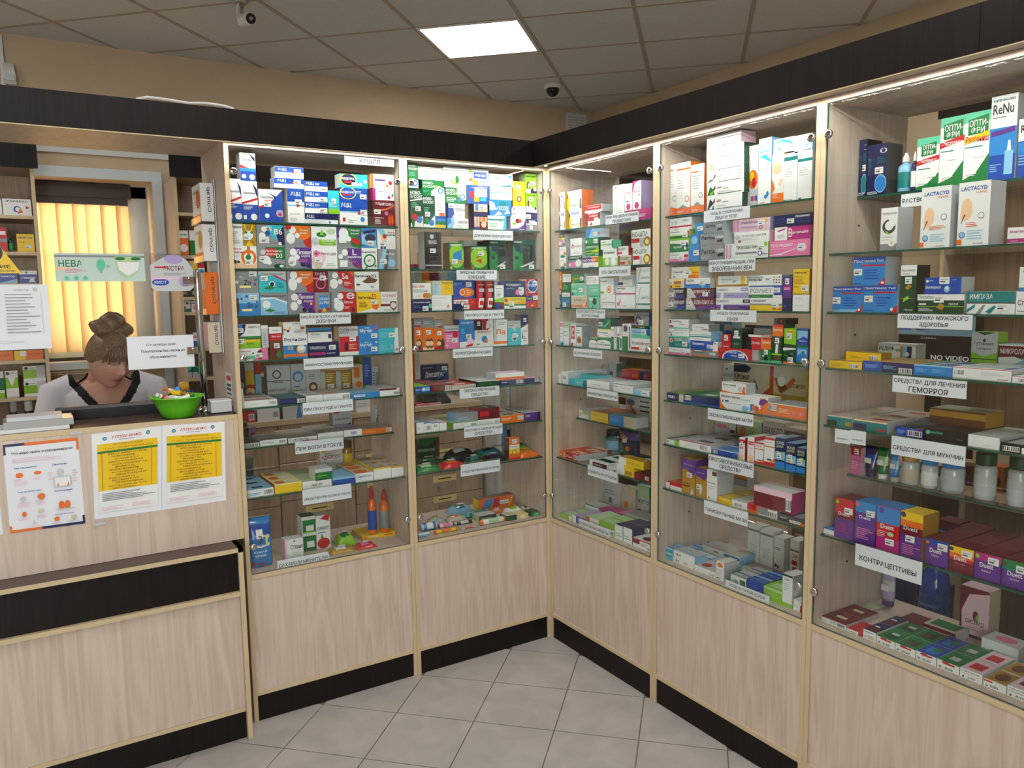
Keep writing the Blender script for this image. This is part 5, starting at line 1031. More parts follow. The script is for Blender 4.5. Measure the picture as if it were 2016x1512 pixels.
goods("""
@R1 1 1070 280 6.871 D=.05 d=.06
112 290 945 | w,y | g:0,0,.2,0,.25,.5,.1,.9,0,.9:g;e:.1:.4:.1:.4:b;e:.14:.3:.06:.3:gd;t:.28:.95:.76:.16:b:ЛИНЕКС;l:.3:.7:.2:.35:1:o;r:.86:.1:.96:.5:dk
+110 288 690 | w,y | g:0,0,.2,0,.25,.5,.1,.9,0,.9:g;e:.1:.4:.1:.4:b;e:.14:.3:.06:.3:gd;t:.22:.95:.72:.16:b:ЛИНЕКС;l:.3:.7:.2:.35:1:o;r:.86:.1:.96:.5:dk
345 517 920 | w,o | g:0,0,.15,0,.2,.5,.05,.9,0,.9:n;e:.1:.35:.1:.35:y;t:.12:.9:.76:.16:b:ЛИНЕКС;l:.2:.6:.2:.3:1:o;r:.86:.05:.98:.55:dk;e:.7:.2:.12:.12:pe
+318 515 655 | w,o | g:0,0,.1,0,.15,.5,.05,.9,0,.9:n;e:.1:.35:.1:.35:y;t:.12:.88:.76:.16:b:ЛИНЕКС;l:.2:.6:.2:.3:1:o;r:.88:.05:.98:.55:dk;e:.7:.3:.12:.14:pe
600 765 945 | w,lg | b:.6:.9:r;r:.0:.4:.5:.62:r;t:.12:.8:.66:.16:w:Аципол;g:.1,.1,.3,.35,.4,.1:r;r:.85:.5:1:.95:m
+560 795 848 d=.05 | w,lg | r:0:.3:.94:.95:r;t:.2:.85:.52:.24:w:Бифиформ;g:.1,.3,.6,.1,.7,.3:w;B:.96:.99:.2:.8
1105 1455 905 d=.06 | M,M | l:.5:.9:.3:.6:3:w;b:0:.06:w
+1100 1200 560 | w,M | r:.1:.1:.9:.9:w;t:.15:.85:.72:.09:M:ХИЛАК;t:.15:.85:.6:.09:M:ФОРТЕ;c:.5:.14:.12:M;l:.2:.7:.3:.4:1:dk
+1206 1320 520 on=-2 | w,lv | g:0,.6,0,1,1,1,.3,.95:M;t:.15:.9:.7:.09:M:ХИЛАК;t:.15:.9:.58:.09:M:ФОРТЕ;c:.5:.14:.12:M;r:.7:.48:.85:.53:dk
938 1095 578 | w,lg | l:.1:.6:.3:.8:9:lg;B:.3:.75:.12:.24;r:.2:.92:.35:.95:b
@R1 2 1070 440 6.871 D=.05 d=.06
112 305 470 | w,lg | b:.25:.32:lg;e:.5:.12:.35:.12:t;c:.82:.4:.16:o;t:.05:.6:.68:.12:g:Тримебут;b:.08:.12:r
+110 305 320 | w,lg | b:.25:.32:lg;e:.5:.12:.35:.12:t;c:.82:.4:.16:o;t:.05:.6:.68:.12:g:Тримебут
+120 285 152 p=.8,.5 | g,lg | b:.74:1:k;t:.04:.94:.78:.16:w:ТРИМЕДАТ;b:.6:.74:y;r:0:.1:.66:.55:p;c:.08:.3:.15:w;l:.2:.6:.15:.4:2:w
338 525 437 | g,lg | b:.68:1:dg;t:.04:.92:.74:.2:w:ТРИМЕДАТ;r:.1:.1:.55:.5:p;e:.72:.4:.2:.3:w;c:.1:.3:.14:w
+362 518 200 | w,lg | c:.22:.55:.12:r;c:.24:.53:.07:w;t:.4:.9:.5:.09:r:Необутин;l:.3:.9:.1:.25:2:lg
532 740 442 | w,L | b:.45:.95:v;g:.55,.95,1,.95,1,.5,.65,.45:o;t:.06:.85:.52:.24:w:ИТОПРА;r:.4:.0:.7:.12:lv;l:.05:.3:.1:.2:1:lg
+568 748 182 p=.78,.8 | G,dg | g:.4,.2,1,.5,1,.2:L;t:.02:.92:.42:.14:w:ДЮСПАТАЛ;b:.28:.32:y;l:.1:.6:.05:.2:2:lG;t:.72:.98:.06:.1:w:Плюс;c:.08:.8:.08:w
+570 785 55 d=.04 p=.6,.4 | lb,lg | g:0,1,.4,1,.2,0,0,0:sb;t:.4:.65:.2:.35:m:3;c:.85:.4:.2:o
803 1005 345 | w,L | b:0:.5:lG;g:.0,0,.5,0,.45,.5,.0,.5:L;t:.08:.8:.68:.2:k:Мотилиум;e:.3:.28:.14:.22:w;e:.72:.28:.16:.26:w
+773 945 222 d=.04 | w,mt | b:.35:.6:lG;l:.1:.5:.7:.85:1:k;t:.6:.98:.44:.12:t:Табл;r:.9:.1:1:.9:t
1008 1190 432 | be,br | r:0:0:.16:1:br;t:.2:.85:.55:.28:k:НО-ШПА;r:.18:.1:.55:.38:r;e:.85:.3:.1:.2:gd
+993 1150 308 d=.04 | w,r | r:0:0:.12:1:r;t:.08:.72:.55:.26:k:НО-ШПА;r:.1:.15:.46:.4:r
1208 1450 318 | w,br | t:.03:.8:.62:.24:k:НО-ШПА;r:.03:.3:.38:.52:r;r:.38:.05:.55:.5:lg;e:.8:.3:.2:.3:gd;e:.8:.3:.12:.18:ly
+1190 1450 78 | w,br | t:.05:.85:.6:.28:k:НО-ШПА;r:.02:.26:.44:.5:r;r:.46:.0:.66:.5:lg;e:.82:.3:.18:.28:gd;e:.82:.28:.1:.16:ly
@R1 3 1070 440 6.871 D=.05 d=.055
112 235 912 p=.25,.35 | n,n | b:.78:1:w;t:.05:.85:.82:.1:n:Ибероnat;r:.55:.2:.85:.4:w;e:.5:.5:.4:.2:b
+126 245 657 p=.65,.68 | o,gd | b:.0:.12:r;l:.1:.8:.2:.6:5:y;t:.1:.5:.88:.07:br:Нео;g:.4,.1,.6,.4,.5,.1:w
247 360 932 p=.35,.2 | t,n | b:.72:.98:w;t:.05:.8:.78:.1:r:Панкр;r:.8:0:1:.2:r;b:.3:.5:sb
+258 372 682 | w,G | b:0:.55:G;g:.2,.55,.9,.55,.6,.4:m;t:.1:.8:.84:.07:dk:Фосфонц;l:.1:.8:.2:.4:3:lG
376 592 987 | be,lg | b:.1:.25:o;t:.18:.62:.58:.2:dk:КАРСИЛ;t:.64:.98:.6:.14:o:форте;r:.72:.1:.95:.4:pe;g:.85,.1,.95,.5,1,.5,1,.1:o
+374 552 812 p=.75,.5 | mt,w | b:0:.06:w;b:.94:1:w;t:.06:.45:.7:.16:w:ГЕПТ;c:.12:.2:.13:dg;l:.1:.6:.3:.55:2:w
+382 550 682 d=.04 p=.82,.5 | G,lg | t:.02:.62:.36:.3:y:Хофит;t:.05:.25:.1:.2:y:30;c:.5:.85:.1:L
608 760 822 | mt,G | b:.48:.52:t;t:.25:.75:.68:.12:w:КАРСИЛ;e:.55:.28:.2:.14:dg;l:.1:.8:.85:.92:1:w;r:.1:.32:.4:.42:w;c:.4:.06:.04:dg
+578 745 708 d=.045 | w,lg | l:.05:.6:.7:.85:1:dk;l:.05:.8:.3:.6:3:lg;r:.65:.2:.8:.8:lp
768 970 962 | w,lg | t:.05:.95:.36:.12:dk:ГЕПАТРИН;l:.05:.6:.6:.8:2:lg;t:.05:.15:.08:.14:k:72;b:.24:.28:lg
+768 948 742 | w,lg | c:.66:.3:.22:o;c:.66:.3:.15:w;c:.66:.3:.1:gd;t:.02:.5:.76:.12:dk:Эссливер;r:.02:.06:.3:.2:L
980 1240 842 | w,lg | b:.62:.68:M;t:.02:.5:.82:.11:k:Гепа-Мерц;t:.02:.3:.72:.05:M:ГЕПА;g:.08,.1,.2,.12,.28,.45,.22,.42,.18,.3,.05,.25:p;l:.3:.6:.1:.16:1:g;b:.96:1:lg
+1008 1205 692 d=.045 | w,lg | t:.3:.9:.56:.2:dk:УРСОСАН;r:0:.05:.35:.32:n;l:.4:.9:.15:.3:1:g;r:0:.4:.06:.95:r
1253 1440 867 | w,lg | b:.18:.26:t;t:.35:.98:.46:.12:t:ХОФИТОЛ;g:.02,0,.1,0,.35,1,.28,1:lg;l:.5:.8:.8:.86:1:lg
+1256 1440 592 | w,lg | b:.18:.26:t;t:.35:.98:.42:.12:t:ХОФИТОЛ;g:.02,0,.1,0,.38,1,.3,1:lg;l:.5:.8:.8:.86:1:lg
@R1 4 1070 600 6.3 D=.05 d=.05
122 245 208 | w,pe | b:.78:.96:p;b:0:.15:lb;g:.1,.0,.9,.0,.9,.12:b;t:.2:.9:.46:.06:b:ЛИНЕКС;l:.1:.6:.3:.4:1:lb;l:.1:.9:.6:.7:2:lg
250 312 218 | w,lg | b:.75:1:lG;r:.1:.4:.8:.6:dk;r:.15:.42:.75:.58:w;t:.1:.9:.84:.05:k:Бифид
338 400 232 | w,lg | r:.1:.3:.8:.9:r;t:.2:.7:.4:.4:w:С;r:.1:.0:.5:.12:r;b:.94:1:lg
407 475 258 | w,g | e:.5:.3:.42:.18:o;e:.5:.3:.3:.12:br;b:.94:1:dg;l:.2:.8:.6:.8:2:dk
565 660 415 | w,G | b:.6:1:G;e:.5:.55:.5:.25:w;t:.05:.95:.25:.24:k:Эспум
663 832 412 | w,G | b:.6:1:G;e:.5:.55:.5:.25:w;t:.03:.97:.2:.26:k:Эспумизан;l:.2:.7:.5:.6:1:G
+668 832 302 on=-1 | w,ly | e:.5:1:.5:.25:ly;t:.04:.8:.45:.25:k:Эспумизан;t:.55:.85:.2:.14:dk:беби;b:0:.08:G;c:.1:.2:.08:r
+690 835 168 p=.15,.45 | G,dg | e:.7:.5:.35:.45:G;g:.3,.2,.9,.8,1,.8,.5,.1:mt;r:0:.8:.2:1:r
838 872 272 | G,w | b:.55:1:w;b:.8:.9:be
876 908 270 | w,G | t:.2:.8:.06:.5:k:Э;b:.6:1:lg
912 942 272 | G,w | b:.55:1:w;r:.2:.6:.9:.7:r
945 975 272 | w,G | r:.2:.06:.8:.5:dk;b:.6:1:lg
980 1048 236 | w,w | b:0:.52:G;c:.55:.82:.18:lg;c:.55:.82:.12:dk;l:.1:.9:.56:.62:1:p
1052 1086 236 | w,lg | r:.3:.06:.7:.9:dk
1090 1318 417 | w,lg | t:.06:1:.42:.32:m:Колофорт;r:0:.1:.5:.3:r;e:.5:.2:.08:.1:pe;l:.6:.95:.08:.25:2:lg
+1090 1318 258 p=.7,.5 | lb,mt | b:.75:1:dg;b:.0:.3:mt;t:.06:.52:.36:.2:dg:Гастрозол;t:.4:.7:.82:.1:w:Табл;c:.95:.5:.3:b;l:.06:.4:.18:.26:1:t
+1130 1318 98 p=.45,.25 | g,b | c:.25:.4:.34:n;c:.25:.4:.2:g;t:.02:.98:.7:.2:n:Антарейт;r:.96:0:1:1:n;l:.55:.9:.3:.5:3:lg
@R1 5 1070 600 6.3 D=.042 d=.07
128 220 852 n=2 | w,G | l:.1:.8:.2:.7:4:lg
225 305 832 n=3 | w,lg,lg | B:.2:.75:.35:.65 | r:.1:.2:.9:.8:w
318 492 928 | c,t | B:.6:.85:.15:.65;l:.05:.5:.3:.6:2:t
538 815 948 n=2 | w,lg,w | t:.22:.6:.4:.16:k:Панкреатин | r:.05:.05:.95:.95:lg
862 1110 978 n=2 | w,lg,w | t:.02:.25:.55:.15:k:Мезим;l:.4:.9:.4:.6:3:lg;b:.86:.92:dg | r:.1:.1:.9:.9:w
1115 1315 1062 n=2 | w,lb,w | r:0:0:.5:1:lb;l:.55:.9:.3:.6:1:k | b:.3:.5:lG
+458 690 868 on=-4 D=.11 | c,c,t | r:.1:.1:.65:.9:c;l:.05:.5:.3:.6:2:mt
@R1 5 1070 600 6.3 D=.2 d=.075
825 1050 912 | o,r,r | l:.1:.8:.2:.6:2:r;r:.8:.1:.98:.9:m
1055 1315 935 | r,m,r | l:.1:.8:.2:.6:2:o
+968 1190 812 on=-1 | r,m,o | r:.6:.2:.9:.6:o;l:.1:.5:.3:.6:2:o
+1195 1315 830 on=-2 | n,r | r:.4:.2:.8:.8:r
@R1 5 1070 600 6.3 D=.29 d=.05
625 722 738 | lg,g | r:.1:.15:.4:.5:dk;r:.5:.15:.8:.5:dk;b:.55:.6:k
728 808 735 | lg,dg | r:.1:.15:.7:.5:k
812 905 725 | lg,dg | r:.1:.15:.5:.5:k
@R1 6 1070 780 4.583 D=.15 d=.07
222 402 118 n=2 | w,lg,lg | t:.05:.35:.45:.18:k:Уголь;l:.05:.3:.2:.4:2:k;r:.4:.5:1:1:lG
425 582 145 n=2 | y,gd,o | t:.05:.4:.6:.14:br:Смекта;r:.45:.1:.98:.4:y;t:.5:.9:.15:.12:br:Энтерол | r:.1:.1:.9:.9:o
597 715 170 | sb,b,lb | l:.1:.9:.3:.6:3:lb
720 830 190 | be,lg,lg | l:.1:.8:.1:.5:3:lg
@R1 6 1070 780 4.583 D=.3 d=.05
500 690 75 | be,lg | t:.05:.9:.35:.25:dk:ЭНТЕРОС;r:0:0:.2:.3:dk;l:.1:.8:.7:.9:2:r
742 860 20 | lg,w | e:.4:.8:.3:.15:n;g:.3,.6,.9,.1,.98,.15,.4,.7:r;l:.1:.5:.1:.3:3:g
870 955 18 | w,lG | b:.8:.86:k;b:.6:.66:k;b:.4:.46:k;b:.2:.26:lG;l:.1:.9:.05:.15:1:g
@R1 7 1070 780 4.583 D=.042 d=.08
92 198 490 n=2 | o,lg,o | t:.05:.4:.3:.4:w:Бак;B:.65:.98:.15:.85 | r:.1:.2:.9:.8:r
200 312 520 n=2 | r,lg,r | t:.05:.5:.25:.4:w:Ренни;B:.62:.98:.15:.9 | r:.1:.2:.9:.8:pe;r:.3:.3:.7:.5:r
415 580 595 n=2 | w,lg,w | r:.18:.05:.95:.85:m;r:.2:.1:.9:.6:k;t:.25:.7:.3:.3:w:Маалокс | r:.1:.3:.9:.8:dg
585 655 640 | w,lg,lg | l:.1:.8:.3:.6:2:lg;r:.7:.1:.95:.5:dk
660 815 625 n=2 | w,y,lb | r:.45:0:1:1:y;r:.5:.1:.9:.5:gd;l:.1:.4:.1:.5:3:lg | b:0:.5:y
820 958 705 n=2 | m,r,m | B:.7:.95:.2:.8;l:.1:.6:.2:.6:2:r | r:.1:.1:.9:.9:m
+680 905 570 on=-2 d=.05 | y,gd,gd | r:0:0:.3:1:w;l:.35:.9:.3:.6:2:gd
@R1 7 1070 780 4.583 D=.205 d=.06
95 300 470 | o,r,r | l:.1:.8:.2:.6:2:r | r:.1:.1:.9:.9:r
305 520 470 | r,m,pe | l:.1:.8:.2:.6:2:m | r:.1:.1:.9:.9:pe
@R1 7 1070 780 4.583 D=.28 d=.06
530 628 308 k=jar | t,lb,k
640 828 300 k=pouch d=.05 | n,v,n | r:.35:.5:.6:.72:w;e:.4:.2:.3:.12:G;e:.65:.3:.12:.1:o;g:.1,.9,.6,.7,.3,.6:gd
@R1 8 1070 780 4.583 D=.045 d=.065
95 140 1040 n=2 | w,lb,L | B:.2:.7:.2:.6 | r:.2:.2:.9:.9:L
145 255 1065 n=2 | L,lG,lv | r:.75:0:1:1:w;l:.1:.7:.2:.7:3:lG | r:.1:.1:.9:.9:lG
262 370 1090 n=2 | w,b,lv | r:.3:0:1:1:b;l:.4:.9:.2:.7:3:lb | r:.1:.1:.9:.9:lv
380 500 1100 n=2 | w,o,lg | r:0:.3:.3:1:o;l:.4:.9:.2:.5:2:lg | r:.1:.1:.9:.9:lG
505 635 1140 n=2 | w,L,L | b:.55:1:L;l:.1:.6:.1:.4:2:lg;B:.7:.95:.1:.4 | r:.1:.1:.9:.9:lG
642 715 1165 n=2 | w,n,n | l:.1:.9:.2:.5:2:mt | r:.1:.1:.9:.9:n
720 800 1190 n=2 | w,n,n | l:.1:.9:.2:.5:2:mt | r:.1:.1:.9:.9:n
806 962 1300 n=3 | w,lg,w | r:0:.4:.4:.95:m;b:.85:1:r;l:.45:.9:.3:.7:4:g;B:.85:.98:.1:.4 | e:.6:.5:.3:.35:m
@R1 8 1070 780 4.583 D=.185 d=.07
232 295 950 | w,lg,lg | t:.1:.8:.5:.2:k:Имодиум;b:.92:1:dg
370 500 985 | w,G,lg | b:.9:1:G;l:.1:.8:.4:.6:2:lg
505 670 1035 | w,p,M | b:.45:1:M;l:.1:.7:.1:.35:2:lg | b:0:1:M
675 745 1060 | w,lg,p | b:.6:1:M
750 950 1085 | lg,g,g | r:.1:.3:.4:.8:dg;r:.5:.2:.9:.6:dk
@R1 8 1070 780 4.583 D=.29 d=.05
500 692 790 | lg,be | r:.35:.3:.5:.5:dk;l:.1:.8:.6:.8:2:g
700 830 830 | be,lg | r:.2:.3:.5:.5:o;l:.1:.8:.6:.8:2:lg
850 955 810 | lg,G | b:.7:1:lG;t:.05:.95:.5:.12:dg:ФИТО;g:0,0,1,0,1,.3,.5,.2,.2,.35,0,.3:m
@R2 1 1280 210 5.214 D=.05 d=.06
127 268 605 | w,o | b:0:.16:o;g:0,.16,.3,.22,.6,.16:lb;c:.78:.34:.06:g;c:.78:.34:.045:w;r:.05:.88:.55:.905:o;l:.1:.8:.55:.8:5:lg;t:.1:.5:.04:.05:w:Урьяж;l:.1:.5:.1:.14:1:pe
270 415 572 | w,o | b:0:.14:o;g:.2,.14,.5,.2,.8,.14:g;c:.78:.3:.06:o;c:.78:.3:.045:w;r:.05:.86:.98:.89:o;l:.1:.8:.5:.8:6:lg;t:.1:.5:.04:.05:w:Урьяж
420 556 590 | w,o | b:0:.16:o;g:.2,.16,.5,.24,.8,.16:g;c:.75:.36:.06:g;c:.75:.36:.045:w;r:.02:.84:.6:.865:o;l:.1:.8:.5:.8:6:lg;t:.1:.5:.04:.05:w:Урьяж
582 965 885 d=.07 | w,dg | g:.02,.1,.1,.85,.2,.5,.22,.1:k;g:.08,.2,.25,.7,.15,.1:w;g:.12,.3,.24,.9,.25,.6:dk;t:.29:.42:.55:.22:r:ДиаДерм;r:.3:.12:.94:.16:k;l:.45:.7:.5:.6:1:g;l:.3:.7:.25:.4:2:lg
+582 965 745 d=.07 | w,dg | g:.02,.1,.1,.85,.2,.5,.22,.1:G;g:.08,.2,.25,.7,.15,.1:L;g:.12,.3,.24,.9,.25,.6:dk;t:.29:.42:.55:.22:r:ДиаДерм;r:.3:.12:.94:.16:k;l:.45:.7:.5:.6:1:g;l:.3:.7:.25:.4:2:lg
+582 965 605 d=.07 | w,dg | g:.02,.1,.1,.5,.2,.3:g;g:.16,.3,.24,.9,.25,.6:dk;t:.29:.42:.5:.22:pe:ДиаДерм;r:.3:.12:.94:.15:dk;c:.89:.7:.18:g;c:.89:.7:.13:w
+582 965 465 d=.07 | w,dg | g:.04,.1,.1,.85,.2,.5,.22,.1:lG;t:.29:.42:.5:.22:lp:ДиаДерм;r:.3:.12:.94:.15:dk;c:.89:.7:.18:g;c:.89:.7:.13:w
+582 965 325 d=.07 | w,dg | g:.02,.1,.1,.85,.2,.5,.22,.1:lG;g:.1,.1,.22,.8,.24,.2:be;t:.29:.42:.5:.22:lg:ДиаДерм;r:.3:.12:.94:.15:dk
+585 935 188 d=.07 | w,lp | g:.02,.1,.1,.3,.2,.1:lG;t:.5:.95:.55:.14:lg:ДиаДерм;r:.3:.06:.94:.1:dk
992 1115 400 D=.075 | w,lg | e:.5:.45:.46:.16:o;e:.4:.5:.2:.08:y;e:.6:.4:.2:.08:r;b:0:.3:lg;r:.35:.1:.6:.18:r;r:.7:.1:.95:.18:b
1120 1250 322 | w,lb | g:.05,.72,.4,.7,1,.62,.95,.66,.5,.76:c;t:.06:.75:.85:.05:c:бепо;t:.06:.75:.79:.05:c:база;e:.75:.16:.1:.04:sb;c:.6:.12:.03:sb;t:.2:.6:.02:.02:r:Витекс
1255 1377 482 | w,pe | b:0:.2:o;c:.45:.7:.12:pe;c:.8:.45:.04:pe;c:.7:.38:.04:pe;g:0,.2,.3,.3,.1,.45,0,.5:o;l:.1:.7:.1:.2:3:pe
1380 1516 472 | w,lb | b:.84:.92:t;l:.1:.8:.5:.7:4:lg;t:.1:.7:.02:.03:t:Ниаминд;r:.02:.0:.14:.04:t
1520 1668 460 | w,lg | b:.8:.86:t;l:.1:.8:.5:.7:4:lg;r:.1:.02:.3:.05:t;t:.05:.6:.9:.05:lg:Нейтрол
+1268 1480 322 on=-3 | w,lb | g:.0,.6,.4,.95,.8,.75,.98,.4,.75,.6,.4,.8:c;e:.3:.3:.06:.1:c;l:.4:.8:.4:.5:1:lg
+1485 1668 285 on=-2 | w,lb | t:.05:.95:.6:.16:lb:бепобаза;g:.3,.3,.6,.35,1,.6,.7,.32:c;g:.3,.1,1,.15,.9,.05:g
@R2 2 1280 420 5.039 D=.05 d=.06
97 380 385 p=.64,.4 | w,lp | b:0:.35:p;b:.0:.12:M;t:.06:.5:.66:.18:k:Гепариновая;r:.78:.45:.98:.75:r;l:.1:.5:.4:.55:1:lg
+100 382 267 p=.75,.75 | G,L | g:0,.8,1,.6,1,1,0,1:w;b:.4:.62:G;t:.2:.64:.3:.28:w:Индовазин;c:.88:.6:.2:n;c:.82:.3:.15:w
+116 390 157 p=.8,.45 | w,L | b:0:.5:L;b:.2:.4:G;t:.03:.5:.72:.16:k:Троксерутин;r:.9:.5:1:.85:r
+152 410 33 | w,lg | b:.2:.34:r;c:.3:.12:.14:r;c:.3:.12:.09:w;l:.6:.95:.7:.85:2:g;r:.08:.45:.16:.75:lg;r:.24:.45:.32:.8:lg
385 738 314 p=.22,.55 | g,lg | r:0:0:.34:1:b;r:0:0:.3:1:sb;t:.36:.74:.42:.3:k:Лиотон;t:.78:.99:.5:.22:w:1000;g:.82,.2,.97,.28,.97,.46,.82,.38:k;l:.36:.7:.12:.28:2:lg
+402 730 198 | g,lg | r:0:0:.3:1:b;r:0:0:.26:1:sb;e:.12:.5:.1:.35:lb;t:.34:.74:.45:.3:k:Лиотон;t:.76:.99:.5:.22:w:1000;g:.82,.15,.97,.2,.97,.4,.82,.35:k
+446 720 88 p=.2,.5 | g,lg | r:0:0:.32:1:sb;t:.36:.74:.5:.28:k:Лиотон;t:.76:.99:.5:.24:w:1000;g:.82,.15,.97,.2,.97,.4,.82,.35:k
745 1172 292 p=.85,.62 | w,L | r:.03:.05:.15:.95:p;r:.06:.0:.09:1:w;r:.11:0:.13:1:w;t:.27:.76:.62:.2:k:ТРОКСЕВАЗИН;r:.26:.3:.75:.42:g;c:.82:.3:.18:v;c:.82:.3:.11:w;t:.87:.99:.2:.12:k:teva;c:.95:.85:.14:L
+836 1182 178 | w,lp | t:.22:.78:.5:.22:g:ТРОКСЕВАЗИН;t:.8:.92:.55:.18:dk:2%;r:.12:.06:.2:.24:m;e:.1:.55:.08:.25:lg;l:.22:.7:.2:.4:2:lg
+822 1192 53 p=.78,.6 | lp,lv | r:.02:.05:.16:.95:p;r:.05:0:.08:1:lp;r:.1:0:.13:1:lp;t:.22:.68:.62:.18:v:ТРОКСЕВАЗИН;r:.22:.3:.68:.42:lv;c:.76:.26:.16:m;c:.76:.26:.1:lp;c:.9:.8:.14:y
1187 1590 262 p=.8,.55 | p,M | t:.04:.58:.58:.2:w:ГЕПАРИДЕКС;g:0,.08,.3,.12,.65,.45,.68,.5,.3,.2,0,.12:w;r:.04:.48:.5:.5:lp;e:.8:.5:.12:.25:lp
+1238 1592 128 | M,p | r:0:0:.36:1:w;g:.06,.75,.3,.9,.3,.8,.12,.65:M;e:.18:.3:.12:.16:lg;t:.4:.5:.2:.66:w:В;t:.5:.96:.36:.3:w:енолайф
+1228 1590 8 p=.48,.45 | n,v | t:.6:.99:.66:.24:w:Детралекс;g:0,.3,.4,.45,1,.25,1,.3,.4,.5,0,.35:b;l:.1:.5:.6:.75:2:b
@R2 3 1280 420 5.039 D=.05 d=.06
95 350 842 p=.12,.42 | n,g | g:0,0,.6,0,.3,1,0,1:g;g:.3,0,.8,.0,1,.35,.6,.3:b;t:.3:.94:.45:.32:w:КЛЕНЗИТ;c:.15:.7:.08:w
+92 345 742 p=.14,.35 | n,dk | g:0,0,.5,0,.3,1,0,1:g;g:.3,0,.8,.0,1,.35,.6,.3:b;t:.28:.9:.5:.32:w:КЛЕНЗИТ;r:.9:.05:1:.9:k
+97 340 650 p=.14,.6 | o,g | b:0:.45:y;t:.32:.78:.38:.26:br:СКИНОРЕН;c:.12:.15:.14:br;r:.8:0:1:1:lg;b:.75:1:ly;r:.4:.1:.75:.2:br
+212 490 532 p=.62,.5 | w,lg | r:.62:0:1:1:y;r:.62:0:.98:.3:o;r:.75:.4:.98:.55:o;t:.06:.42:.46:.2:k:Скинокир;r:.06:.1:.14:.2:dk;l:.06:.4:.3:.4:1:lg
360 650 838 p=.12,.5 | m,v | g:0,0,.35,0,.15,1,0,1:lg;g:.3,.0,1,.1,1,.45,.5,.3:v;t:.28:.92:.46:.34:w:КЛЕНЗИТ-С;r:.85:.15:.95:.2:lg
+366 640 742 p=.68,.35 | m,k | g:0,0,.35,0,.15,1,0,1:lg;g:.3,.0,1,.1,1,.45,.5,.3:v;t:.25:.85:.48:.32:w:КЛЕНЗИТ-С;r:.88:.1:1:.9:dk
+352 595 642 p=.7,.55 | w,lg | b:0:.35:sb;b:.3:.4:b;t:.04:.36:.62:.24:k:АЗЕЛИК;g:.6,.35,.85,.35,.72,.0:lb;l:.05:.5:.45:.55:1:lg
655 990 842 | w,lg | b:.0:.48:v;b:.4:.48:lv;t:.04:.38:.64:.22:k:БАЗИРОН АС;r:.8:.6:1:.9:n;t:.85:.97:.66:.18:w:5%;g:.14,0,.24,0,.22,.5,.19,.7,.16,.5:w;l:.35:.75:.15:.3:2:lv
+656 980 727 | w,lg | b:.0:.48:lv;t:.04:.38:.62:.22:k:БАЗИРОН АС;r:.76:.6:.98:.9:lv;l:.78:.96:.7:.8:1:w;g:.14,0,.24,0,.22,.5,.19,.7,.16,.5:w;l:.35:.75:.15:.3:2:v
+652 960 622 p=.64,.5 | w,ly | b:0:.2:gd;r:.82:.2:.94:.95:y;t:.18:.58:.58:.2:g:Контратубекс;l:.18:.5:.35:.5:2:lg;r:0:.0:.08:1:gd
993 1310 838 p=.8,.45 | w,y | b:0:.42:y;b:.42:.55:g;t:.04:.52:.66:.2:k:КЛИНДОВИТ;g:.68,.45,.86,.45,.86,.25,.77,.08,.68,.25:r;c:.77:.3:.1:w;g:.85,.1,1,.3,1,0:o
+982 1308 717 p=.86,.62 | w,b | b:.9:1:b;r:0:0:.74:.26:G;r:.74:0:1:.26:w;r:.76:.2:1:.9:b;t:.04:.7:.4:.36:g:РОЗАМЕТ;l:.1:.4:.08:.18:1:lG
+977 1305 612 p=.62,.6 | w,g | t:.02:.42:.38:.36:k:Метрогил;r:.76:.7:.8:.85:o;r:.84:.7:.88:.85:y;r:.92:.7:.96:.85:r;r:.76:.45:.8:.6:sb;r:.84:.45:.88:.6:G;r:.92:.45:.96:.6:o;r:.76:.2:.8:.35:L;r:.84:.2:.88:.35:v;r:.92:.2:.96:.35:r;l:.02:.5:.75:.9:1:sb
1316 1410 642 p=.5,.9 | v,n | b:0:.4:n;r:.1:.62:.9:.76:M;l:.15:.8:.64:.72:2:w;l:.1:.6:.1:.2:2:sb
1416 1580 807 | w,lg | l:.1:.7:.7:.85:2:lg;l:.1:.8:.3:.35:1:g
+1421 1584 552 p=.75,.25 | y,gd | t:.06:.88:.8:.11:k:Зинерит;l:.06:.95:.4:.75:6:gd;t:.06:.35:.28:.06:k:30 мл;b:.0:.04:gd
@R2 4 1280 420 5.039 D=.05 d=.055
132 400 1333 p=.7,.4 | w,lg | b:0:.3:p;t:.2:.65:.5:.22:g:Метрогил;c:.82:.6:.16:mt;c:.82:.6:.1:w;r:.85:.1:.95:.35:r
+132 392 1217 p=.78,.35 | t,lb | b:.85:1:mt;c:.12:.6:.2:be;c:.12:.6:.12:o;t:.26:.86:.56:.26:w:ХОЛИСАЛ;l:.3:.7:.2:.4:2:mt;r:.9:.5:1:.95:lb
+177 386 1132 p=.14,.4 | w,lg | t:.28:.95:.6:.2:g:Дентамет;c:.12:.15:.15:br;b:.86:1:mt;l:.3:.8:.3:.45:1:lG
+157 382 1052 | w,lg | t:.16:.64:.6:.26:m:Камистад;r:.03:.5:.12:.9:m;r:0:.0:.22:.25:r;t:.55:.8:.3:.16:dk:гель;g:.85,.3,.95,.5,.9,.2:y
411 670 1362 p=.82,.5 | g,be | t:.04:.5:.56:.28:k:ДЕЙНИРС;r:0:.0:.7:.16:o;b:.88:1:o;r:.0:.84:.1:1:r;r:.14:.84:.4:1:w
+403 672 1267 p=.72,.45 | b,lg | g:.78,0,1,0,1,1,.86,1:w;t:.06:.5:.5:.34:w:Зовиракс;g:.5,.0,.8,.0,.85,.3:sb;c:.9:.8:.1:r
+392 605 1172 | w,lb | b:.6:.66:c;b:.36:.5:t;t:.1:.6:.12:.1:dk:Герперакс;l:.6:.9:.7:.85:2:lb
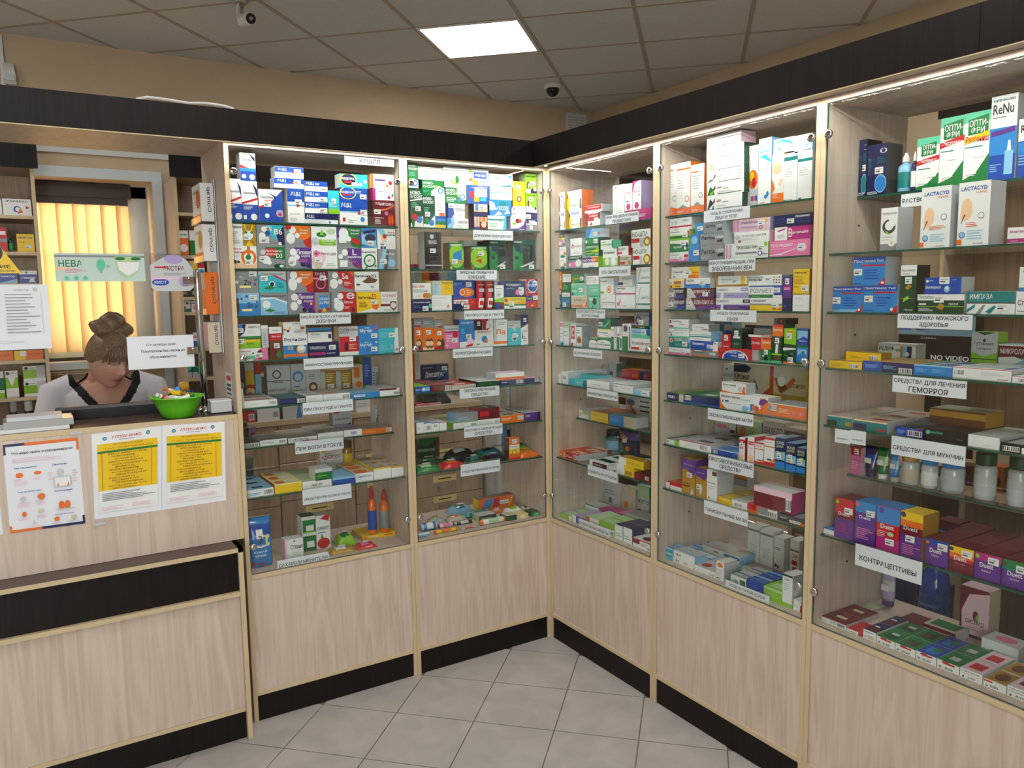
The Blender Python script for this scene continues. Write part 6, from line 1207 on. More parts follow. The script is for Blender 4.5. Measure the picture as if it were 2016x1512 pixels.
+417 580 1102 | w,g | t:.1:.7:.5:.2:dk:Ацикловир;l:.1:.6:.2:.35:1:lg;B:.6:.96:.1:.45
676 1015 1342 p=.7,.35 | r,w | e:.5:.1:.38:.75:w;e:.5:.1:.34:.68:b;t:.22:.56:.5:.22:w:РАНКОФ;t:.38:.56:.2:.16:w:ЭВРО;l:.05:.18:.7:.85:2:p;l:.02:.1:.2:.3:1:p
+712 800 1202 p=.5,.75 | r,m | b:0:.2:r;t:.2:.8:.06:.1:w:Мент
+816 912 1140 on=-2 p=.45,.75 | dg,k | r:.1:.5:.8:.6:w;t:.1:.7:.2:.06:lG:Эвкал
+974 1105 1205 on=-3 | r,w | b:.86:1:w;g:0,0,.3,0,.2,.8,0,.9:k;t:.25:.9:.36:.2:w:Дышу
1105 1200 1350 p=.5,.78 | G,dg | e:.5:.25:.2:.2:k;b:0:.08:mt;r:.1:.4:.3:.5:w
+1112 1200 1237 | o,G | t:.05:.92:.46:.26:w:Дышу;b:.88:1:r
1208 1310 1222 p=.55,.85 | dg,k | g:.35,.35,.6,.35,.65,.7,.4,.7:w;e:.5:.2:.3:.16:br;b:.0:.06:mt;b:.28:.34:L
+1216 1322 1102 | o,dg | t:.05:.9:.44:.2:w:Дышу;b:.8:1:r
+1228 1352 1042 | k,k | c:.6:.5:.2:r
1320 1446 1332 p=.6,.22 | dg,k | b:.0:.1:o;t:.06:.76:.6:.14:w:Линкас;b:.8:.98:w;g:0,.5,1,.7,1,.9,0,.8:dg;l:.1:.6:.45:.55:1:L
+1332 1452 1142 p=.45,.6 | L,G | e:.5:.82:.3:.12:y;t:.2:.75:.78:.08:k:ЛИНК;g:0,0,1,0,1,.15,0,.2:dg
1452 1566 1334 | sb,b | b:0:.15:G;g:.1,.5,.6,.8,.9,.5,.9,.9,.1,.9:lb;c:.6:.75:.06:n
+1462 1566 1147 | b,b | g:0,.4,.6,.6,1,.5,1,.9,0,.9:lb;t:.2:.95:.3:.1:w:Фарингос;b:0:.12:G
@R2 4 1280 420 5.039 D=.2 d=.05
450 640 990 | lg,g | l:.1:.7:.55:.65:1:t;b:.9:1:w
645 705 1080 | dg,t | r:.1:.1:.9:.5:be
735 815 1085 | b,lb | b:.75:.95:be;e:.5:.4:.35:.25:sb
940 1205 1110 | lg,g | b:.9:1:k
@R2 5 1280 660 5.039 D=.042 d=.08
88 328 572 n=2 | n,lg,g | r:.75:0:1:1:be;l:.1:.4:.3:.7:2:lb;t:.1:.5:.3:.4:w:Найз | r:.1:.2:.9:.8:L
332 686 602 n=2 | n,b,G | l:.25:.9:.4:.6:3:b;B:.03:.22:.3:.85;b:.0:.16:b | r:.2:.1:.9:.9:G;r:.4:.3:.7:.7:w
690 1172 592 d=.06 | w,lg | g:.0,.0,.15,.0,.04,.3,.0,.9:o;g:.7,0,1,0,1,.85,.84,.95,.86,.3:o;t:.04:.44:.66:.2:k:Вольтарен;t:.46:.66:.62:.12:c:Эмульгель;c:.07:.46:.08:sb;r:.12:.44:.2:.54:dk;g:.84,.8,.94,.95,.99,.75,.9,.5,.82,.55:v;r:.65:.1:.72:.5:sb;r:.7:.15:.78:.45:o;r:.76:.12:.82:.4:r;l:.12:.55:.34:.42:1:lb;e:.55:.18:.07:.16:lb
+712 950 472 d=.045 | w,lg | g:0,0,1,0,1,.18,.5,.05,0,.2:o;g:.86,.1,.98,.1,.96,.7,.9,.75:o;t:.06:.6:.64:.2:k:Вольтарен;t:.06:.35:.48:.12:lb:Эмульгель;e:.78:.45:.1:.26:lg;c:.92:.22:.08:r
1176 1552 692 d=.1 | o,pe,g | B:.04:.22:.4:.85;l:.26:.6:.3:.7:4:pe;c:.68:.4:.14:p;c:.86:.4:.14:p;b:.94:1:w
@R2 5 1280 660 5.039 D=.28 d=.05
730 828 285 | w,lg | b:.6:.72:lg;b:.4:.46:o;l:.2:.6:.8:.9:1:k
832 1190 290 | be,r | b:0:.5:r;g:.5,.5,1,.5,1,.4,.7,.1:be;g:0,.75,.4,.75,.5,.9,.3,1,0,1:n;t:.02:.44:.56:.16:k:Кетонал;l:.1:.6:.2:.35:2:p;g:.55,.55,.62,.55,.7,.3,.66,.3:dk
1226 1550 305 | be,y | b:.0:.24:gd;t:.45:.98:.44:.14:k:Капсикам;g:.02,.65,.15,.65,.25,.25,.5,.4,.7,.65,.6,.7,.35,.45,.2,.28:r;e:.25:.6:.12:.16:w;b:.7:.74:lg;c:.06:.1:.06:k
@R2 6 1280 660 5.039 D=.042 d=.08
88 285 1030 n=2 | w,lg,G | r:.65:0:1:1:L;B:.03:.22:.3:.8 | r:.2:.1:.9:.9:lg
290 604 1062 n=3 | w,lg,lg | b:.9:1:r;l:.25:.6:.3:.6:3:lg;B:.66:.9:.15:.8 | r:.1:.1:.9:.9:lg;r:.4:.3:.8:.7:dk
610 866 1145 n=2 | b,w,lg | B:.04:.24:.2:.75;l:.3:.7:.3:.6:2:sb;b:.92:1:w | r:.1:.1:.9:.9:sb
885 942 1016 p=.5,.72 | w,r | b:.76:.92:r;r:.1:.5:.7:.6:p;c:.4:.15:.12:pe;l:.1:.8:.3:.4:1:lp
968 1036 1008 | w,r | r:.1:.68:.9:.82:r;t:.15:.85:.72:.06:w:Экзо;c:.5:.14:.14:pe;l:.1:.8:.3:.6:3:lp
1040 1128 1062 | w,r | b:0:.1:r;e:.8:.25:.3:.15:o;e:.65:.32:.35:.14:w;b:.66:.7:gd;t:.1:.8:.78:.09:r:Бисомаз;r:.3:.15:.7:.2:dg;b:.92:1:r
1134 1238 1016 | w,r | b:0:.14:r;e:.8:.3:.3:.15:o;e:.65:.36:.35:.14:w;b:.66:.7:gd;t:.1:.7:.8:.06:p:Витол;r:.3:.2:.7:.26:dg;b:.92:1:r
1245 1342 1018 p=.45,.42 | lb,n | b:.55:1:n;b:.0:.22:sb;b:.22:.28:n;t:.1:.85:.78:.1:w:ЗООД;t:.1:.85:.66:.1:lG:ДЕРМА;c:.5:.45:.1:L
1347 1450 1072 p=.45,.48 | lb,n | b:.55:1:n;b:.0:.22:sb;b:.22:.28:n;t:.1:.85:.78:.1:w:ЗООД;t:.1:.85:.66:.1:lG:ДЕРМА;c:.6:.36:.09:pe
1455 1542 1118 p=.5,.45 | lb,n | b:.55:1:n;b:.0:.22:sb;b:.22:.28:n;t:.1:.9:.78:.1:w:ЗООД;t:.1:.9:.66:.1:lG:ДЕРМА;c:.6:.5:.12:L
@R2 6 1280 660 5.039 D=.29 d=.05
540 600 790 | lG,dg | r:.2:.4:.8:.5:dk;b:.7:.95:lg
606 778 860 | lg,be | e:.5:.75:.42:.14:p;B:.4:.75:.15:.35;l:.1:.8:.4:.6:3:lg
780 850 880 | w,r | g:.1,.6,.9,.6,.5,.2:m;b:.9:1:lg
860 1110 850 | lG,G | r:.1:.2:.4:.9:be;e:.25:.4:.1:.3:o;l:.5:.9:.3:.7:4:L
1120 1332 858 | lg,be | t:.08:.92:.5:.26:m:БИХЕЛП;b:.85:1:be;c:.5:.22:.06:m;l:.1:.5:.15:.2:1:g
1336 1545 925 | be,lg | b:.5:.85:m;b:.25:.3:r;t:.1:.6:.08:.1:k:Крем
@R2 7 1280 880 4.2 D=.042 d=.075
72 162 280 n=2 | w,r,r | l:.2:.8:.3:.5:1:lp | r:.1:.1:.9:.9:r;r:.2:.3:.8:.5:o
166 262 302 n=2 | w,r,r | b:.55:1:r;l:.2:.8:.2:.4:1:lp | r:.1:.1:.9:.9:r
266 376 102 p=.58,.55 | gd,v | b:.7:1:v;g:.3,.7,.9,.55,1,.7:v;t:.1:.85:.82:.05:lv:Пентовит;r:.05:.2:.6:.24:br;g:.6,.0,.9,.0,.8,.2:lg;l:.1:.7:.27:.32:1:br
380 470 178 p=.3,.35 | gd,o | b:.7:1:v;g:.2,.7,.8,.6,.9,.7:v;t:.1:.8:.82:.06:lv:Пентовит;e:.45:.3:.18:.16:lg;r:.35:.1:.55:.3:lg
472 556 192 | w,lg | r:.5:.82:.95:.96:m;t:.1:.8:.55:.05:dk:Белосал;l:.1:.8:.38:.5:2:lg;c:.2:.08:.03:dk
560 668 420 n=2 | y,gd,gd | l:.1:.8:.3:.5:2:gd;r:.05:.1:.1:.9:o | r:.1:.1:.9:.9:y
672 802 450 n=3 | w,lg,lg | B:.2:.7:.15:.7 | r:.1:.1:.9:.9:lg;r:.3:.3:.7:.6:be
806 1050 495 n=3 | w,lg,r | r:0:0:.36:1:o;r:0:.3:.3:.9:r;r:.36:.1:.7:.9:g;B:.7:.98:.05:.7;b:.92:1:r | r:.1:.1:.9:.9:lg;r:.2:.3:.6:.8:be
1056 1276 575 n=2 | dk,g,dk | r:.45:.1:.9:.5:w;t:.48:.85:.2:.22:k:Адвантан;r:.85:0:1:.4:o;l:.1:.4:.4:.7:2:lg | r:.1:.1:.9:.9:g
+860 1175 350 on=-2 | m,M,lp | b:.7:1:lp;B:.84:.98:.1:.7 | b:.0:.6:w
@R2 7 1280 880 4.2 D=.28 d=.05
610 690 260 | be,lg | l:.2:.8:.3:.7:4:k
695 805 200 | o,lg | b:0:.5:g;r:.2:.6:.8:.8:gd;b:.45:.5:k
@R2 8 1280 880 4.2 D=.045 d=.065
76 186 868 n=3 | c,lb,lb | b:.55:.65:b;b:.2:.3:lb;b:.86:1:w | b:.1:.2:b;b:.5:.6:b;b:.7:1:lb
+78 186 825 | c,lb,lb | b:.3:.4:b;b:.86:1:w | b:.1:.2:b;b:.5:.6:b
190 362 935 n=2 | w,lb,lb | B:.1:.3:.2:.7;B:.5:.7:.2:.7 | r:.1:.1:.9:.9:w;b:.3:.4:b
+196 368 880 | w,lb,lg | B:.1:.35:.2:.7 | b:.1:.3:lb
366 542 1005 n=2 | w,lb,lg | l:.1:.6:.3:.6:2:lg;B:.72:.95:.1:.5 | e:.3:.5:.2:.3:r
546 612 950 p=.5,.1 | w,lg | e:.5:.82:.35:.12:o;l:.1:.8:.2:.6:5:lg;r:.1:.05:.3:.12:r
666 795 1075 n=2 | w,G,lg | B:.1:.5:.1:.7;r:.6:.2:.95:.8:G | b:.1:.2:g;b:.5:.6:b
800 935 1110 n=2 | b,G,b | l:.1:.8:.2:.6:3:sb | b:.2:.4:sb;b:.6:.8:lb
940 1090 1170 n=2 | L,G,L | l:.1:.9:.3:.6:2:lG;b:.8:1:lG | r:.2:.2:.8:.8:lG
1096 1180 1058 | w,lg | b:0:.12:L;t:.15:.75:.82:.06:dg:Гель;l:.15:.7:.5:.75:4:lg;b:.94:1:dg
1185 1252 1270 n=2 | w,r,w | l:.1:.6:.3:.6:3:lg;r:.85:0:1:.6:r
@R2 8 1280 880 4.2 D=.2 d=.08
140 300 850 | c,lb,lb | b:.3:.5:b;b:.8:1:w | b:.1:.2:b;b:.4:.5:b;b:.7:.8:b
+145 310 818 | c,lb,lb | b:.3:.5:b | b:.1:.2:b;b:.4:.5:b;b:.7:.8:b
+200 400 780 | c,lb,lb | b:.3:.5:b | b:.1:.2:b;b:.4:.5:b;b:.7:.8:b
420 735 900 | w,lb,lg | B:.4:.55:.2:.7;r:.6:.2:1:.8:lb | b:.1:.2:lb
+430 740 860 | w,lb,lg | B:.3:.45:.2:.7;r:.6:.2:1:.8:sb | b:.1:.2:be
@R2 8 1280 880 4.2 D=.29 d=.055
812 908 650 | w,lg | b:.84:.9:g;l:.2:.8:.2:.5:5:lg
912 1020 690 | w,lg | b:.84:.9:g;l:.2:.8:.2:.5:5:lg
1028 1110 750 | w,lg | l:.1:.8:.6:.7:2:dk;r:.1:.08:.3:.18:m;r:.35:.05:.5:.15:r
1160 1236 770 | w,lg | t:.2:.8:.5:.12:r:Гель;r:.2:.3:.8:.42:r;r:.3:.12:.8:.24:r;b:.68:.72:k
@R3 1 1600 150 4.32 D=.15 d=.07
337 468 545 p=.7,.5 | n,k | t:.05:.2:.48:.24:t:ПР;e:.75:.86:.24:.05:lg;c:.75:.86:.04:n;e:.7:.22:.36:.18:lb;e:.7:.22:.32:.16:t;l:.05:.9:.02:.08:2:w;l:.5:.95:.62:.76:4:t
472 640 578 p=.62,.48 | n,dk | t:.06:.2:.46:.28:t:ПР;e:.8:.86:.18:.05:lg;c:.8:.86:.04:n;e:.7:.22:.3:.18:lb;e:.7:.22:.27:.16:sb;l:.05:.6:.02:.08:3:w;l:.5:.95:.62:.76:4:t
705 822 648 k=bottle | lb,t,w
830 888 640 k=bottle | n,w,w
893 1088 520 | w,mt | b:.84:1:mt;g:0,0,1,0,1,.3,.5,.1,0,.05:G;g:.2,.86,.86,.9,.86,.66,.2,.64:G;t:.26:.84:.77:.09:w:ОПТИ-;t:.3:.7:.66:.09:w:ФРИ;g:0,.47,1,.55,1,.64,0,.56:r;t:.12:.9:.5:.09:w:Экспресс;l:.1:.9:.38:.42:1:t;r:.5:.22:.9:.36:w;l:.1:.6:.06:.14:2:w
1092 1300 345 | w,mt | b:.86:1:mt;g:0,0,1,0,1,.35,.5,.12,0,.06:G;g:.14,.9,.94,.95,.94,.7,.14,.68:G;t:.18:.92:.8:.09:w:ОПТИ-;t:.26:.8:.7:.09:w:ФРИ;g:0,.56,1,.64,1,.72,0,.64:r;t:.1:.94:.58:.08:w:Экспресс;l:.05:.95:.5:.53:1:t;r:.3:.38:.7:.48:w;l:.1:.6:.1:.15:2:w
1303 1520 300 | w,mt | b:.86:1:mt;g:0,0,1,0,1,.4,.5,.14,0,.06:G;g:.14,.9,.94,.95,.94,.7,.14,.68:G;t:.18:.92:.8:.09:w:ОПТИ-;t:.26:.8:.7:.09:w:ФРИ;g:0,.56,1,.64,1,.72,0,.64:y;t:.06:.96:.58:.09:r:Реплениш;l:.05:.95:.5:.53:1:t;r:.4:.36:.8:.46:w;l:.1:.6:.1:.15:2:w
1525 1752 158 | b,lg | b:.62:1:w;g:0,.62,.3,.66,1,.6,1,.64,.3,.7,0,.64:w;b:.0:.3:b;b:.3:.62:sb;t:.08:.86:.78:.12:k:ReNu;t:.08:.9:.93:.03:t:контактных линз;g:.05,.52,.95,.56,.95,.62,.05,.58:v;r:.6:.06:.92:.34:lb;g:.68,.34,.84,.34,.8,.46,.72,.46:w;l:.05:.5:.1:.2:4:lb;r:.08:.74:.6:.75:g
1760 1960 350 | b,lg | b:.62:1:w;t:.1:.9:.76:.13:k:ReNu;e:.3:.55:.2:.06:c;b:.4:.6:sb;l:.05:.5:.2:.4:4:lb
@R3 2 1600 150 4.32 D=.05 d=.07
585 727 1118 | w,lg | b:0:.16:g;c:.5:.56:.17:dk;c:.52:.58:.11:w;g:.5,.56,.5,.8,.9,.7,.85,.56:w;g:.2,.5,.4,.4,.55,.35,.5,.42:L;t:.05:.95:.84:.05:g:ЭПИЛАКСЕР;t:.1:.8:.3:.03:g:спрей для;l:.1:.8:.24:.27:1:g;c:.7:.18:.09:w;c:.7:.18:.03:y
932 1185 938 | w,lg | e:.3:.52:.16:.15:pe;e:.22:.45:.12:.1:pe;g:.1,.3,.12,.3,.25,.45,.2,.45:br;t:.1:.92:.86:.06:b:LACTACYD;t:.58:.92:.81:.03:o:CLASSIC;c:.78:.5:.05:dk;c:.78:.5:.042:w;c:.18:.17:.05:b;c:.18:.17:.04:lb;l:.3:.9:.3:.37:3:o;l:.35:.9:.1:.24:4:lb;r:0:.03:.14:.1:o;t:.55:.85:.02:.02:k:Лактацид
1250 1520 892 | w,lg | e:.28:.58:.18:.17:pe;e:.2:.5:.12:.1:pe;g:.1,.36,.12,.36,.25,.5,.2,.5:br;t:.08:.9:.87:.06:b:LACTACYD;t:.55:.9:.82:.03:o:CLASSIC;c:.74:.47:.05:dk;c:.74:.47:.042:w;c:.16:.18:.05:b;c:.16:.18:.04:lb;l:.28:.75:.3:.38:3:o;l:.32:.85:.1:.26:4:lb;r:0:.03:.16:.11:o;t:.52:.85:.03:.02:k:Лактацид
1660 1990 1278 | w,p | b:.06:.3:M;b:.06:.1:M;t:.06:.6:.66:.16:M:Монтавель;l:.1:.3:.13:.2:1:w
@R3 3 1600 380 4.447 D=.05 d=.06
165 440 818 p=.14,.45 | sb,lb | b:.8:1:b;g:0,.0,1,.0,1,.3,0,.5:lb;b:.1:.75:sb;t:.03:.95:.84:.1:w:Простамол Уно;r:.3:.7:.97:.76:r;l:.38:.85:.2:.6:4:b;g:.78,0,1,0,1,.28:r;c:.9:.09:.05:w;l:.03:.4:.05:.1:1:n
447 745 808 p=.17,.5 | sb,lg | b:.8:1:b;t:.03:.95:.84:.1:w:Простамол Уно;r:.3:.7:.97:.76:r;l:.38:.85:.2:.6:4:b;g:.78,0,1,0,1,.28:r;c:.85:.12:.06:w;l:.03:.4:.05:.1:1:n
+358 640 562 p=.17,.48 | sb,lg | b:.84:1:b;t:.03:.95:.8:.12:w:Простамол Уно;r:.28:.68:.98:.74:r;l:.36:.85:.2:.6:4:b;g:.78,0,1,0,1,.28:r;c:.93:.09:.05:w;l:.03:.4:.04:.1:1:n
775 915 632 p=.52,.68 | dg,k | b:.78:1:w;t:.06:.92:.86:.06:dg:ПростоНорм;l:.1:.8:.8:.84:1:g;e:.5:.55:.28:.1:dg;g:.3,.52,.5,.6,.75,.56,.5,.48:gd;b:.3:.31:L;g:.2,.22,.6,.3,.5,.36,.25,.3:L;t:.3:.85:.04:.04:w:ЭВАЛАР
918 1330 887 p=.48,.75 | dg,lg | b:.68:1:w;t:.04:.36:.74:.2:dg:ПростоНорм;b:.34:.37:L;g:.42,.3,.5,.55,.6,.4,.55,.15:gd;r:.04:.44:.2:.52:w;t:.68:.88:.42:.12:w:ЭВАЛАР;l:.04:.4:.1:.28:3:w
+985 1305 737 p=.55,.8 | b,lg | g:.6,0,1,0,1,.6,.8,.9:b;t:.03:.46:.3:.2:w:Витапрост;e:.62:.3:.08:.2:lb;e:.62:.36:.05:.1:w;e:.07:.78:.04:.08:w;l:.1:.3:.76:.84:1:w;l:.75:.95:.8:.88:1:lb
1355 1778 862 p=.75,.3 | w,lg | b:.5:1:t;b:.46:.5:m;t:.06:.55:.66:.24:w:ИМПАЗА;l:.06:.55:.58:.62:1:mt;g:0,.05,.18,.3,.18,.45,.02,.2:t;g:.2,.0,.35,.4,.4,.4,.3,0:g;g:.4,.1,.6,.4,.62,.3,.5,0:t
1785 2050 862 | w,lg | t:.06:.8:.4:.24:m:Спеман;l:.06:.6:.1:.2:1:g
+1816 2050 645 | w,lb | b:0:.16:sb;t:.1:.5:.75:.12:k:Афала
@R3 4 1600 620 4.447 D=.042 d=.08
105 432 405 n=2 | y,gd,gd | l:.05:.5:.2:.7:4:gd;B:.64:.9:.1:.65 | r:.05:.05:.95:.95:gd
440 882 415 n=2 | b,n,gd | r:.4:0:1:1:n;l:.05:.35:.3:.7:4:lb;l:.42:.7:.3:.7:4:lb;B:.72:.98:.0:.5 | r:.05:.1:.95:.9:gd
887 1225 445 n=2 | sb,b,w | l:.05:.4:.3:.7:4:lb;l:.48:.9:.3:.7:4:lb;b:.9:1:lb | r:.05:.1:.4:.9:t;r:.5:.1:.95:.9:b
1228 1742 468 n=2 | w,lg,w | b:.92:.97:r;B:.03:.2:.25:.75;l:.5:.9:.4:.7:4:lg;t:.78:.95:.08:.12:r:Детский | r:.1:.1:.9:.9:lg;r:.8:.1:.95:.9:b
1748 2030 545 | w,lg | B:.2:.45:.1:.7;b:.9:1:p
+292 600 330 on=-5 D=.08 d=.05 | y,gd,gd | l:.1:.5:.3:.6:2:gd;B:.68:.92:.1:.7
@R3 4 1600 620 4.447 D=.22 d=.05
575 905 252 | w,lg | b:.9:1:lg;t:.03:.43:.66:.22:k:РЕЛИФ;t:.46:.6:.62:.14:dk:про;r:.6:.08:.66:.9:gd;r:.66:.08:.78:.9:lb;r:.78:.08:.9:.9:n;c:.78:.55:.1:w;l:.03:.3:.5:.6:1:lg
1395 1625 152 p=.4,.14 | L,L | b:.5:1:lg;g:0,.5,.5,.4,1,.5:lg;t:.1:.88:.66:.1:k:Гутталакс;t:.2:.8:.55:.07:dk:Экспресс;c:.5:.8:.04:dg;b:.32:.34:dg;g:.2,1,.9,1,.5,.93:dg
1632 2000 262 | lb,lg | b:.55:.95:m;t:.04:.8:.68:.18:w:МИКРОЛАКС;g:0,.55,.4,.6,.6,.48,.3,.3,0,.35:w;l:.4:.8:.2:.35:2:b;b:.95:1:w
@R3 5 1600 620 4.447 D=.042 d=.09
82 350 882 n=3 | t,lg,be | b:.86:1:be;r:.72:.1:.95:.5:gd;r:.0:.0:.4:.5:dg | r:.05:.1:.95:.9:be;r:.2:.3:.8:.6:lp
355 655 928 n=3 | t,lg,be | b:.86:1:pe;r:.7:.1:.95:.3:r;r:.0:.0:.4:.6:n;r:.4:.3:.7:.85:t | r:.05:.1:.95:.9:be;r:.3:.3:.8:.6:r
730 968 990 n=2 | b,v,dk | r:.8:0:1:1:v;B:.42:.96:.1:.75;l:.05:.38:.3:.7:4:lb | r:.1:.1:.9:.9:k
972 1360 1012 n=2 | k,dk,k | c:.1:.66:.18:mt;t:.15:.44:.56:.24:mt:Буква Буква;l:.75:.95:.3:.4:1:g | r:.1:.1:.5:.9:dk
1362 1640 1062 n=2 | w,lg,lg | l:.5:.9:.2:.3:1:lg | r:.1:.1:.9:.9:lg
1645 2030 1142 n=2 | k,g,dk | B:.05:.45:.1:.7;r:.5:.0:1:.7:w | r:.1:.1:.9:.9:lg
+1025 1520 838 on=-3 D=.13 d=.09 | br,gd,be | b:.5:.9:gd;b:.3:.4:br
@R3 6 1600 860 4.447 D=.16 d=.05
305 425 90 p=.6,.85 | r,lp | b:0:.7:p;b:.7:1:r;l:.1:.8:.2:.5:4:lp
430 538 85 k=tube p=1 | n,b,n
545 640 100 k=tube p=1 | G,lG,w
660 740 140 k=tube p=1 | sb,lb,lg
745 890 150 k=jar | lg,be,gd
928 1062 175 k=jar | lg,w,sb
1085 1280 200 k=jar | lg,lg,sb
1385 1572 150 k=jar | lg,lg,dg
1680 1870 180 k=jar | lg,lg,dg
@R3 6 1600 860 4.447 D=.29 d=.05
1270 1400 250 | m,br | b:.3:.6:br
1560 1680 260 | o,br | e:.5:.4:.3:.2:br
@R3 7 1600 860 4.447 D=.042 d=.075
42 190 800 | w,b,sb | l:.1:.6:.2:.5:2:lg;b:.88:1:sb | r:.1:.3:.9:.9:b;r:.5:.5:.8:.8:y
196 368 545 p=.72,.72 | v,m,m | b:.62:1:r;b:.5:.62:m;t:.18:.78:.58:.08:w:Duett;c:.12:.9:.05:L;l:.1:.9:.15:.4:6:M
375 560 577 p=.75,.76 | v,m,sb | b:.75:1:sb;b:.5:.66:v;t:.2:.76:.6:.08:w:Duett;c:.12:.92:.05:o;l:.1:.9:.12:.4:6:p
565 770 618 p=.6,.22 | M,m,sb | b:.62:.98:sb;b:.3:.62:r;t:.18:.76:.5:.1:w:Duett;c:.2:.9:.06:v;e:.62:.4:.14:.05:lG;l:.05:.5:.3:.45:4:lp
775 972 668 p=.46,.42 | v,gd,y | b:.82:1:y;b:.68:.82:o;b:.5:.68:m;t:.14:.78:.6:.09:w:Duett;c:.12:.93:.06:dk;l:.1:.9:.06:.3:6:p
988 1195 908 p=.75,.78 n=3 | v,m,m | b:.78:1:b;b:.66:.78:v;t:.2:.72:.48:.18:w:Duett;t:.28:.6:.34:.08:lp:Classic;c:.1:.85:.07:o
1200 1416 972 p=.72,.78 n=3 | m,m,m | b:.74:1:y;b:.56:.74:o;b:.45:.56:r;t:.2:.72:.46:.18:w:Duett;t:.24:.66:.3:.07:p:Massage;c:.08:.88:.08:dk
1422 1655 1032 p=.72,.78 n=3 | v,m,m | b:.72:1:M;t:.2:.72:.46:.18:w:Duett;t:.28:.62:.3:.07:lp:Ribbed;c:.1:.86:.08:L
1662 1910 1095 p=.72,.74 n=3 | v,m,m | b:.7:1:G;b:.62:.7:t;t:.2:.74:.42:.18:w:Duett;t:.3:.62:.28:.07:lp:Dotted;c:.1:.85:.08:dk
@R3 7 1600 860 4.447 D=.28 d=.06
1090 1280 740 | m,m,m | e:.35:.4:.3:.16:n;t:.1:.6:.32:.16:lb:durex
1285 1490 800 | r,m,m | b:.0:.3:m
@R3 8 1590 1080 4.446 D=.045 d=.08
58 338 618 n=2 | w,lg,m | l:.02:.3:.2:.7:3:lg;r:.35:.2:.6:.8:lg;r:.65:.2:.95:.8:g;b:.94:1:r | r:.1:.1:.9:.9:m;r:.3:.4:.7:.6:be
343 478 720 n=1 | w,r,r | B:.15:.6:.1:.6;r:.75:0:1:1:r
488 598 720 n=2 | w,lg,n | l:.1:.8:.7:.85:1:k;B:.1:.35:.1:.4;r:.4:.1:.9:.45:be | r:.1:.1:.9:.9:n;r:.1:.1:.9:.4:m;r:.2:.5:.6:.6:w
604 766 790 n=2 | w,lg,G | e:.4:.85:.2:.16:r;r:.3:.7:.8:.9:r;B:.3:.75:.1:.42;r:.08:.15:.2:.4:g | r:.05:.05:.95:.95:G;r:.2:.2:.8:.7:dg;r:.3:.5:.7:.7:lg
770 945 858 n=2 | w,lg,G | e:.4:.85:.2:.16:r;r:.3:.7:.8:.9:r;B:.3:.75:.1:.42;r:.08:.15:.2:.4:g | r:.05:.05:.95:.95:G;r:.2:.2:.8:.7:dg;e:.4:.4:.2:.2:br
950 1130 925 n=2 | w,lg,b | e:.4:.85:.2:.16:r;r:.3:.7:.8:.9:r;B:.3:.75:.1:.42;r:.08:.15:.2:.4:g | r:.05:.05:.95:.95:b;r:.2:.2:.8:.7:sb;e:.6:.6:.2:.2:G
1134 1330 1000 n=2 | w,lg,G | e:.4:.85:.2:.16:r;r:.3:.7:.8:.9:r;B:.3:.75:.1:.42;r:.08:.15:.2:.4:g | r:.05:.05:.95:.95:G;r:.3:.3:.7:.6:lg
1335 1532 1072 n=2 | w,lg,lg | t:.05:.85:.72:.14:k:Система;t:.1:.9:.5:.07:o:прокладки;B:.35:.7:.1:.35;c:.15:.18:.1:k | r:.05:.05:.95:.95:lp;r:.2:.2:.8:.7:r
1538 1742 1170 n=2 | w,lg,be | r:.02:.72:.4:.92:r;B:.3:.65:.1:.5;l:.5:.9:.6:.75:1:lg;r:.1:.15:.22:.35:g | r:.05:.05:.95:.95:gd;e:.5:.5:.3:.3:br
1748 2010 1240 n=2 | w,lg,lg | t:.05:.6:.74:.12:k:Система;t:.05:.6:.5:.1:k:КЛИМА;B:.3:.6:.08:.35;c:.12:.18:.1:k | r:.05:.05:.95:.95:lp;r:.2:.3:.8:.6:m
@R3 8 1590 1080 4.446 D=.225 d=.07
60 300 560 | w,r,r | b:.5:1:r | r:.1:.1:.9:.9:g
305 560 600 | lG,lg,be | l:.1:.7:.3:.6:2:g | b:.3:.6:lG
800 1000 640 | w,r,m | b:.6:1:m | r:.1:.2:.9:.9:m
1010 1300 700 | lp,lg,be | b:.6:1:m | r:.1:.2:.9:.9:G
1520 1850 830 | w,lg,lg | e:.3:.3:.06:.16:L;e:.45:.3:.05:.12:v;b:.0:.1:lG | e:.5:.5:.3:.3:p
@R3 8 1590 1080 4.446 D=.3 d=.06
335 505 20 | o,o | b:0:.24:k;g:.2,0,.6,0,.8,.25,.5,.25:br;b:.24:.45:o;r:.02:.42:.98:.68:w;t:.05:.95:.58:.06:k:ЛОШАДИНАЯ;t:.25:.75:.52:.05:k:СИЛА;t:.05:.92:.45:.05:k:БАЛЬЗАМ-ГЕЛЬ;l:.1:.8:.3:.38:3:pe;b:.75:.95:lg;e:.5:.85:.25:.1:dk
620 738 205 k=tube p=1 | lv,lg,v
1345 1600 350 | lp,be | g:0,0,.1,0,.05,.5,.3,.85,1,.95,1,1,0,1:m;e:.55:.45:.1:.1:m;e:.6:.4:.06:.08:L;t:.2:.85:.26:.1:dk:СИСТРАД;l:.2:.8:.15:.22:2:g;b:0:.06:m
""")
R1C, R1D, R1E, R1F = (1070,280,6.871), (1070,440,6.871), (1070,600,6.3), (1070,780,4.583)
sign('R1', 1, R1C, 840, 1285, 960, 1090, ['СР-ВА ПРИ ДИСБАКТЕРИОЗЕ', 'ПРОБИОТИКИ'], 'probiotics right of the inner corner')
sign('R1', 2, R1D, 750, 1175, 580, 712, ['СПАЗМОЛИТИКИ'], 'spasm relief right of the inner corner')
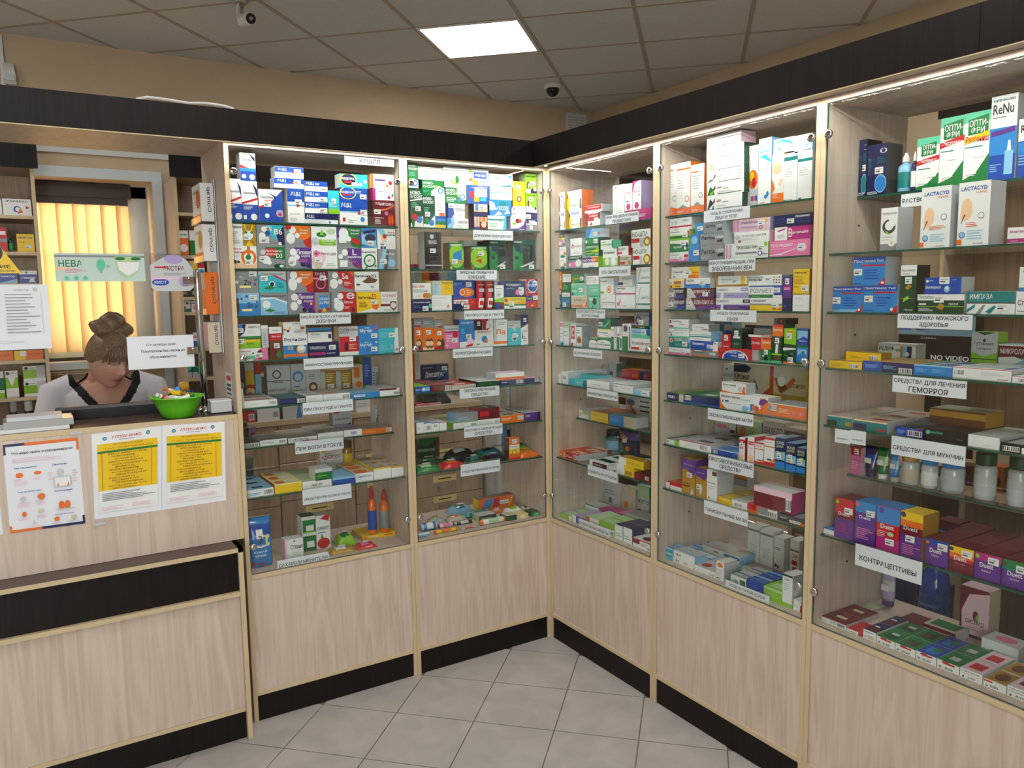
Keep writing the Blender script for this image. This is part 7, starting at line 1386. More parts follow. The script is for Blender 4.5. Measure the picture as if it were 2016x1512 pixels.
sign('R1', 3, R1E, 405, 762, 58, 165, ['ГЕПАТОПРОТЕКТОРЫ И', 'ЖЕЛЧЕГОННЫЕ'], 'liver protection right of the inner corner')
sign('R1', 4, R1E, 372, 725, 555, 655, ['ВЕТРОГОННЫЕ СРЕДСТВА'], 'wind remedies right of the inner corner')
sign('R1', 5, R1E, 540, 918, 1060, 1165, ['ФЕРМЕНТНЫЕ ПРЕПАРАТЫ'], 'enzyme preparations right of the inner corner')
sign('R1', 7, R1F, 398, 668, 655, 750, ['СОРБЕНТЫ И АНТАЦИДЫ'], 'sorbents and antacids right of the inner corner')
sign('R1', 8, R1F, 320, 600, 1155, 1225, ['СЛАБИТЕЛЬНЫЕ СРЕДСТВА'], 'laxatives standing on the deck right of the inner corner', D=.022)
R2C, R2D, R2E, R2F = (1280,210,5.214), (1280,420,5.039), (1280,660,5.039), (1280,880,4.2)
sign('R2', 1, R2C, 552, 1020, 1045, 1165, ['УХОД ЗА СУХОЙ КОЖЕЙ', 'ЛИЦА И ТЕЛА'], 'dry skin care, top shelf of the middle right cabinet')
sign('R2', 2, R2D, 582, 1040, 452, 575, ['ВЕНОТОНИЗИРУЮЩИЕ, ПРИ', 'ЗАБОЛЕВАНИИ ВЕН'], 'vein tonics in the middle right cabinet')
sign('R2', 3, R2D, 595, 1052, 960, 1075, ['УХОД ЗА ПРОБЛЕМНОЙ', 'КОЖЕЙ'], 'problem skin in the middle right cabinet')
sign('R2', 5, R2E, 572, 1022, 755, 870, ['ОБЕЗБОЛИВАЮЩИЕ МАЗИ'], 'pain relief ointments in the middle right cabinet')
sign('R2', 6, R2E, 578, 1025, 1225, 1365, ['ПРОТИВОГРИБКОВЫЕ', 'СРЕДСТВА'], 'antifungal remedies in the middle right cabinet')
sign('R2', 7, R2F, 445, 808, 490, 605, ['ГОРМОНАЛЬНЫЕ МАЗИ'], 'hormonal ointments in the middle right cabinet')
sign('R2', 8, R2F, 620, 985, 1165, 1265, ['УХОД ЗА СУХОЙ КОЖЕЙ', 'ЛИЦА И ТЕЛА'], 'dry skin care on the middle right deck', D=.022)
R3C, R3D, R3E, R3F = (1600,150,4.32), (1600,380,4.447), (1600,620,4.447), (1600,860,4.447)
sign('R3', 1, R3C, 755, 1300, 975, 1090, ['РАСТВОРЫ ДЛЯ ЛИНЗ'], 'lens solutions in the rightmost cabinet')
sign('R3', 3, R3D, 745, 1395, 1062, 1190, ['ПОДДЕРЖКА МУЖСКОГО', 'ЗДОРОВЬЯ'], 'male health in the rightmost cabinet')
sign('R3', 4, R3E, 700, 1345, 555, 705, ['СРЕДСТВА ДЛЯ ЛЕЧЕНИЯ', 'ГЕМОРРОЯ'], 'haemorrhoid remedies in the rightmost cabinet')
sign('R3', 5, R3E, 690, 1335, 1105, 1275, ['СРЕДСТВА ДЛЯ МУЖЧИН'], 'products for men in the rightmost cabinet')
sign('R3', 7, R3F, 372, 955, 1015, 1210, ['КОНТРАЦЕПТИВЫ'], 'contraceptives in the rightmost cabinet')
p1 = sign('R3', 5, R3E, 195, 327, 1005, 1125, ['ПО РЕЦЕПТУ'], 'prescription goods, first of two small cards')
p2 = sign('R3', 5, R3E, 331, 462, 1015, 1135, ['ПО РЕЦЕПТУ'], 'prescription goods, second of two small cards')
settle(); place_all()
# ================================================================ the room behind the counter
def shelf_unit(name, loc, rz, W, D, z0, z1, shelves, label, cornice=.14, back='laminate_back', over=.02):
    """open wooden shelving with a dark cornice; local x 0..W to the right, y 0..D into the wall"""
    e = empty(name, loc, rz)
    def pt(n, m, *q, mi=0):
        b = MB(); b.box(*q, mi=mi); return b.build(n, m, e)
    pt('side_panel', ['laminate', 'edge_band'], 0, .018, 0, D, z0, z1, mi=[1,0,0,0,0,0]); pt('side_panel', ['laminate', 'edge_band'], W-.018, W, 0, D, z0, z1, mi=[1,0,0,0,0,0])
    pt('back_panel', back, .0185, W-.0185, D-.008, D, z0, z1)
    for z in shelves: pt('shelf_board', ['laminate_back', 'edge_band'], .0185, W-.0185, .005, D-.009, z-.018, z, mi=[1,0,0,0,0,0])
    if cornice: pt('cornice', 'wenge', -over, W+over, -over-.018, -over, z1-.0, z1+cornice); pt('top_board', 'laminate_back', 0, W, -over+.0005, D, z1+.0005, z1+.018)
    return tag(e, label, 'shelving')
AZ = [2.003, 1.813, 1.648, 1.436, 1.241, 1.041, .80]
shelf_unit('shelving_unit', (-2.75, 2.1, 0), 0, .915, .345, 0, 2.245, AZ+[.5,.1], 'open wooden shelving left of the window, dark cornice on top', back='laminate_back')
BZ = [2.05, 1.805, 1.683, 1.564, 1.475, 1.27, 1.085]
shelf_unit('shelving_unit', (-1.152, 2.1, 0), 0, 1.212, .345, .83, 2.245, BZ, 'open wooden shelving right of the window above the worktop')
shelf_unit('shelving_unit', (2.1-.32, 2.40, 0), -math.pi/2, 1.35, .345, 0, 2.27, [2.0,1.7,1.4,1.1,.8,.4], 'tall wooden shelving along the far right wall near the corner')
shelf_unit('shelving_unit', (2.1-.25, -.66, 0), -math.pi/2, 1.8, .275, 0, 2.35, [2.05,1.75,1.45,1.15,.85,.4], 'tall wooden shelving along the right wall behind the nearest cabinet', cornice=.09)
_bgn = {}
def bg(u0, v0, u1, zb, plane, val, dep, cols, ops='', label='', name='medicine_carton', cat='carton', grp='goods on the shelving behind the counter', kind=None, price=None):
    """a thing on the back shelving: pixel edges u0..u1 and top v0 give its size at its real distance, zb its shelf"""
    f = ony if plane == 'y' else onx
    a, b = f(u0, v0, val), f(u1, v0, val); zt = f((u0+u1)/2, v0, val).z
    if plane == 'y': W, loc, rz = b.x-a.x, ((a.x+b.x)/2, val, zb+.0005), 0.0
    else: W, loc, rz = a.y-b.y, (val, (a.y+b.y)/2, zb+.0005), -math.pi/2
    nx = min([z_ for z_ in AZ+BZ if z_ > zb+.05] + [9]) if val == Y else 9
    H = min(max(.01, zt-zb), nx-.0205-zb); c = cols.split(','); body, sd, tp = c[0], c[min(1, len(c)-1)], c[min(2, len(c)-1)]
    if kind: o, _ = SHAPES[kind](loc, rz, W, H, dep, body, sd, tp, dict(ops=ops, price=None))
    else: o = carton(loc, rz, W, H, dep, body, ops, sd, tp, '', price, name)
    tag(o, label, cat, grp); return o
Y = 2.13
bg(-45,392,2, AZ[0],'y',Y,.08,'w','t:.1:.9:.75:.12:n:ФЕРВЕКС;e:.5:.35:.2:.25:o', 'white carton at the frame edge on the topmost back shelf')
bg(4,392,60, AZ[0],'y',Y,.08,'w','t:.12:.9:.8:.12:n:ФЕРВЕКС;c:.5:.38:.2:b;c:.52:.38:.14:w;g:.5,.1,.7,.2,.62,.45:o;g:.78,.6,.95,.5,.82,.4:r', 'white carton with blue ring on the topmost shelf left of the window')
bg(-10,448,12, AZ[1],'y',Y,.08,'r,m','r:.3:.7:.9:.85:w;b:.4:.55:g', 'red carton on the second shelf left of the window')
bg(14,462,27, AZ[1],'y',Y,.04,'dg,G,dg','', 'dark green bottle beside the yellow carton left of the window', name='bottle', cat='bottle', kind='bottle')
bg(32,461,66, AZ[1],'y',Y,.06,'y,o','t:.06:.9:.74:.12:b:РиниКолд;l:.1:.6:.5:.6:1:gd', 'yellow carton on the second shelf left of the window', price=(.65,.3))
bg(-8,536,33, AZ[2],'y',Y,.06,'b,n','g:0,0,1,0,1,.4:lb;t:.1:.9:.5:.25:w:Аквалор', 'blue carton on the third back shelf at the frame edge')
bg(37,533,72, AZ[2],'y',Y,.06,'w,lb','b:0:.7:b;t:.1:.9:.3:.25:w:Аквалор;g:.5,.1,.9,.1,.7,.5:w;c:.4:.85:.08:G', 'white and blue carton on the third back shelf beside the window')
bg(-40,640,30, AZ[3],'y',Y,.06,'w','b:.3:.5:G', 'white carton with green band on the fourth back shelf behind the price list')
bg(-10,692,25, AZ[4],'y',Y,.08,'o,gd','t:.1:.9:.4:.3:r:ДОДО', 'orange carton at the frame edge on the fifth back shelf')
bg(27,690,84, AZ[4],'y',Y,.08,'o,gd','r:0:0:.4:1:y;t:.5:.95:.45:.25:r:Долобене;r:.2:.4:.42:.95:w', 'long orange and yellow carton on the fifth back shelf')
bg(-14,731,6, AZ[5],'y',Y,.06,'w,G','b:.0:.2:L;b:.3:.75:G', 'green and white tall carton at the frame edge, sixth back shelf')
bg(9,730,34, AZ[5],'y',Y,.06,'w,G','b:.35:.75:L;g:.2,.75,.8,.75,.5,.4:w;c:.2:.9:.06:dg;l:.3:.9:.88:.94:1:g;b:.0:.06:lg', 'tall white and green carton standing alone on the sixth back shelf')
lo_ = bg(46,751,90, AZ[5],'y',Y,.06,'w,G','b:.2:.75:L;r:.6:.2:1:1:lg;c:.15:.85:.1:dg;l:.25:.6:.8:.9:1:g', 'white and green carton, lower of two stacked on the sixth back shelf')
bg(44,720,88, lo_.location.z+max(.01,ony(68,751,Y).z-AZ[5]),'y',Y,.06,'w,G','b:.2:.75:L;r:.6:.2:1:1:lg;c:.15:.85:.1:dg;l:.25:.6:.8:.9:1:g', 'white and green carton, upper of two stacked on the sixth back shelf')
bg(18,790,33, AZ[6],'y',Y,.05,'dk,t,lg','', 'small dark bottle with grey cap on the lowest visible back shelf', name='bottle', cat='bottle', kind='jar')
bg(46,789,64, AZ[6],'y',Y,.05,'k,k,w','', 'dark bottle with white cap on the lowest visible back shelf', name='bottle', cat='bottle', kind='jar')
# right of the window, seen between the window and the first cabinet
for i, (u0, v0, u1, k, cols, ops, lab) in enumerate([
    (350,454,370,1,'w,lg','b:0:.7:o;t:.1:.9:.78:.1:k:Горчил;c:.5:.3:.16:w', 'white and orange carton on the upper shelf right of the window'),
    (372,454,386,1,'w,G','b:0:.6:G', 'white and green carton on the upper shelf right of the window'),
    (356,514,371,2,'y,L','b:.7:1:ly', 'pale yellow carton beside the chrome post'), (372,514,388,2,'y,L','b:.7:1:ly;c:.5:.2:.2:r', 'yellow carton with a red dot near the chrome post'),
    (389,516,402,2,'w,lg','b:.6:.9:r;c:.5:.3:.2:sb', 'white carton with red band near the chrome post'),
    (356,566,372,3,'k,dk','c:.5:.4:.2:g', 'black carton on the shelf beside the chrome post'), (373,566,388,3,'k,dk','c:.5:.4:.2:g', 'second black carton beside the chrome post'),
    (355,590,374,4,'w,lG','b:0:.3:G;r:.1:0:.5:.5:G;c:.7:.75:.1:dg', 'white carton with green base below the black cartons'), (376,592,396,4,'w,lb','c:.5:.4:.3:p;b:.7:.8:sb', 'white and pink carton below the black cartons'),
    (380,655,396,5,'w,lb','b:0:.4:b;b:.6:.8:p', 'white and blue carton behind the notice'),
    (365,722,377,6,'t,mt','b:0:.5:lg;g:0,.5,1,.8,1,1,0,1:mt', 'teal carton standing upright behind the sweets bowl'), (378,722,389,6,'t,mt','b:0:.5:lg;g:0,.5,1,.8,1,1,0,1:G', 'second teal carton behind the sweets bowl'), (390,724,402,6,'t,mt','b:0:.5:lg', 'third teal carton behind the sweets bowl')]):
    bg(u0, v0, u1, BZ[k], 'y', Y, .07, cols, ops, lab)
# drawers with the worktop
WZ = .805
ws = empty('worktop', (-1.0, 1.955, WZ-.03)); b = MB(); b.box(0, 1.78, 0, .49, 0, .03, mi=[1,0,0,0,0,0]); b.build('worktop_board', ['laminate', 'edge_band'], ws)
tag(ws, 'light wood worktop running over the drawer cabinets', 'worktop')
def drawer_unit(x0, x1, rows, label, locks=True, sub='yellow'):
    e = empty('drawer_cabinet', (x0, 1.965, 0)); W = x1-x0-.001
    b = MB(); b.box(0, W, .02, .47, .06, WZ-.0305); b.build('carcass', 'laminate_back', e)
    b = MB(); b.box(0, W, .03, .05, 0, .0595); b.build('plinth', 'wenge', e)
    z = WZ-.034
    for i, h_ in enumerate(rows):
        b = MB(); b.box(.003, W-.003, 0, .019, z-h_+.004, z); d = b.build('drawer_front', 'laminate_back', e)
        if locks and i < 2:
            c = MB(); c.lathe([(.002,0),(.014,.001),(.014,.012),(.011,.016),(.003,.017)], 14); o = c.build('lock', 'chrome', d, smooth=True); o.location = (W*.62, -.0005, z-h_*.42); o.rotation_euler = (math.pi/2, 0, 0)
            if i: c = MB(); c.box(-.004, .004, -.012, -.008, -.055, -.012); c.lathe([(.003,-.075),(.011,-.072),(.011,-.058),(.003,-.055)], 10, (0,-.01,0)); o = c.build('key', 'black_plastic', d); o.location = (W*.62, 0, z-h_*.42)
        else:
            c = MB(); c.tube([(W*.5-.05,-.001,z-h_*.62), (W*.5-.05,-.022,z-h_*.62), (W*.5+.05,-.022,z-h_*.62), (W*.5+.05,-.001,z-h_*.62)], .004, 8); c.build('handle', 'chrome', d)
        if not locks or i >= 2:
            c = MB(); c.box(W*.5-.09, W*.5+.09, -.0012, -.0002, z-h_*.4, z-h_*.4+.045, col='ly'); c.box(W*.5-.05, W*.5+.05, -.0016, -.0013, z-h_*.4+.018, z-h_*.4+.026, col='br'); c.build('label_card', 'print', d)
        z -= h_
    return tag(e, label, 'drawers', 'drawer cabinets along the back wall')
drawer_unit(-.985, -.665, [.26,.24,.21], 'leftmost drawer cabinet with round locks under the worktop')
drawer_unit(-.664, -.18, [.24,.24,.23], 'wide drawer cabinet with a key in its lock')
drawer_unit(-.179, .16, [.22,.18,.17,.14], 'drawer cabinet with bar handles behind the toffee display', locks=False)
drawer_unit(.161, .775, [.24,.2,.16,.12], 'drawer cabinet with yellow label cards at the worktop end', locks=False)
for u0, v0, u1, cols, ops, lab in ((472,812,503,'r,m','B:.55:.95:.2:.8;l:.1:.4:.4:.6:2:p','flat red carton lying on the worktop'), (506,806,550,'w,lg','B:.7:.95:.2:.8','flat white carton lying on the worktop beside the red one'),
      (556,798,594,'lg,t','g:.7,0,1,0,.9,1,.8,1:sb','white envelope carton with blue stripes on the worktop'), (820,794,868,'lp,r','b:.3:.6:r','pile of pink forms on the worktop'), (700,780,738,'w,lg','l:.1:.8:.3:.6:2:lg','white carton at the bright end of the worktop')):
    bg(u0, v0, u1, WZ, 'y', 1.99, .1, cols, ops, lab, grp='things on the back worktop')
bp = empty('payment_terminal', (.45, 2.0, WZ)); b = MB(); b.grid([[(-.1,0,0),(.1,0,0),(.1,.16,0),(-.1,.16,0)], [(-.1,0,.02),(.1,0,.02),(.1,.16,.1),(-.1,.16,.1)]]); b.build('body', 'black_plastic', bp)
b = MB(); b.poly([(-.07,.06,.052),(.07,.06,.052),(.07,.14,.092),(-.07,.14,.092)]); b.build('screen', 'dark_screen', bp); tag(bp, 'black desktop device with a sloping screen on the worktop', 'device')
# tall drinks fridge with a dark glass door
fr = empty('refrigerator', (.80, 1.80, 0))
for n, m, q in (('body','white_plastic',(0,.62,.05,.6,.06,1.72)), ('door_frame','white_frame',(0,.10,0,.049,.06,1.72)), ('door_frame','white_frame',(.56,.62,0,.049,.06,1.72)), ('door_glass','dark_screen',(.101,.559,.01,.045,.06,1.72)), ('base','black_plastic',(.02,.6,.03,.58,0,.0595))):
    b = MB(); b.box(*q); b.build(n, m, fr)
b = MB(); put_text(b, '7', lambda x, y: (x, .0095, y), 'gd', .2, .27, 1.16, 1.33); b.build('digit', 'print', fr)
tag(fr, 'white fridge with a black glass door and a yellow figure on it', 'fridge')
# desk with the security monitor behind the nearest cabinet
dk = empty('desk', (1.15, -.35, 0))
for n, q in (('desk_top',(0,.68,-1.75,0,.72,.745)), ('side_panel',(.02,.66,-.03,-.005,0,.7195)), ('side_panel',(.02,.66,-1.745,-1.72,0,.7195)), ('side_panel',(.02,.66,-.85,-.825,0,.7195)), ('back_panel',(.64,.66,-1.71,-.035,.3,.7195)), ('shelf_board',(.03,.6,-.82,-.035,.36,.378))):
    b = MB(); b.box(*q); b.build(n, 'laminate_back', dk)
tag(dk, 'light wood office desk behind the nearest glass cabinet', 'desk')
X = 1.4; a, c = onx(1752,724,X), onx(1915,618,X); zc_, mw, mh = (a.z+c.z)/2+.03, abs(a.y-c.y)+.06, .33
mo = empty('security_monitor', (X, (a.y+c.y)/2, .7455), -math.pi/2)
b = MB(); b.box(-mw/2, mw/2, 0, .035, zc_-mh/2-.7455, zc_+mh/2-.7455); b.build('bezel', 'black_plastic', mo)
b = MB(); sx, z0, z1 = mw/2-.015, zc_-mh/2+.015-.7455, zc_+mh/2-.015-.7455; zm = z0+(z1-z0)*.5
def rq(x0, x1, y0, y1, col, k=0): b.poly([(x0,-.0006-k*.0002,y0),(x1,-.0006-k*.0002,y0),(x1,-.0006-k*.0002,y1),(x0,-.0006-k*.0002,y1)], col)
rq(-sx, sx, z0, zm, (.008,.006,.006)); rq(-sx, sx, zm, z1, (.12,.2,.24)); rq(-sx, -.02, zm+.005, z1, (.16,.24,.27), 1); rq(-sx+.03, -sx+.11, zm+.02, zm+.07, (.03,.08,.3), 2); rq(-sx+.13, -sx+.17, zm+.02, zm+.06, (.03,.05,.05), 2)
rq(.05, .13, zm+.03, zm+.11, (.05,.07,.08), 2); rq(.14, .17, zm+.08, z1-.005, (.02,.02,.03), 2); rq(-.05, .0, zm+.015, zm+.05, (.1,.16,.25), 2)
put_text(b, 'NO VIDEO', lambda x, y: (x, -.0012, y), 'lg', .01, sx-.02, z0+.045, z0+.066); put_text(b, 'CAMERA', lambda x, y: (x, -.0012, y), 'g', -.04, .03, zm-.016, zm-.008)
m = attr_mat('screen_picture', .3); m.node_tree.links.new(m.node_tree.nodes['Attribute'].outputs['Color'], m.node_tree.nodes['Principled BSDF'].inputs['Emission Color']); m.node_tree.nodes['Principled BSDF'].inputs['Emission Strength'].default_value = .35
b.build('screen_picture', 'screen_picture', mo)
b = MB(); b.box(-.03, .03, .0355, .06, .01, zc_-.7455); b.box(-.11, .11, -.02, .14, 0, .0095); b.build('stand', 'black_plastic', mo)
tag(mo, 'black security monitor showing camera pictures behind the nearest cabinet', 'monitor')
bx = MB(); bx.box(0, .3, -.42, 0, 0, .16, col='be'); bx.box(.001, .299, -.419, -.001, .1601, .165, col='br'); o = bx.build('cardboard_box', 'paint', None, (1.3, -1.15, .7457)); tag(o, 'open brown cardboard box on the office desk', 'box')
# blue water bottles and a teal crate behind the lowest deck of the nearest cabinet
for i, (u0, u1, v0, v1, x, lab) in enumerate(((1756,1808,1110,1235,.70,'dark blue water bottle behind the bottom deck, left one'), (1816,1866,1108,1240,.58,'bright blue water bottle with a printed label behind the bottom deck'))):
    a, c = onx(u0, v0, x), onx(u1, v1, x); R = abs(a.y-c.y)/2; b = MB(); zb = .30
    pr = [(R*.9,0),(R,.01),(R,.06),(R*.93,.075),(R,.09),(R,.24),(R*.8,.29),(R*.3,.33),(R*.3,.345)]
    b.lathe(pr, 20, col='n' if i == 0 else 'b'); o = b.build('water_bottle', 'foil', None, (x, (a.y+c.y)/2, zb+.0205), smooth=True)
    q = MB(); q.lathe([(R*.34,.3455),(R*.34,.37)], 14, col='sb'); q.build('cap', 'paint', o)
    q = MB(); rows = [[(R*1.01*math.cos(t), R*1.01*math.sin(t), z) for t in [math.pi*.6+math.pi*.8*k/10 for k in range(11)]] for z in (.10,.23)]; q.grid(rows, 'b' if i else 'n', close=False, caps=False)
    if i: put_text(q, 'Серебряный', lambda x_, y_: (R*1.02*math.cos(math.pi+x_/R), -R*1.02*math.sin(math.pi+x_/R)*-1, y_), 'lb', R*.8, -R*.8, .185, .2)
    q.build('label', 'print', o); tag(o, lab, 'bottle', 'water bottles on the low bench')
bn = empty('low_bench', (.5, -1.2, 0))
for n, q in (('bench_top',(0,.42,-1.15,0,.30,.32)), ('leg',(.02,.40,-.03,-.005,0,.2995)), ('leg',(.02,.40,-1.145,-1.12,0,.2995)), ('upright',(.02,.04,-.62,-.60,.3205,.56))):
    b = MB(); b.box(*q); b.build(n, 'laminate', bn)
tag(bn, 'low light wood bench behind the nearest cabinet', 'bench')
cr2 = empty('storage_crate', (.70, -2.05, .3205)); b = MB()
for q in ((-.18,.18,-.22,-.21,0,.24), (-.18,.18,.21,.22,0,.24), (-.18,-.17,-.21,.21,0,.24), (.17,.18,-.21,.21,0,.24), (-.17,.17,-.21,.21,0,.01)): b.box(*q, col='t')
b.build('tub', 'paint', cr2); b = MB(); b.box(-.19, .19, -.23, .23, .2405, .262, col='dg'); b.build('lid', 'paint', cr2); tag(cr2, 'teal plastic storage crate with lid on the low bench', 'crate')
# security cameras and motion sensor
p = ony(475, 5, 1.344); cm = empty('security_camera', (p.x, 1.344, ZC))
b = MB(); b.lathe([(.032,-.008),(.032,0)], 16); b.build('ceiling_plate', 'grid_bar', cm)
b = MB(); b.box(-.008, .008, -.006, .006, -.1, -.008); b.build('bracket', 'chrome', cm)
a = Vector((.004,.01,-.085)); d = Vector((.02,-.085,-.1)); b = MB(); b.tube([a, a+(d-a)*.1, a+(d-a)*.12, d-(d-a)*.06, d], [.02,.028,.03,.03,.027], 16); b.build('body', 'white_plastic', cm, smooth=False)
b = MB(); e1 = d+(d-a).normalized()*.001; b.tube([e1, e1+(d-a).normalized()*.006], [.026,.024], 16); b.build('lens_face', 'black_plastic', cm)
b = MB(); e2 = e1+(d-a).normalized()*.0065; b.tube([e2, e2+(d-a).normalized()*.004], [.011,.008], 12); b.build('lens', 'chrome', cm)
b = MB(); b.tube([(-.015,0,-.006),(-.024,.004,-.05),(-.018,.008,-.1),(.0,.012,-.115)], .003, 6); b.build('cable', 'white_plastic', cm)
tag(cm, 'white bullet camera hanging on a bracket from the ceiling', 'camera')
p = onz(1088, 170, 3.0); cm = empty('security_camera', (p.x, p.y, ZC))
b = MB(); b.lathe([(.06,-.03),(.062,-.02),(.062,.003)], 24); b.build('base', 'white_plastic', cm, smooth=True)
b = MB(); b.lathe([(.004,-.085),(.02,-.081),(.035,-.068),(.045,-.048),(.046,-.031)], 24); b.build('dome', 'dark_screen', cm, smooth=True)
tag(cm, 'black dome camera on a white base under the ceiling tiles', 'camera')
p = ony(18, 145, 2.44); ms = empty('motion_sensor', (p.x, Y1, p.z)); b = MB()
b.grid([[(x*(1-.25*t), -.001-.05*math.sin(math.pi*(.15+.7*t)), -.055+.11*t) if x else (0,0,0) for x in (-.032,.032)] + [(.032*(1-.25*t), 0, -.055+.11*t), (-.032*(1-.25*t), 0, -.055+.11*t)] for t in (0,.2,.4,.6,.8,1)]); b.build('body', 'white_plastic', ms)
b = MB(); b.box(-.022, .022, -.052, -.046, -.04, -.005); b.build('lens_window', 'white_frame', ms); tag(ms, 'white motion sensor on the wall at the upper frame edge', 'sensor')
# ================================================================ things on the counter and the plexiglass screen
def flat_print(name, mapper, W, H, ops, label, cat, base='paper', extra=None):
    """thin sheet: mapper(x, y, e) gives the point e in front of the sheet; artwork is its part"""
    b = MB(); f0 = lambda x, y: mapper(x, y, .0); f1 = lambda x, y: mapper(x, y, -.0008)
    P = [(0,0),(1,0),(1,1),(0,1)]
    b.poly([f0(*q) for q in P]); b.poly([f1(*q) for q in reversed(P)])
    for i in range(4): q, r = P[i], P[(i+1) % 4]; b.poly([f1(*q), f1(*r), f0(*r), f0(*q)])
    o = b.build(name, base); p = MB(); draw(p, ops, W, H, lambda k: (lambda x, y: mapper(x, y, .0003+.0002*k))); p.build('printed_artwork', 'print', o)
    return tag(o, label, cat)
def quad(c00, c10, c11, c01):
    """bilinear sheet through four points on a vertical plane facing -y"""
    A = [Vector(q) for q in (c00, c10, c11, c01)]
    return lambda x, y, e: (A[0]*(1-x)*(1-y)+A[1]*x*(1-y)+A[2]*x*y+A[3]*(1-x)*y) + Vector((0,-e,0))
pq = lambda u, v, y=-.0012: ony(u, v, y)
prices = 'r:.07:.06:.95:.99:lg;r:.075:.065:.945:.985:w;b:.83:.99:w;r:.07:.32:.94:.87:y;r:.07:.76:.94:.785:G;t:.28:.7:.92:.035:r:АПТЕКА-ИНФО;t:.38:.6:.895:.014:b:аптека-инфо;t:.3:.72:.835:.026:gd:РЕГУЛЯРНАЯ АКЦИЯ;t:.16:.88:.797:.026:gd:11 ХИТА ПО ВЫГОДНОЙ ЦЕНЕ;c:.18:.93:.022:t;c:.8:.945:.022:t;c:.18:.93:.012:lb;c:.8:.945:.012:lb;r:.845:.33:.85:.78:br;r:.13:.33:.135:.78:br;' + ''.join(f't:{.22+.05*(i%3)}:{.78-.06*((i*7)%4)}:{.735-.031*i:.3f}:.017:br:{["ВИТАМИН С ТАБ","ЭКСТРАКТ ВАЛЕРИАНЫ","КАЛЬЦИЙ Д ТАБ","СИРОП ОТ КАШЛЯ ФЛ","УГОЛЬ АКТИВНЫЙ ТАБ"][i%5]};' for i in range(14)) + 'l:.12:.9:.2:.3:5:g;l:.1:.5:.09:.14:3:lp;l:.55:.85:.1:.15:3:lp'
flat_print('price_list', quad(pq(186,1023), pq(318,1004), pq(318,838), pq(180,855)), .21, .29, prices, 'yellow offer list sheet on the counter front, nearer the poster', 'poster')
flat_print('price_list', quad(pq(319,1004), pq(445,985), pq(442,830), pq(319,838)), .2, .29, prices, 'yellow offer list sheet on the counter front, beside the cabinet', 'poster')
cor = 'r:0:.97:.28:1:n;r:0:.88:.03:1:n;r:.28:.965:1:1:o;r:.97:.86:1:1:o;r:.0:.0:.42:.03:o;r:0:0:.03:.08:o;r:.42:.0:1:.03:n;r:.97:0:1:.1:n;t:.1:.92:.87:.035:k:Что надо знать о коронавирусе?;l:.1:.9:.78:.84:3:lp;t:.12:.42:.71:.022:b:Как передается;t:.62:.82:.71:.022:b:Симптомы;e:.18:.64:.05:.03:o;e:.42:.65:.05:.02:o;l:.1:.3:.52:.6:5:lp;l:.35:.5:.57:.6:2:lp;e:.72:.63:.05:.04:lg;r:.62:.46:.86:.58:lg;r:.64:.47:.84:.57:w;g:.66,.47,.69,.47,.68,.52:o;g:.8,.47,.83,.47,.82,.52:o;l:.55:.62:.55:.65:4:lp;l:.88:.97:.5:.65:5:lp;t:.15:.45:.44:.022:b:Как не допустить;t:.62:.86:.41:.02:b:Осложнения;c:.2:.37:.03:lg;e:.44:.38:.05:.035:o;l:.12:.32:.28:.33:4:lp;l:.36:.52:.28:.34:4:lp;e:.7:.25:.04:.05:o;e:.78:.25:.04:.05:o;r:.62:.2:.88:.21:lg;e:.2:.2:.03:.03:o;e:.42:.21:.04:.02:be;l:.12:.28:.13:.16:2:lp;l:.36:.52:.13:.17:2:lp;t:.6:.85:.14:.018:b:Что делать, если;c:.62:.1:.025:o;c:.85:.1:.025:be;g:.3,.07,.33,.07,.31,.12:be;l:.22:.48:.04:.06:2:lp;l:.55:.7:.05:.07:2:lp;l:.75:.92:.05:.07:2:lp'
flat_print('health_poster', quad(pq(20,1050), pq(168,1030), pq(153,861), pq(5,876)), .21, .29, cor, 'coronavirus information poster taped to the counter front', 'poster')
flat_print('notice_sheet', quad(pq(-120,1068), pq(6,1052), pq(-1,982), pq(-125,990)), .2, .12, 'l:.1:.8:.2:.8:5:lg', 'white notice sheet cut by the frame edge on the counter front', 'poster')
for u, v, lab in ((150,852,'strip of clear tape on the poster corner'), (197,1031,'strip of clear tape under the offer list')):
    p = pq(u, v, -.0052); b = MB(); b.box(-.016, .016, -.0006, 0, -.005, .005, col='lg'); tag(b.build('tape_strip', 'foil', None, p), lab, 'tape')
# chrome post, clips and the clear screen
SY = .145
ps = empty('screen_post', (ony(403,790,SY).x, SY, CT+.0003))
b = MB(); b.lathe([(.03,0),(.03,.006),(.018,.012),(.014,.02)], 20); b.build('base_flange', 'chrome', ps, smooth=True)
b = MB(); b.lathe([(.0125,.0205),(.0125,.50),(.011,.506),(.002,.508)], 18); b.build('tube', 'chrome', ps, smooth=True)
for z in (.47, .222):
    b = MB(); b.box(-.05, -.013, -.013, -.0035, z-.012, z+.012); b.build('glass_clip', 'chrome', ps)
    b = MB(); b.tube([(-.03,-.0132,z),(-.03,-.018,z)], [.009,.007], 12); b.build('screw', 'chrome', ps)
tag(ps, 'chrome post with clips carrying the clear screen on the counter', 'post')
sc = empty('protective_screen', (0, SY, 0))
for x0, x1, z0, z1, y0 in ((-2.72, ony(384,600,SY).x, ony(200,733,SY).z, ony(200,496,SY).z, -.002), (-2.72, ony(268,600,SY).x, ony(200,729,SY).z, ony(200,502,SY).z, .004)):
    b = MB(); b.box(x0, x1, y0, y0+.004, z0, z1, mi=[0,0,1,1,1,1]); b.build('clear_sheet', ['screen_glass', 'screen_edge'], sc)
tag(sc, 'clear plastic protective screen standing above the counter', 'screen')
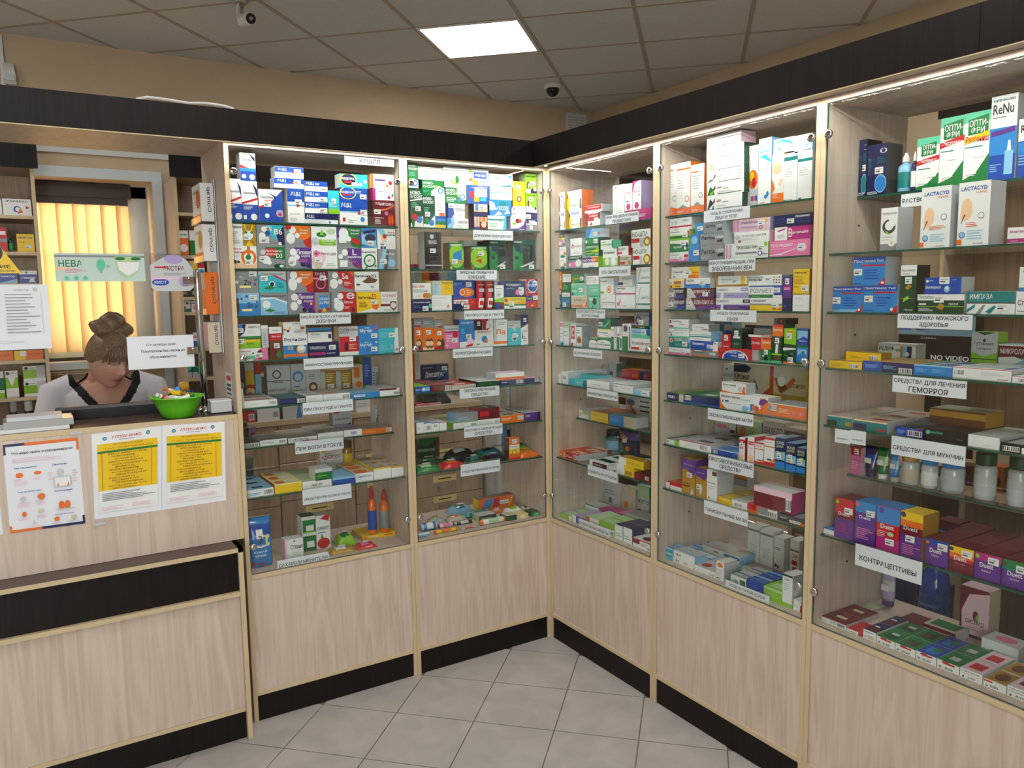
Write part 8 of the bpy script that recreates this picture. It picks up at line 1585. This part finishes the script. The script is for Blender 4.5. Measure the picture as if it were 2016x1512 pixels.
b = MB(); b.box(-2.72, -2.70, -.012, .012, 0, .56); tag(b.build('screen_post', 'chrome', None, (0, SY+.001, CT+.0003)), 'far chrome post of the protective screen, outside the picture', 'post')
SF = SY-.0028
def onscreen(name, u0, u1, v1, v0, ops, label, cat, base='paper'):
    x0, x1 = ony(u0, (v0+v1)/2, SF).x, ony(u1, (v0+v1)/2, SF).x; z0, z1 = ony((u0+u1)/2, v1, SF).z, ony((u0+u1)/2, v0, SF).z
    return flat_print(name, lambda x, y, e: Vector((x0+(x1-x0)*x, SF-e-.0004, z0+(z1-z0)*y)), x1-x0, z1-z0, ops, label, cat, base)
onscreen('notice_sheet', -52, 98, 689, 560, 't:.55:.75:.9:.03:g:СПИСОК;c:.83:.92:.035:lg;' + ''.join(f'l:.42:.9:{.83-.048*i:.3f}:{.865-.048*i:.3f}:1:g;' for i in range(13)) + 'r:.9:.22:.905:.86:lg;l:.2:.9:.1:.14:2:lg', 'large white list sheet stuck to the screen at the frame edge', 'sign')
onscreen('notice_sheet', 251, 382, 725, 661, 't:.28:.74:.68:.09:k:С 9 октября 2020г.;t:.2:.86:.48:.1:k:Покупатели без маски не;t:.32:.72:.3:.1:k:обслуживаются', 'small white notice about masks stuck to the screen before the pharmacist', 'sign')
onscreen('mask_packet', 108, 285, 554, 499, 'b:.86:.93:g;t:.04:.3:.52:.24:G:НЕВА;r:.0:.4:.14:.5:pe;l:.1:.36:.3:.45:3:p;c:.12:.12:.08:mt;c:.22:.12:.08:mt;c:.32:.12:.08:mt;e:.5:.6:.05:.2:mt;r:.485:.3:.51:.5:mt;g:.66,.9,.95,.9,.93,.4,.8,.1,.68,.4:lG;e:.72:.82:.06:.06:G;e:.9:.82:.06:.06:G;g:.68,.7,.94,.7,.92,.4,.8,.2,.7,.4:w;l:.56:.62:.5:.6:2:mt', 'pale green mask packet hanging on the clear screen', 'packet', 'pale_green')
onscreen('cleaner_card', 296, 380, 573, 500, 'g:0,.7,.0,.1,.1,.0,.9,0,1,.1,1,.6,.85,.85,.7,.95,.3,.9:lg;e:.55:.86:.22:.13:lv;t:.3:.8:.55:.13:m:ЭКСТРА;l:.3:.85:.42:.5:2:g;e:.22:.24:.2:.09:b;t:.08:.36:.2:.08:w:КИСТ;b:.32:.36:lp;e:.78:.26:.14:.14:lv;r:.1:.62:.4:.66:r', 'white and lilac extra cleaner card on the screen beside the post', 'sign', 'clear_card')
b = MB(); b.poly([(-.16,-.0004,0), (.058,-.0004,0), (-.05,-.0004,.175)], 'y'); b.poly([(-.05,.0004,.175), (.058,.0004,0), (-.16,.0004,0)], 'y')
o = b.build('warning_sticker', 'print', None, (ony(0,538,SF).x, SF-.0006, ony(10,538,SF).z)); q = MB(); q.poly([(-.02+.032*math.cos(t*math.pi/9), -.0012, .065+.032*math.sin(t*math.pi/9)) for t in range(18)], 'k'); q.poly([(-.02+.014*math.cos(t*math.pi/9), -.0014, .065+.014*math.sin(t*math.pi/9)) for t in range(18)], 'y')
put_text(q, 'ВНИМАНИЕ', lambda x, y: (x, -.0012, y), 'k', -.1, .03, .016, .026); put_text(q, 'ВИДЕОНАБЛЮДЕНИЕ', lambda x, y: (x, -.0012, y), 'dk', -.12, .042, .004, .010); q.build('printed_artwork', 'print', o)
tag(o, 'yellow triangular video surveillance sticker on the screen', 'sticker')
# green bowl of sweets
bc = Vector((ony(350,800,.062).x, .062, CT+.0004)); bo = empty('sweets_bowl', bc)
R = .083
prof = [(.046,0),(.05,.002),(.066,.035),(R,.068),(R+.006,.070),(R+.006,.073),(R-.002,.073),(.062,.036),(.044,.006),(.001,.005)]
b = MB(); b.lathe(prof, 32); mat('green_plastic', (96,190,30), .35); b.build('bowl', 'green_plastic', bo, smooth=True)
tag(bo, 'bright green plastic bowl full of wrapped sweets on the counter', 'bowl')
rnd = random.Random(4)
CN = [('w','r'),('r','gd'),('w','G'),('b','w'),('w','p'),('br','w'),('G','w'),('w','w'),('gd','y'),('o','w'),('w','G'),('r','w'),('w','sb'),('lg','b'),('w','o'),('y','gd')]
for i, (c1, c2) in enumerate(CN):
    t = i*2.4; rr = .05*math.sqrt((i % 12)/12); L, r = .03, .009
    lvl = .05 + .014*(i//6) - rr*.12 + .011
    b = MB(); b.tube([(-L,0,0),(-L*.62,0,0),(-L*.5,0,0),(L*.5,0,0),(L*.62,0,0),(L,0,0)], [.008,.003,r,r,.003,.008], 8, col=[c2,c2,c1,c2,c2])
    o = b.build('wrapped_sweet', 'foil', None, (bc.x+rr*math.cos(t), bc.y+rr*math.sin(t), bc.z+lvl)); o.rotation_euler = (0, rnd.uniform(-.5,.1), t+1)
    tag(o, f'{PAL[c1][1]} and {PAL[c2][1]} wrapped sweet in the green bowl' + (', half buried' if i == 10 else ''), 'sweet', 'wrapped sweets in the bowl')
b = MB(); rows = []
for i in range(9):
    a = math.pi*i/8; rows.append([(.017*math.sin(a)*math.cos(k*.5236)*(1+.12*(k % 2)), .017*math.sin(a)*math.sin(k*.5236)*(1+.12*(k % 2)), .017*math.cos(a)) for k in range(12)])
b.grid(rows, 'gd'); tag(b.build('foil_sweet', 'foil', None, (bc.x+.022, bc.y-.005, bc.z+.104)), 'round gold foil sweet on top of the green bowl', 'sweet')
# monitor backs, paper trays, leaflet box on the counter
a, c = ony(108, 806, .215), ony(335, 790, .215); mw = c.x-a.x; pm = empty('computer_monitor', ((a.x+c.x)/2, .215, .75))
H = (a.z+c.z)/2+.004-.75
b = MB(); rows = [[(x0*mw/2, y, z) for x0, y, z in q] for q in ([(-1,0,H-.30),(1,0,H-.30),(1,.028,H-.30),(-1,.028,H-.30)], [(-1,0,H-.01),(1,0,H-.01),(1,.028,H-.01),(-1,.028,H-.01)], [(-.985,.005,H),(.985,.005,H),(.985,.023,H),(-.985,.023,H)])]
b.grid(rows); b.build('casing', 'black_plastic', pm)
b = MB(); b.box(-mw/2+.012, mw/2-.012, .0282, .0288, H-.29, H-.012); b.build('screen', 'dark_screen', pm)
b = MB(); b.box(-.03, .03, .029, .05, .01, H-.12); b.box(-.12, .12, -.005, .16, 0, .0095); b.build('stand', 'black_plastic', pm); tag(pm, 'back of a black computer monitor behind the counter edge', 'monitor')
wd = empty('work_desk', (-2.05, .197, 0))
for n, q in (('desk_top',(-.7,.65,0,.235,.725,.7495)), ('leg',(-.68,-.65,.02,.22,0,.7245)), ('leg',(.615,.645,.02,.22,0,.7245))):
    b = MB(); b.box(*q); b.build(n, 'laminate', wd)
tag(wd, 'work desk behind the counter under the monitor', 'desk')
for i, (u0, u1, v0, v1, m, lab) in enumerate(((4,90,824,838,'white_plastic','flat white plastic folder lying on the counter'),)):
    a, c = ony(u0, v1, .02), ony(u1, v0, .02); b = MB(); b.box(0, .2, 0, .13, 0, .012); tag(b.build('plastic_folder', m, None, (a.x-.02, .012, CT+.0004)), lab, 'folder')
b = MB(); b.box(0, .19, 0, .12, 0, .022); tag(b.build('clear_tray', 'tray_plastic', None, (-2.02, .014, CT+.0130)), 'clear plastic document tray on top of the white folder', 'tray')
b = MB(); b.box(.0, .15, 0, .09, 0, .012, col='lg'); tag(b.build('document_pack', 'print', None, (-2.01, .02, CT+.0354)), 'pack of folded leaflets on the clear tray', 'papers')
lb = empty('card_box', (-1.378, .05, CT+.0004)); b = MB(); b.box(-.026, .044, 0, .06, .004, .042, col='lg'); b.box(-.022, .040, .003, .057, 0, .0039, col='k'); b.build('body', 'print', lb)
b = MB(); b.box(-.027, .045, -.001, .061, .0425, .047, col='w'); b.build('lid', 'print', lb); tag(lb, 'small white card box on the counter against the cabinet', 'box')
o = carton((-1.452, .165, CT+.0004), 0, .022, .075, .018, 'b', 'b:.7:.9:w;b:.4:.5:r;b:.0:.2:sb', 'dg', 'b', name='small_carton'); tag(o, 'slim blue carton between the sweets bowl and the post', 'carton')
# cartons in a rack on the side of the first cabinet, and a small card
rk = empty('side_rack', (-1.3272, .15, 0)); SX = -.0005
for z in (1.83, 1.69, 1.50, 1.36):
    b = MB(); b.box(-.055, SX, 0, .18, z-.003, z); b.box(-.055, -.0535, 0, .18, z, z+.02); b.build('pocket', 'door_glass', rk)
b = MB(); b.box(-.003, SX, .01, .17, 1.36, 1.98); b.build('back_sheet', 'paper', rk); tag(rk, 'clear pocket rack on the side of the cabinet by the counter', 'rack')
for z, w_, h_, c_, side, ops, lab in ((1.83,.15,.135,'w','w','b:.0:.2:o;e:.7:.6:.25:.25:o;t:.1:.7:.75:.1:n:Солгар;l:.1:.5:.4:.6:3:lb','white and orange carton in the topmost pocket of the side rack'), (1.69,.15,.13,'w','w','b:.0:.25:o;e:.7:.6:.25:.25:gd;t:.1:.7:.75:.1:n:Солгар','white and orange carton in the second pocket of the side rack'),
        (1.50,.13,.15,'o','o','b:.6:1:lg;l:.1:.8:.2:.5:4:br','orange carton in the third pocket of the side rack'), (1.36,.14,.11,'lp','be','g:0,0,.5,.3,.2,1,0,1:br;b:.0:.1:br','beige and brown carton in the lowest pocket of the side rack')):
    o = carton((-1.3272-.05, .24, z+.0004), -math.pi/2, w_, h_, .044, c_, ops, side, 'lg', name='medicine_carton'); tag(o, lab, 'carton', 'cartons in the side rack')
    if True:
        q = MB(); put_text(q, 'Солгар', lambda x, y: (w_/2+.0004, .012+y, x), 'dk', h_*.25, h_*.9, .008, .024); q.build('side_lettering', 'print', o)
b = MB(); b.box(-.0012, -.0003, .04, .13, 1.175, 1.29, col='w'); o = b.build('info_card', 'print', None, (-1.3268, .02, 0)); q = MB()
for z0, z1, c_ in ((1.262,1.278,'r'), (1.24,1.25,'t'), (1.225,1.235,'dk'), (1.21,1.218,'t'), (1.186,1.2,'r')): q.poly([(-.0016,.12,z0),(-.0016,.05,z0),(-.0016,.05,z1),(-.0016,.12,z1)], c_)
q.build('printed_artwork', 'print', o); tag(o, 'small red and green printed card on the side of the cabinet', 'card')
# ================================================================ the pharmacist: one body mesh, clothes and hair on it
def capsule_chain(mb, pts, seg=20):
    """closed tube through (point, rx, ry) sections; used as raw volume for the body before remeshing"""
    rows = []
    for i, (p, rx, ry, ax) in enumerate(pts):
        p = Vector(p); d = (Vector(pts[min(i+1, len(pts)-1)][0]) - Vector(pts[max(i-1, 0)][0])).normalized()
        s = Vector(ax); s = (s - d*s.dot(d)).normalized(); t = d.cross(s)
        rows.append([p + s*(rx*math.cos(2*math.pi*k/seg)) + t*(ry*math.sin(2*math.pi*k/seg)) for k in range(seg)])
    mb.grid(rows)
PX, PY = ony(212, 700, .62).x, .62          # she sits at y = 0.62
HZ = ony(212, 705, .62).z                    # centre of the head
HC = Vector((PX+.004, PY-.03, HZ))
HR = Matrix.Rotation(math.radians(24), 3, 'Z') @ Matrix.Rotation(math.radians(20), 3, 'X') @ Matrix.Rotation(math.radians(4), 3, 'Y')   # turned to her left, looking down
def head_pt(th, ph):
    """head surface in head space: face towards -y, z up; th around from the nose, ph from the crown"""
    x, y, z = math.sin(ph)*math.sin(th), -math.sin(ph)*math.cos(th), math.cos(ph)
    X_, Y_, Z_ = .073*x, .093*y, .112*z
    if z < 0:                       # taper towards the chin
        k = -z; X_ *= 1-.36*k**1.3; Y_ = Y_*(1-.22*k) - (.014*k if y < 0 else -.02*k)
    if y < 0:
        f = -y; g = lambda x0, z0, w_, h_: math.exp(-((X_-x0)/w_)**2 - ((Z_-z0)/h_)**2)
        Y_ -= .024*g(0,-.022,.010,.016)*f + .012*g(0,.004,.0085,.022)*f          # nose
        Y_ -= .006*g(.011,-.027,.006,.006) + .006*g(-.011,-.027,.006,.006)
        Y_ += .010*g(.030,.010,.015,.010) + .010*g(-.030,.010,.015,.010)          # eye sockets
        Y_ -= .005*g(.031,.009,.010,.006) + .005*g(-.031,.009,.010,.006)          # eyeballs under the lids
        Y_ -= .005*g(.03,.026,.020,.006) + .005*g(-.03,.026,.020,.006)            # brows
        Y_ -= .0065*g(0,-.054,.017,.0045) + .006*g(0,-.064,.014,.005)             # lips
        Y_ += .004*g(0,-.059,.02,.0022)
        Y_ -= .009*g(0,-.092,.022,.014)                                           # chin
        Y_ -= .005*g(.042,-.02,.02,.022) + .005*g(-.042,-.02,.02,.022)            # cheeks
    return Vector((X_, Y_, Z_))
raw = MB()
NT, NP = 72, 48
raw.grid([[HC + HR @ head_pt(2*math.pi*k/NT, max(.02, min(math.pi-.02, math.pi*i/NP))) for k in range(NT)] for i in range(NP+1)])
for sx in (-1, 1):                  # ears
    c = HC + HR @ Vector((sx*.073, .012, -.005)); raw.grid([[c + HR @ Vector((sx*(.004+.006*math.sin(a)), .016*math.cos(t)*math.sin(a), .028*math.sin(t)*math.sin(a)) ) for t in [2*math.pi*k/12 for k in range(12)]] for a in (.15,.8,1.57,2.3,3.0)])
AX = (1,0,0)
neck0 = HC + HR @ Vector((0,.035,-.045)); SZ = HZ-.085      # shoulder line height
ch = Vector((PX-.012, PY+.10, SZ-.012))
T_ = lambda y, z: ch + Vector((0, y, z))
capsule_chain(raw, [(neck0,.046,.05,AX), ((neck0+T_(0,.02))/2,.048,.052,AX), (T_(-.005,.012),.060,.058,AX), (T_(-.008,-.012),.11,.066,AX), (T_(-.02,-.05),.168,.085,AX), (T_(-.022,-.13),.170,.108,AX), (T_(.02,-.25),.150,.102,AX), (T_(.07,-.37),.158,.108,AX), (T_(.10,-.47),.178,.125,AX), (T_(.11,-.56),.168,.13,AX)])
arms = {}
for sx in (-1, 1):
    sh = ch + Vector((sx*.172,-.01,-.04)); el = sh + Vector((sx*.075,-.09,-.26)); wr = Vector((PX+sx*.13+.03, .40, .80)); tip = wr + Vector((-sx*.03,-.055,-.012))
    capsule_chain(raw, [(sh+Vector((-sx*.07,0,.03)),.045,.045,(0,1,0)), (sh,.056,.056,(0,1,0)), ((sh+el)/2,.047,.05,(0,1,0)), (el,.04,.042,(0,1,0)), ((el+wr)/2,.038,.038,(0,0,1)), (wr,.026,.02,(1,0,0)), (wr+(tip-wr)*.4,.038,.015,(1,0,0)), (tip,.036,.012,(1,0,0))])
    for f, (ox, L) in enumerate(((-.028,.052),(-.010,.062),(.009,.058),(.026,.046))):     # four fingers with a bend, and the thumb from the side of the palm
        b0 = tip + Vector((ox,.006,0)); d = Vector((-sx*.12+ox*2,-1,0)).normalized()
        capsule_chain(raw, [(b0,.009,.009,AX), (b0+d*L*.5+Vector((0,0,.004)),.0085,.0085,AX), (b0+d*L+Vector((0,0,-.010)),.007,.007,AX)], 10)
    b0 = wr + (tip-wr)*.35 + Vector((-sx*.033,0,0)); capsule_chain(raw, [(b0,.011,.011,(0,0,1)), (b0+Vector((-sx*.02,-.03,0)),.010,.010,(0,0,1)), (b0+Vector((-sx*.022,-.055,-.006)),.008,.008,(0,0,1))], 10)
    hp = ch + Vector((sx*.085,.11,-.55)); kn = hp + Vector((sx*.05,-.36,-.02)); an = Vector((kn.x, kn.y+.05, .08))
    capsule_chain(raw, [(hp+Vector((0,.06,0)),.085,.085,AX), (hp+Vector((0,-.08,0)),.085,.085,AX), (kn+Vector((0,.06,0)),.062,.062,AX), (kn,.056,.056,AX), (kn+Vector((0,.03,-.12)),.052,.055,AX), (an,.036,.04,AX)])
    capsule_chain(raw, [(an+Vector((0,.05,-.03)),.038,.045,AX), (an+Vector((0,-.03,-.04)),.042,.036,AX), (an+Vector((0,-.13,-.055)),.036,.022,AX)])
tmp = raw.build('person', 'print')
rm = tmp.modifiers.new('r', 'REMESH'); rm.mode = 'VOXEL'; rm.voxel_size = .0042
sm = tmp.modifiers.new('s', 'SMOOTH'); sm.iterations = 3; sm.factor = .4
bpy.context.view_layer.update()
me = bpy.data.meshes.new_from_object(tmp.evaluated_get(bpy.context.evaluated_depsgraph_get()))
bpy.data.objects.remove(tmp)
HRi = HR.inverted(); SKIN, LIP, BROW, EYE, CHEEK, PANTS = lin((206,154,134)), lin((168,72,76)), lin((96,66,50)), lin((52,40,38)), lin((208,140,124)), lin((60,62,72))
at = me.color_attributes.new('Col', 'FLOAT_COLOR', 'POINT'); buf = []
def mixc(a, b_, t): return tuple(a[i]*(1-t)+b_[i]*t for i in range(3))
for v in me.vertices:
    c = SKIN; q = HRi @ (v.co - HC)
    if v.co.z < ch.z-.40 and v.co.y > .46: c = PANTS
    elif q.y < -.03 and q.length < .16:
        g = lambda x0, z0, w_, h_: math.exp(-((q.x-x0)/w_)**2 - ((q.z-z0)/h_)**2)
        c = mixc(c, CHEEK, .5*min(1, g(.04,-.022,.022,.02)+g(-.04,-.022,.022,.02)))
        c = mixc(c, LIP, min(1, 1.3*g(0,-.059,.017,.009))); c = mixc(c, BROW, min(1, .9*(g(.031,.028,.016,.0045)+g(-.031,.028,.016,.0045))))
        c = mixc(c, EYE, min(1, 1.1*(g(.031,.008,.012,.0042)+g(-.031,.008,.012,.0042))))
    buf += [*c, 1]
at.data.foreach_set('color', buf)
me.materials.clear(); me.materials.append(MATS['skin_paint']); me.polygons.foreach_set('use_smooth', [True]*len(me.polygons))
person = bpy.data.objects.new('person', me); COL.objects.link(person)
tag(person, 'pharmacist in a white top with black neckline, looking down behind the counter', 'person')
# the top: a shell over torso and upper arms, V neckline with a black band
def garment(name, inside, mats, mi_of, off, col=None):
    b = MB(); idx = {}; N = [v.normal for v in me.vertices]
    def vid(i):
        if i not in idx:
            idx[i] = len(b.v); b.v.append(tuple(me.vertices[i].co + N[i]*off))
        return idx[i]
    for p in me.polygons:
        if inside(p.center):
            b.f.append(tuple(vid(i) for i in p.vertices)); b.c.append(None); b.mi.append(mi_of(p.center))
    return b.build(name, mats, person, smooth=True)
VB = HZ-.228                       # bottom of the V
def vdist(c):
    """signed height above the V neckline (positive: bare skin)"""
    front = c.y < ch.y+.005
    if not front: return c.z-(ch.z+.03)
    return c.z-(VB+abs(c.x-(ch.x+.004))*1.35)
def in_top(c):
    if c.z < ch.z-.42 or c.z > ch.z+.035: return False
    if abs(c.x-ch.x) > .19 and c.z < ch.z-.20: return False        # short sleeves end above the elbow
    if (HRi @ (c-HC)).length < .118 or c.y < PY-.16: return False
    return vdist(c) < 0
garment('tunic', in_top, ['shirt', 'collar'], lambda c: 1 if vdist(c) > -.048 and abs(c.x-ch.x) < .125 else 0, .007)
# hair: cap over the skull, fringe and a high bun
hb = MB()
def hair_pt(th, ph, k): 
    q = head_pt(th, ph); return q*k
rows = []
for i in range(15):
    ph = .03 + i*.118; r = []
    for k in range(40):
        th = 2*math.pi*k/40; d = abs(math.pi-abs(th-math.pi)) if th <= math.pi else abs(2*math.pi-th); d = min(th, 2*math.pi-th)
        lim = 1.10 if d < .5 else (1.10+(d-.5)*.62 if d < 1.5 else 1.72+(d-1.5)*.22)      # fringe high on the face, lower towards the nape
        p_ = min(ph, lim); q = head_pt(th, p_); s = 1.10+.012*math.sin(9*th)+.008*math.sin(23*th)
        r.append(HC + HR @ Vector((q.x*s, q.y*s+.002, q.z*(1.05+.03*math.sin(th*5)))))
    rows.append(r)
hb.grid(rows, caps=False)
hr = hb.build('hair', 'hair', person, smooth=True); so = hr.modifiers.new('t', 'SOLIDIFY'); so.thickness = .006; so.offset = 0
fb = MB()                           # fringe strands over the forehead
for i in range(15):
    x = -.06+.12*i/14; top = Vector((x*.8,-.073+abs(x)*.35,.082-abs(x)*.3)); mid = Vector((x*1.02,-.102+abs(x)*.55,.052-abs(x)*.1)); end = Vector((x*1.12,-.106+abs(x)*.66,.024+.006*math.sin(i*2.2)-abs(x)*.25))
    fb.tube([HC + HR @ q for q in (top, (top+mid)/2+Vector((0,-.006,.003)), mid, end)], [.008,.0085,.0075,.003], 8)
fb.build('fringe', 'hair', hr, smooth=True)
def blob(name, c, r, par, twist=0.0):
    b = MB(); rows = []
    for i in range(11):
        a = math.pi*max(.02, min(.98, i/10)); rows.append([HC + HR @ (Vector(c) + Vector((r[0]*math.sin(a)*math.cos(t), r[1]*math.sin(a)*math.sin(t), r[2]*math.cos(a)))*(1+.05*math.sin(3*t+a*4+twist))) for t in [2*math.pi*k/24 for k in range(24)]])
    b.grid(rows); return b.build(name, 'hair', par, smooth=True)
blob('bun', (-.004,.022,.142), (.048,.046,.040), hr); blob('bun_coil', (-.028,.030,.118), (.055,.050,.030), hr, 1.0); blob('bun_coil', (.026,.018,.120), (.050,.050,.028), hr, 2.2)
b = MB(); b.lathe([(.001,-.002),(.003,0),(.001,.002)], 10); o = b.build('earring', 'chrome', person); o.location = HC + HR @ Vector((-.078,.008,-.036))
# stool under her
st = empty('office_stool', (ch.x, ch.y+.13, 0)); zt = ch.z-.70
b = MB(); b.lathe([(.14,zt-.07),(.18,zt-.055),(.185,zt-.02),(.17,zt-.002),(.02,zt)], 24); b.build('seat', 'black_plastic', st, smooth=True)
b = MB(); b.lathe([(.025,.07),(.025,zt-.0705)], 14); b.build('column', 'chrome', st)
for k in range(5):
    t = 2*math.pi*k/5; b = MB(); b.tube([(.02*math.cos(t),.02*math.sin(t),.085), (.24*math.cos(t),.24*math.sin(t),.045), (.25*math.cos(t),.25*math.sin(t),0.004)], [.02,.016,.014], 8); b.build('leg', 'black_plastic', st)
tag(st, 'black swivel stool the pharmacist sits on', 'stool')
bpy.data.scenes.remove(_TS)
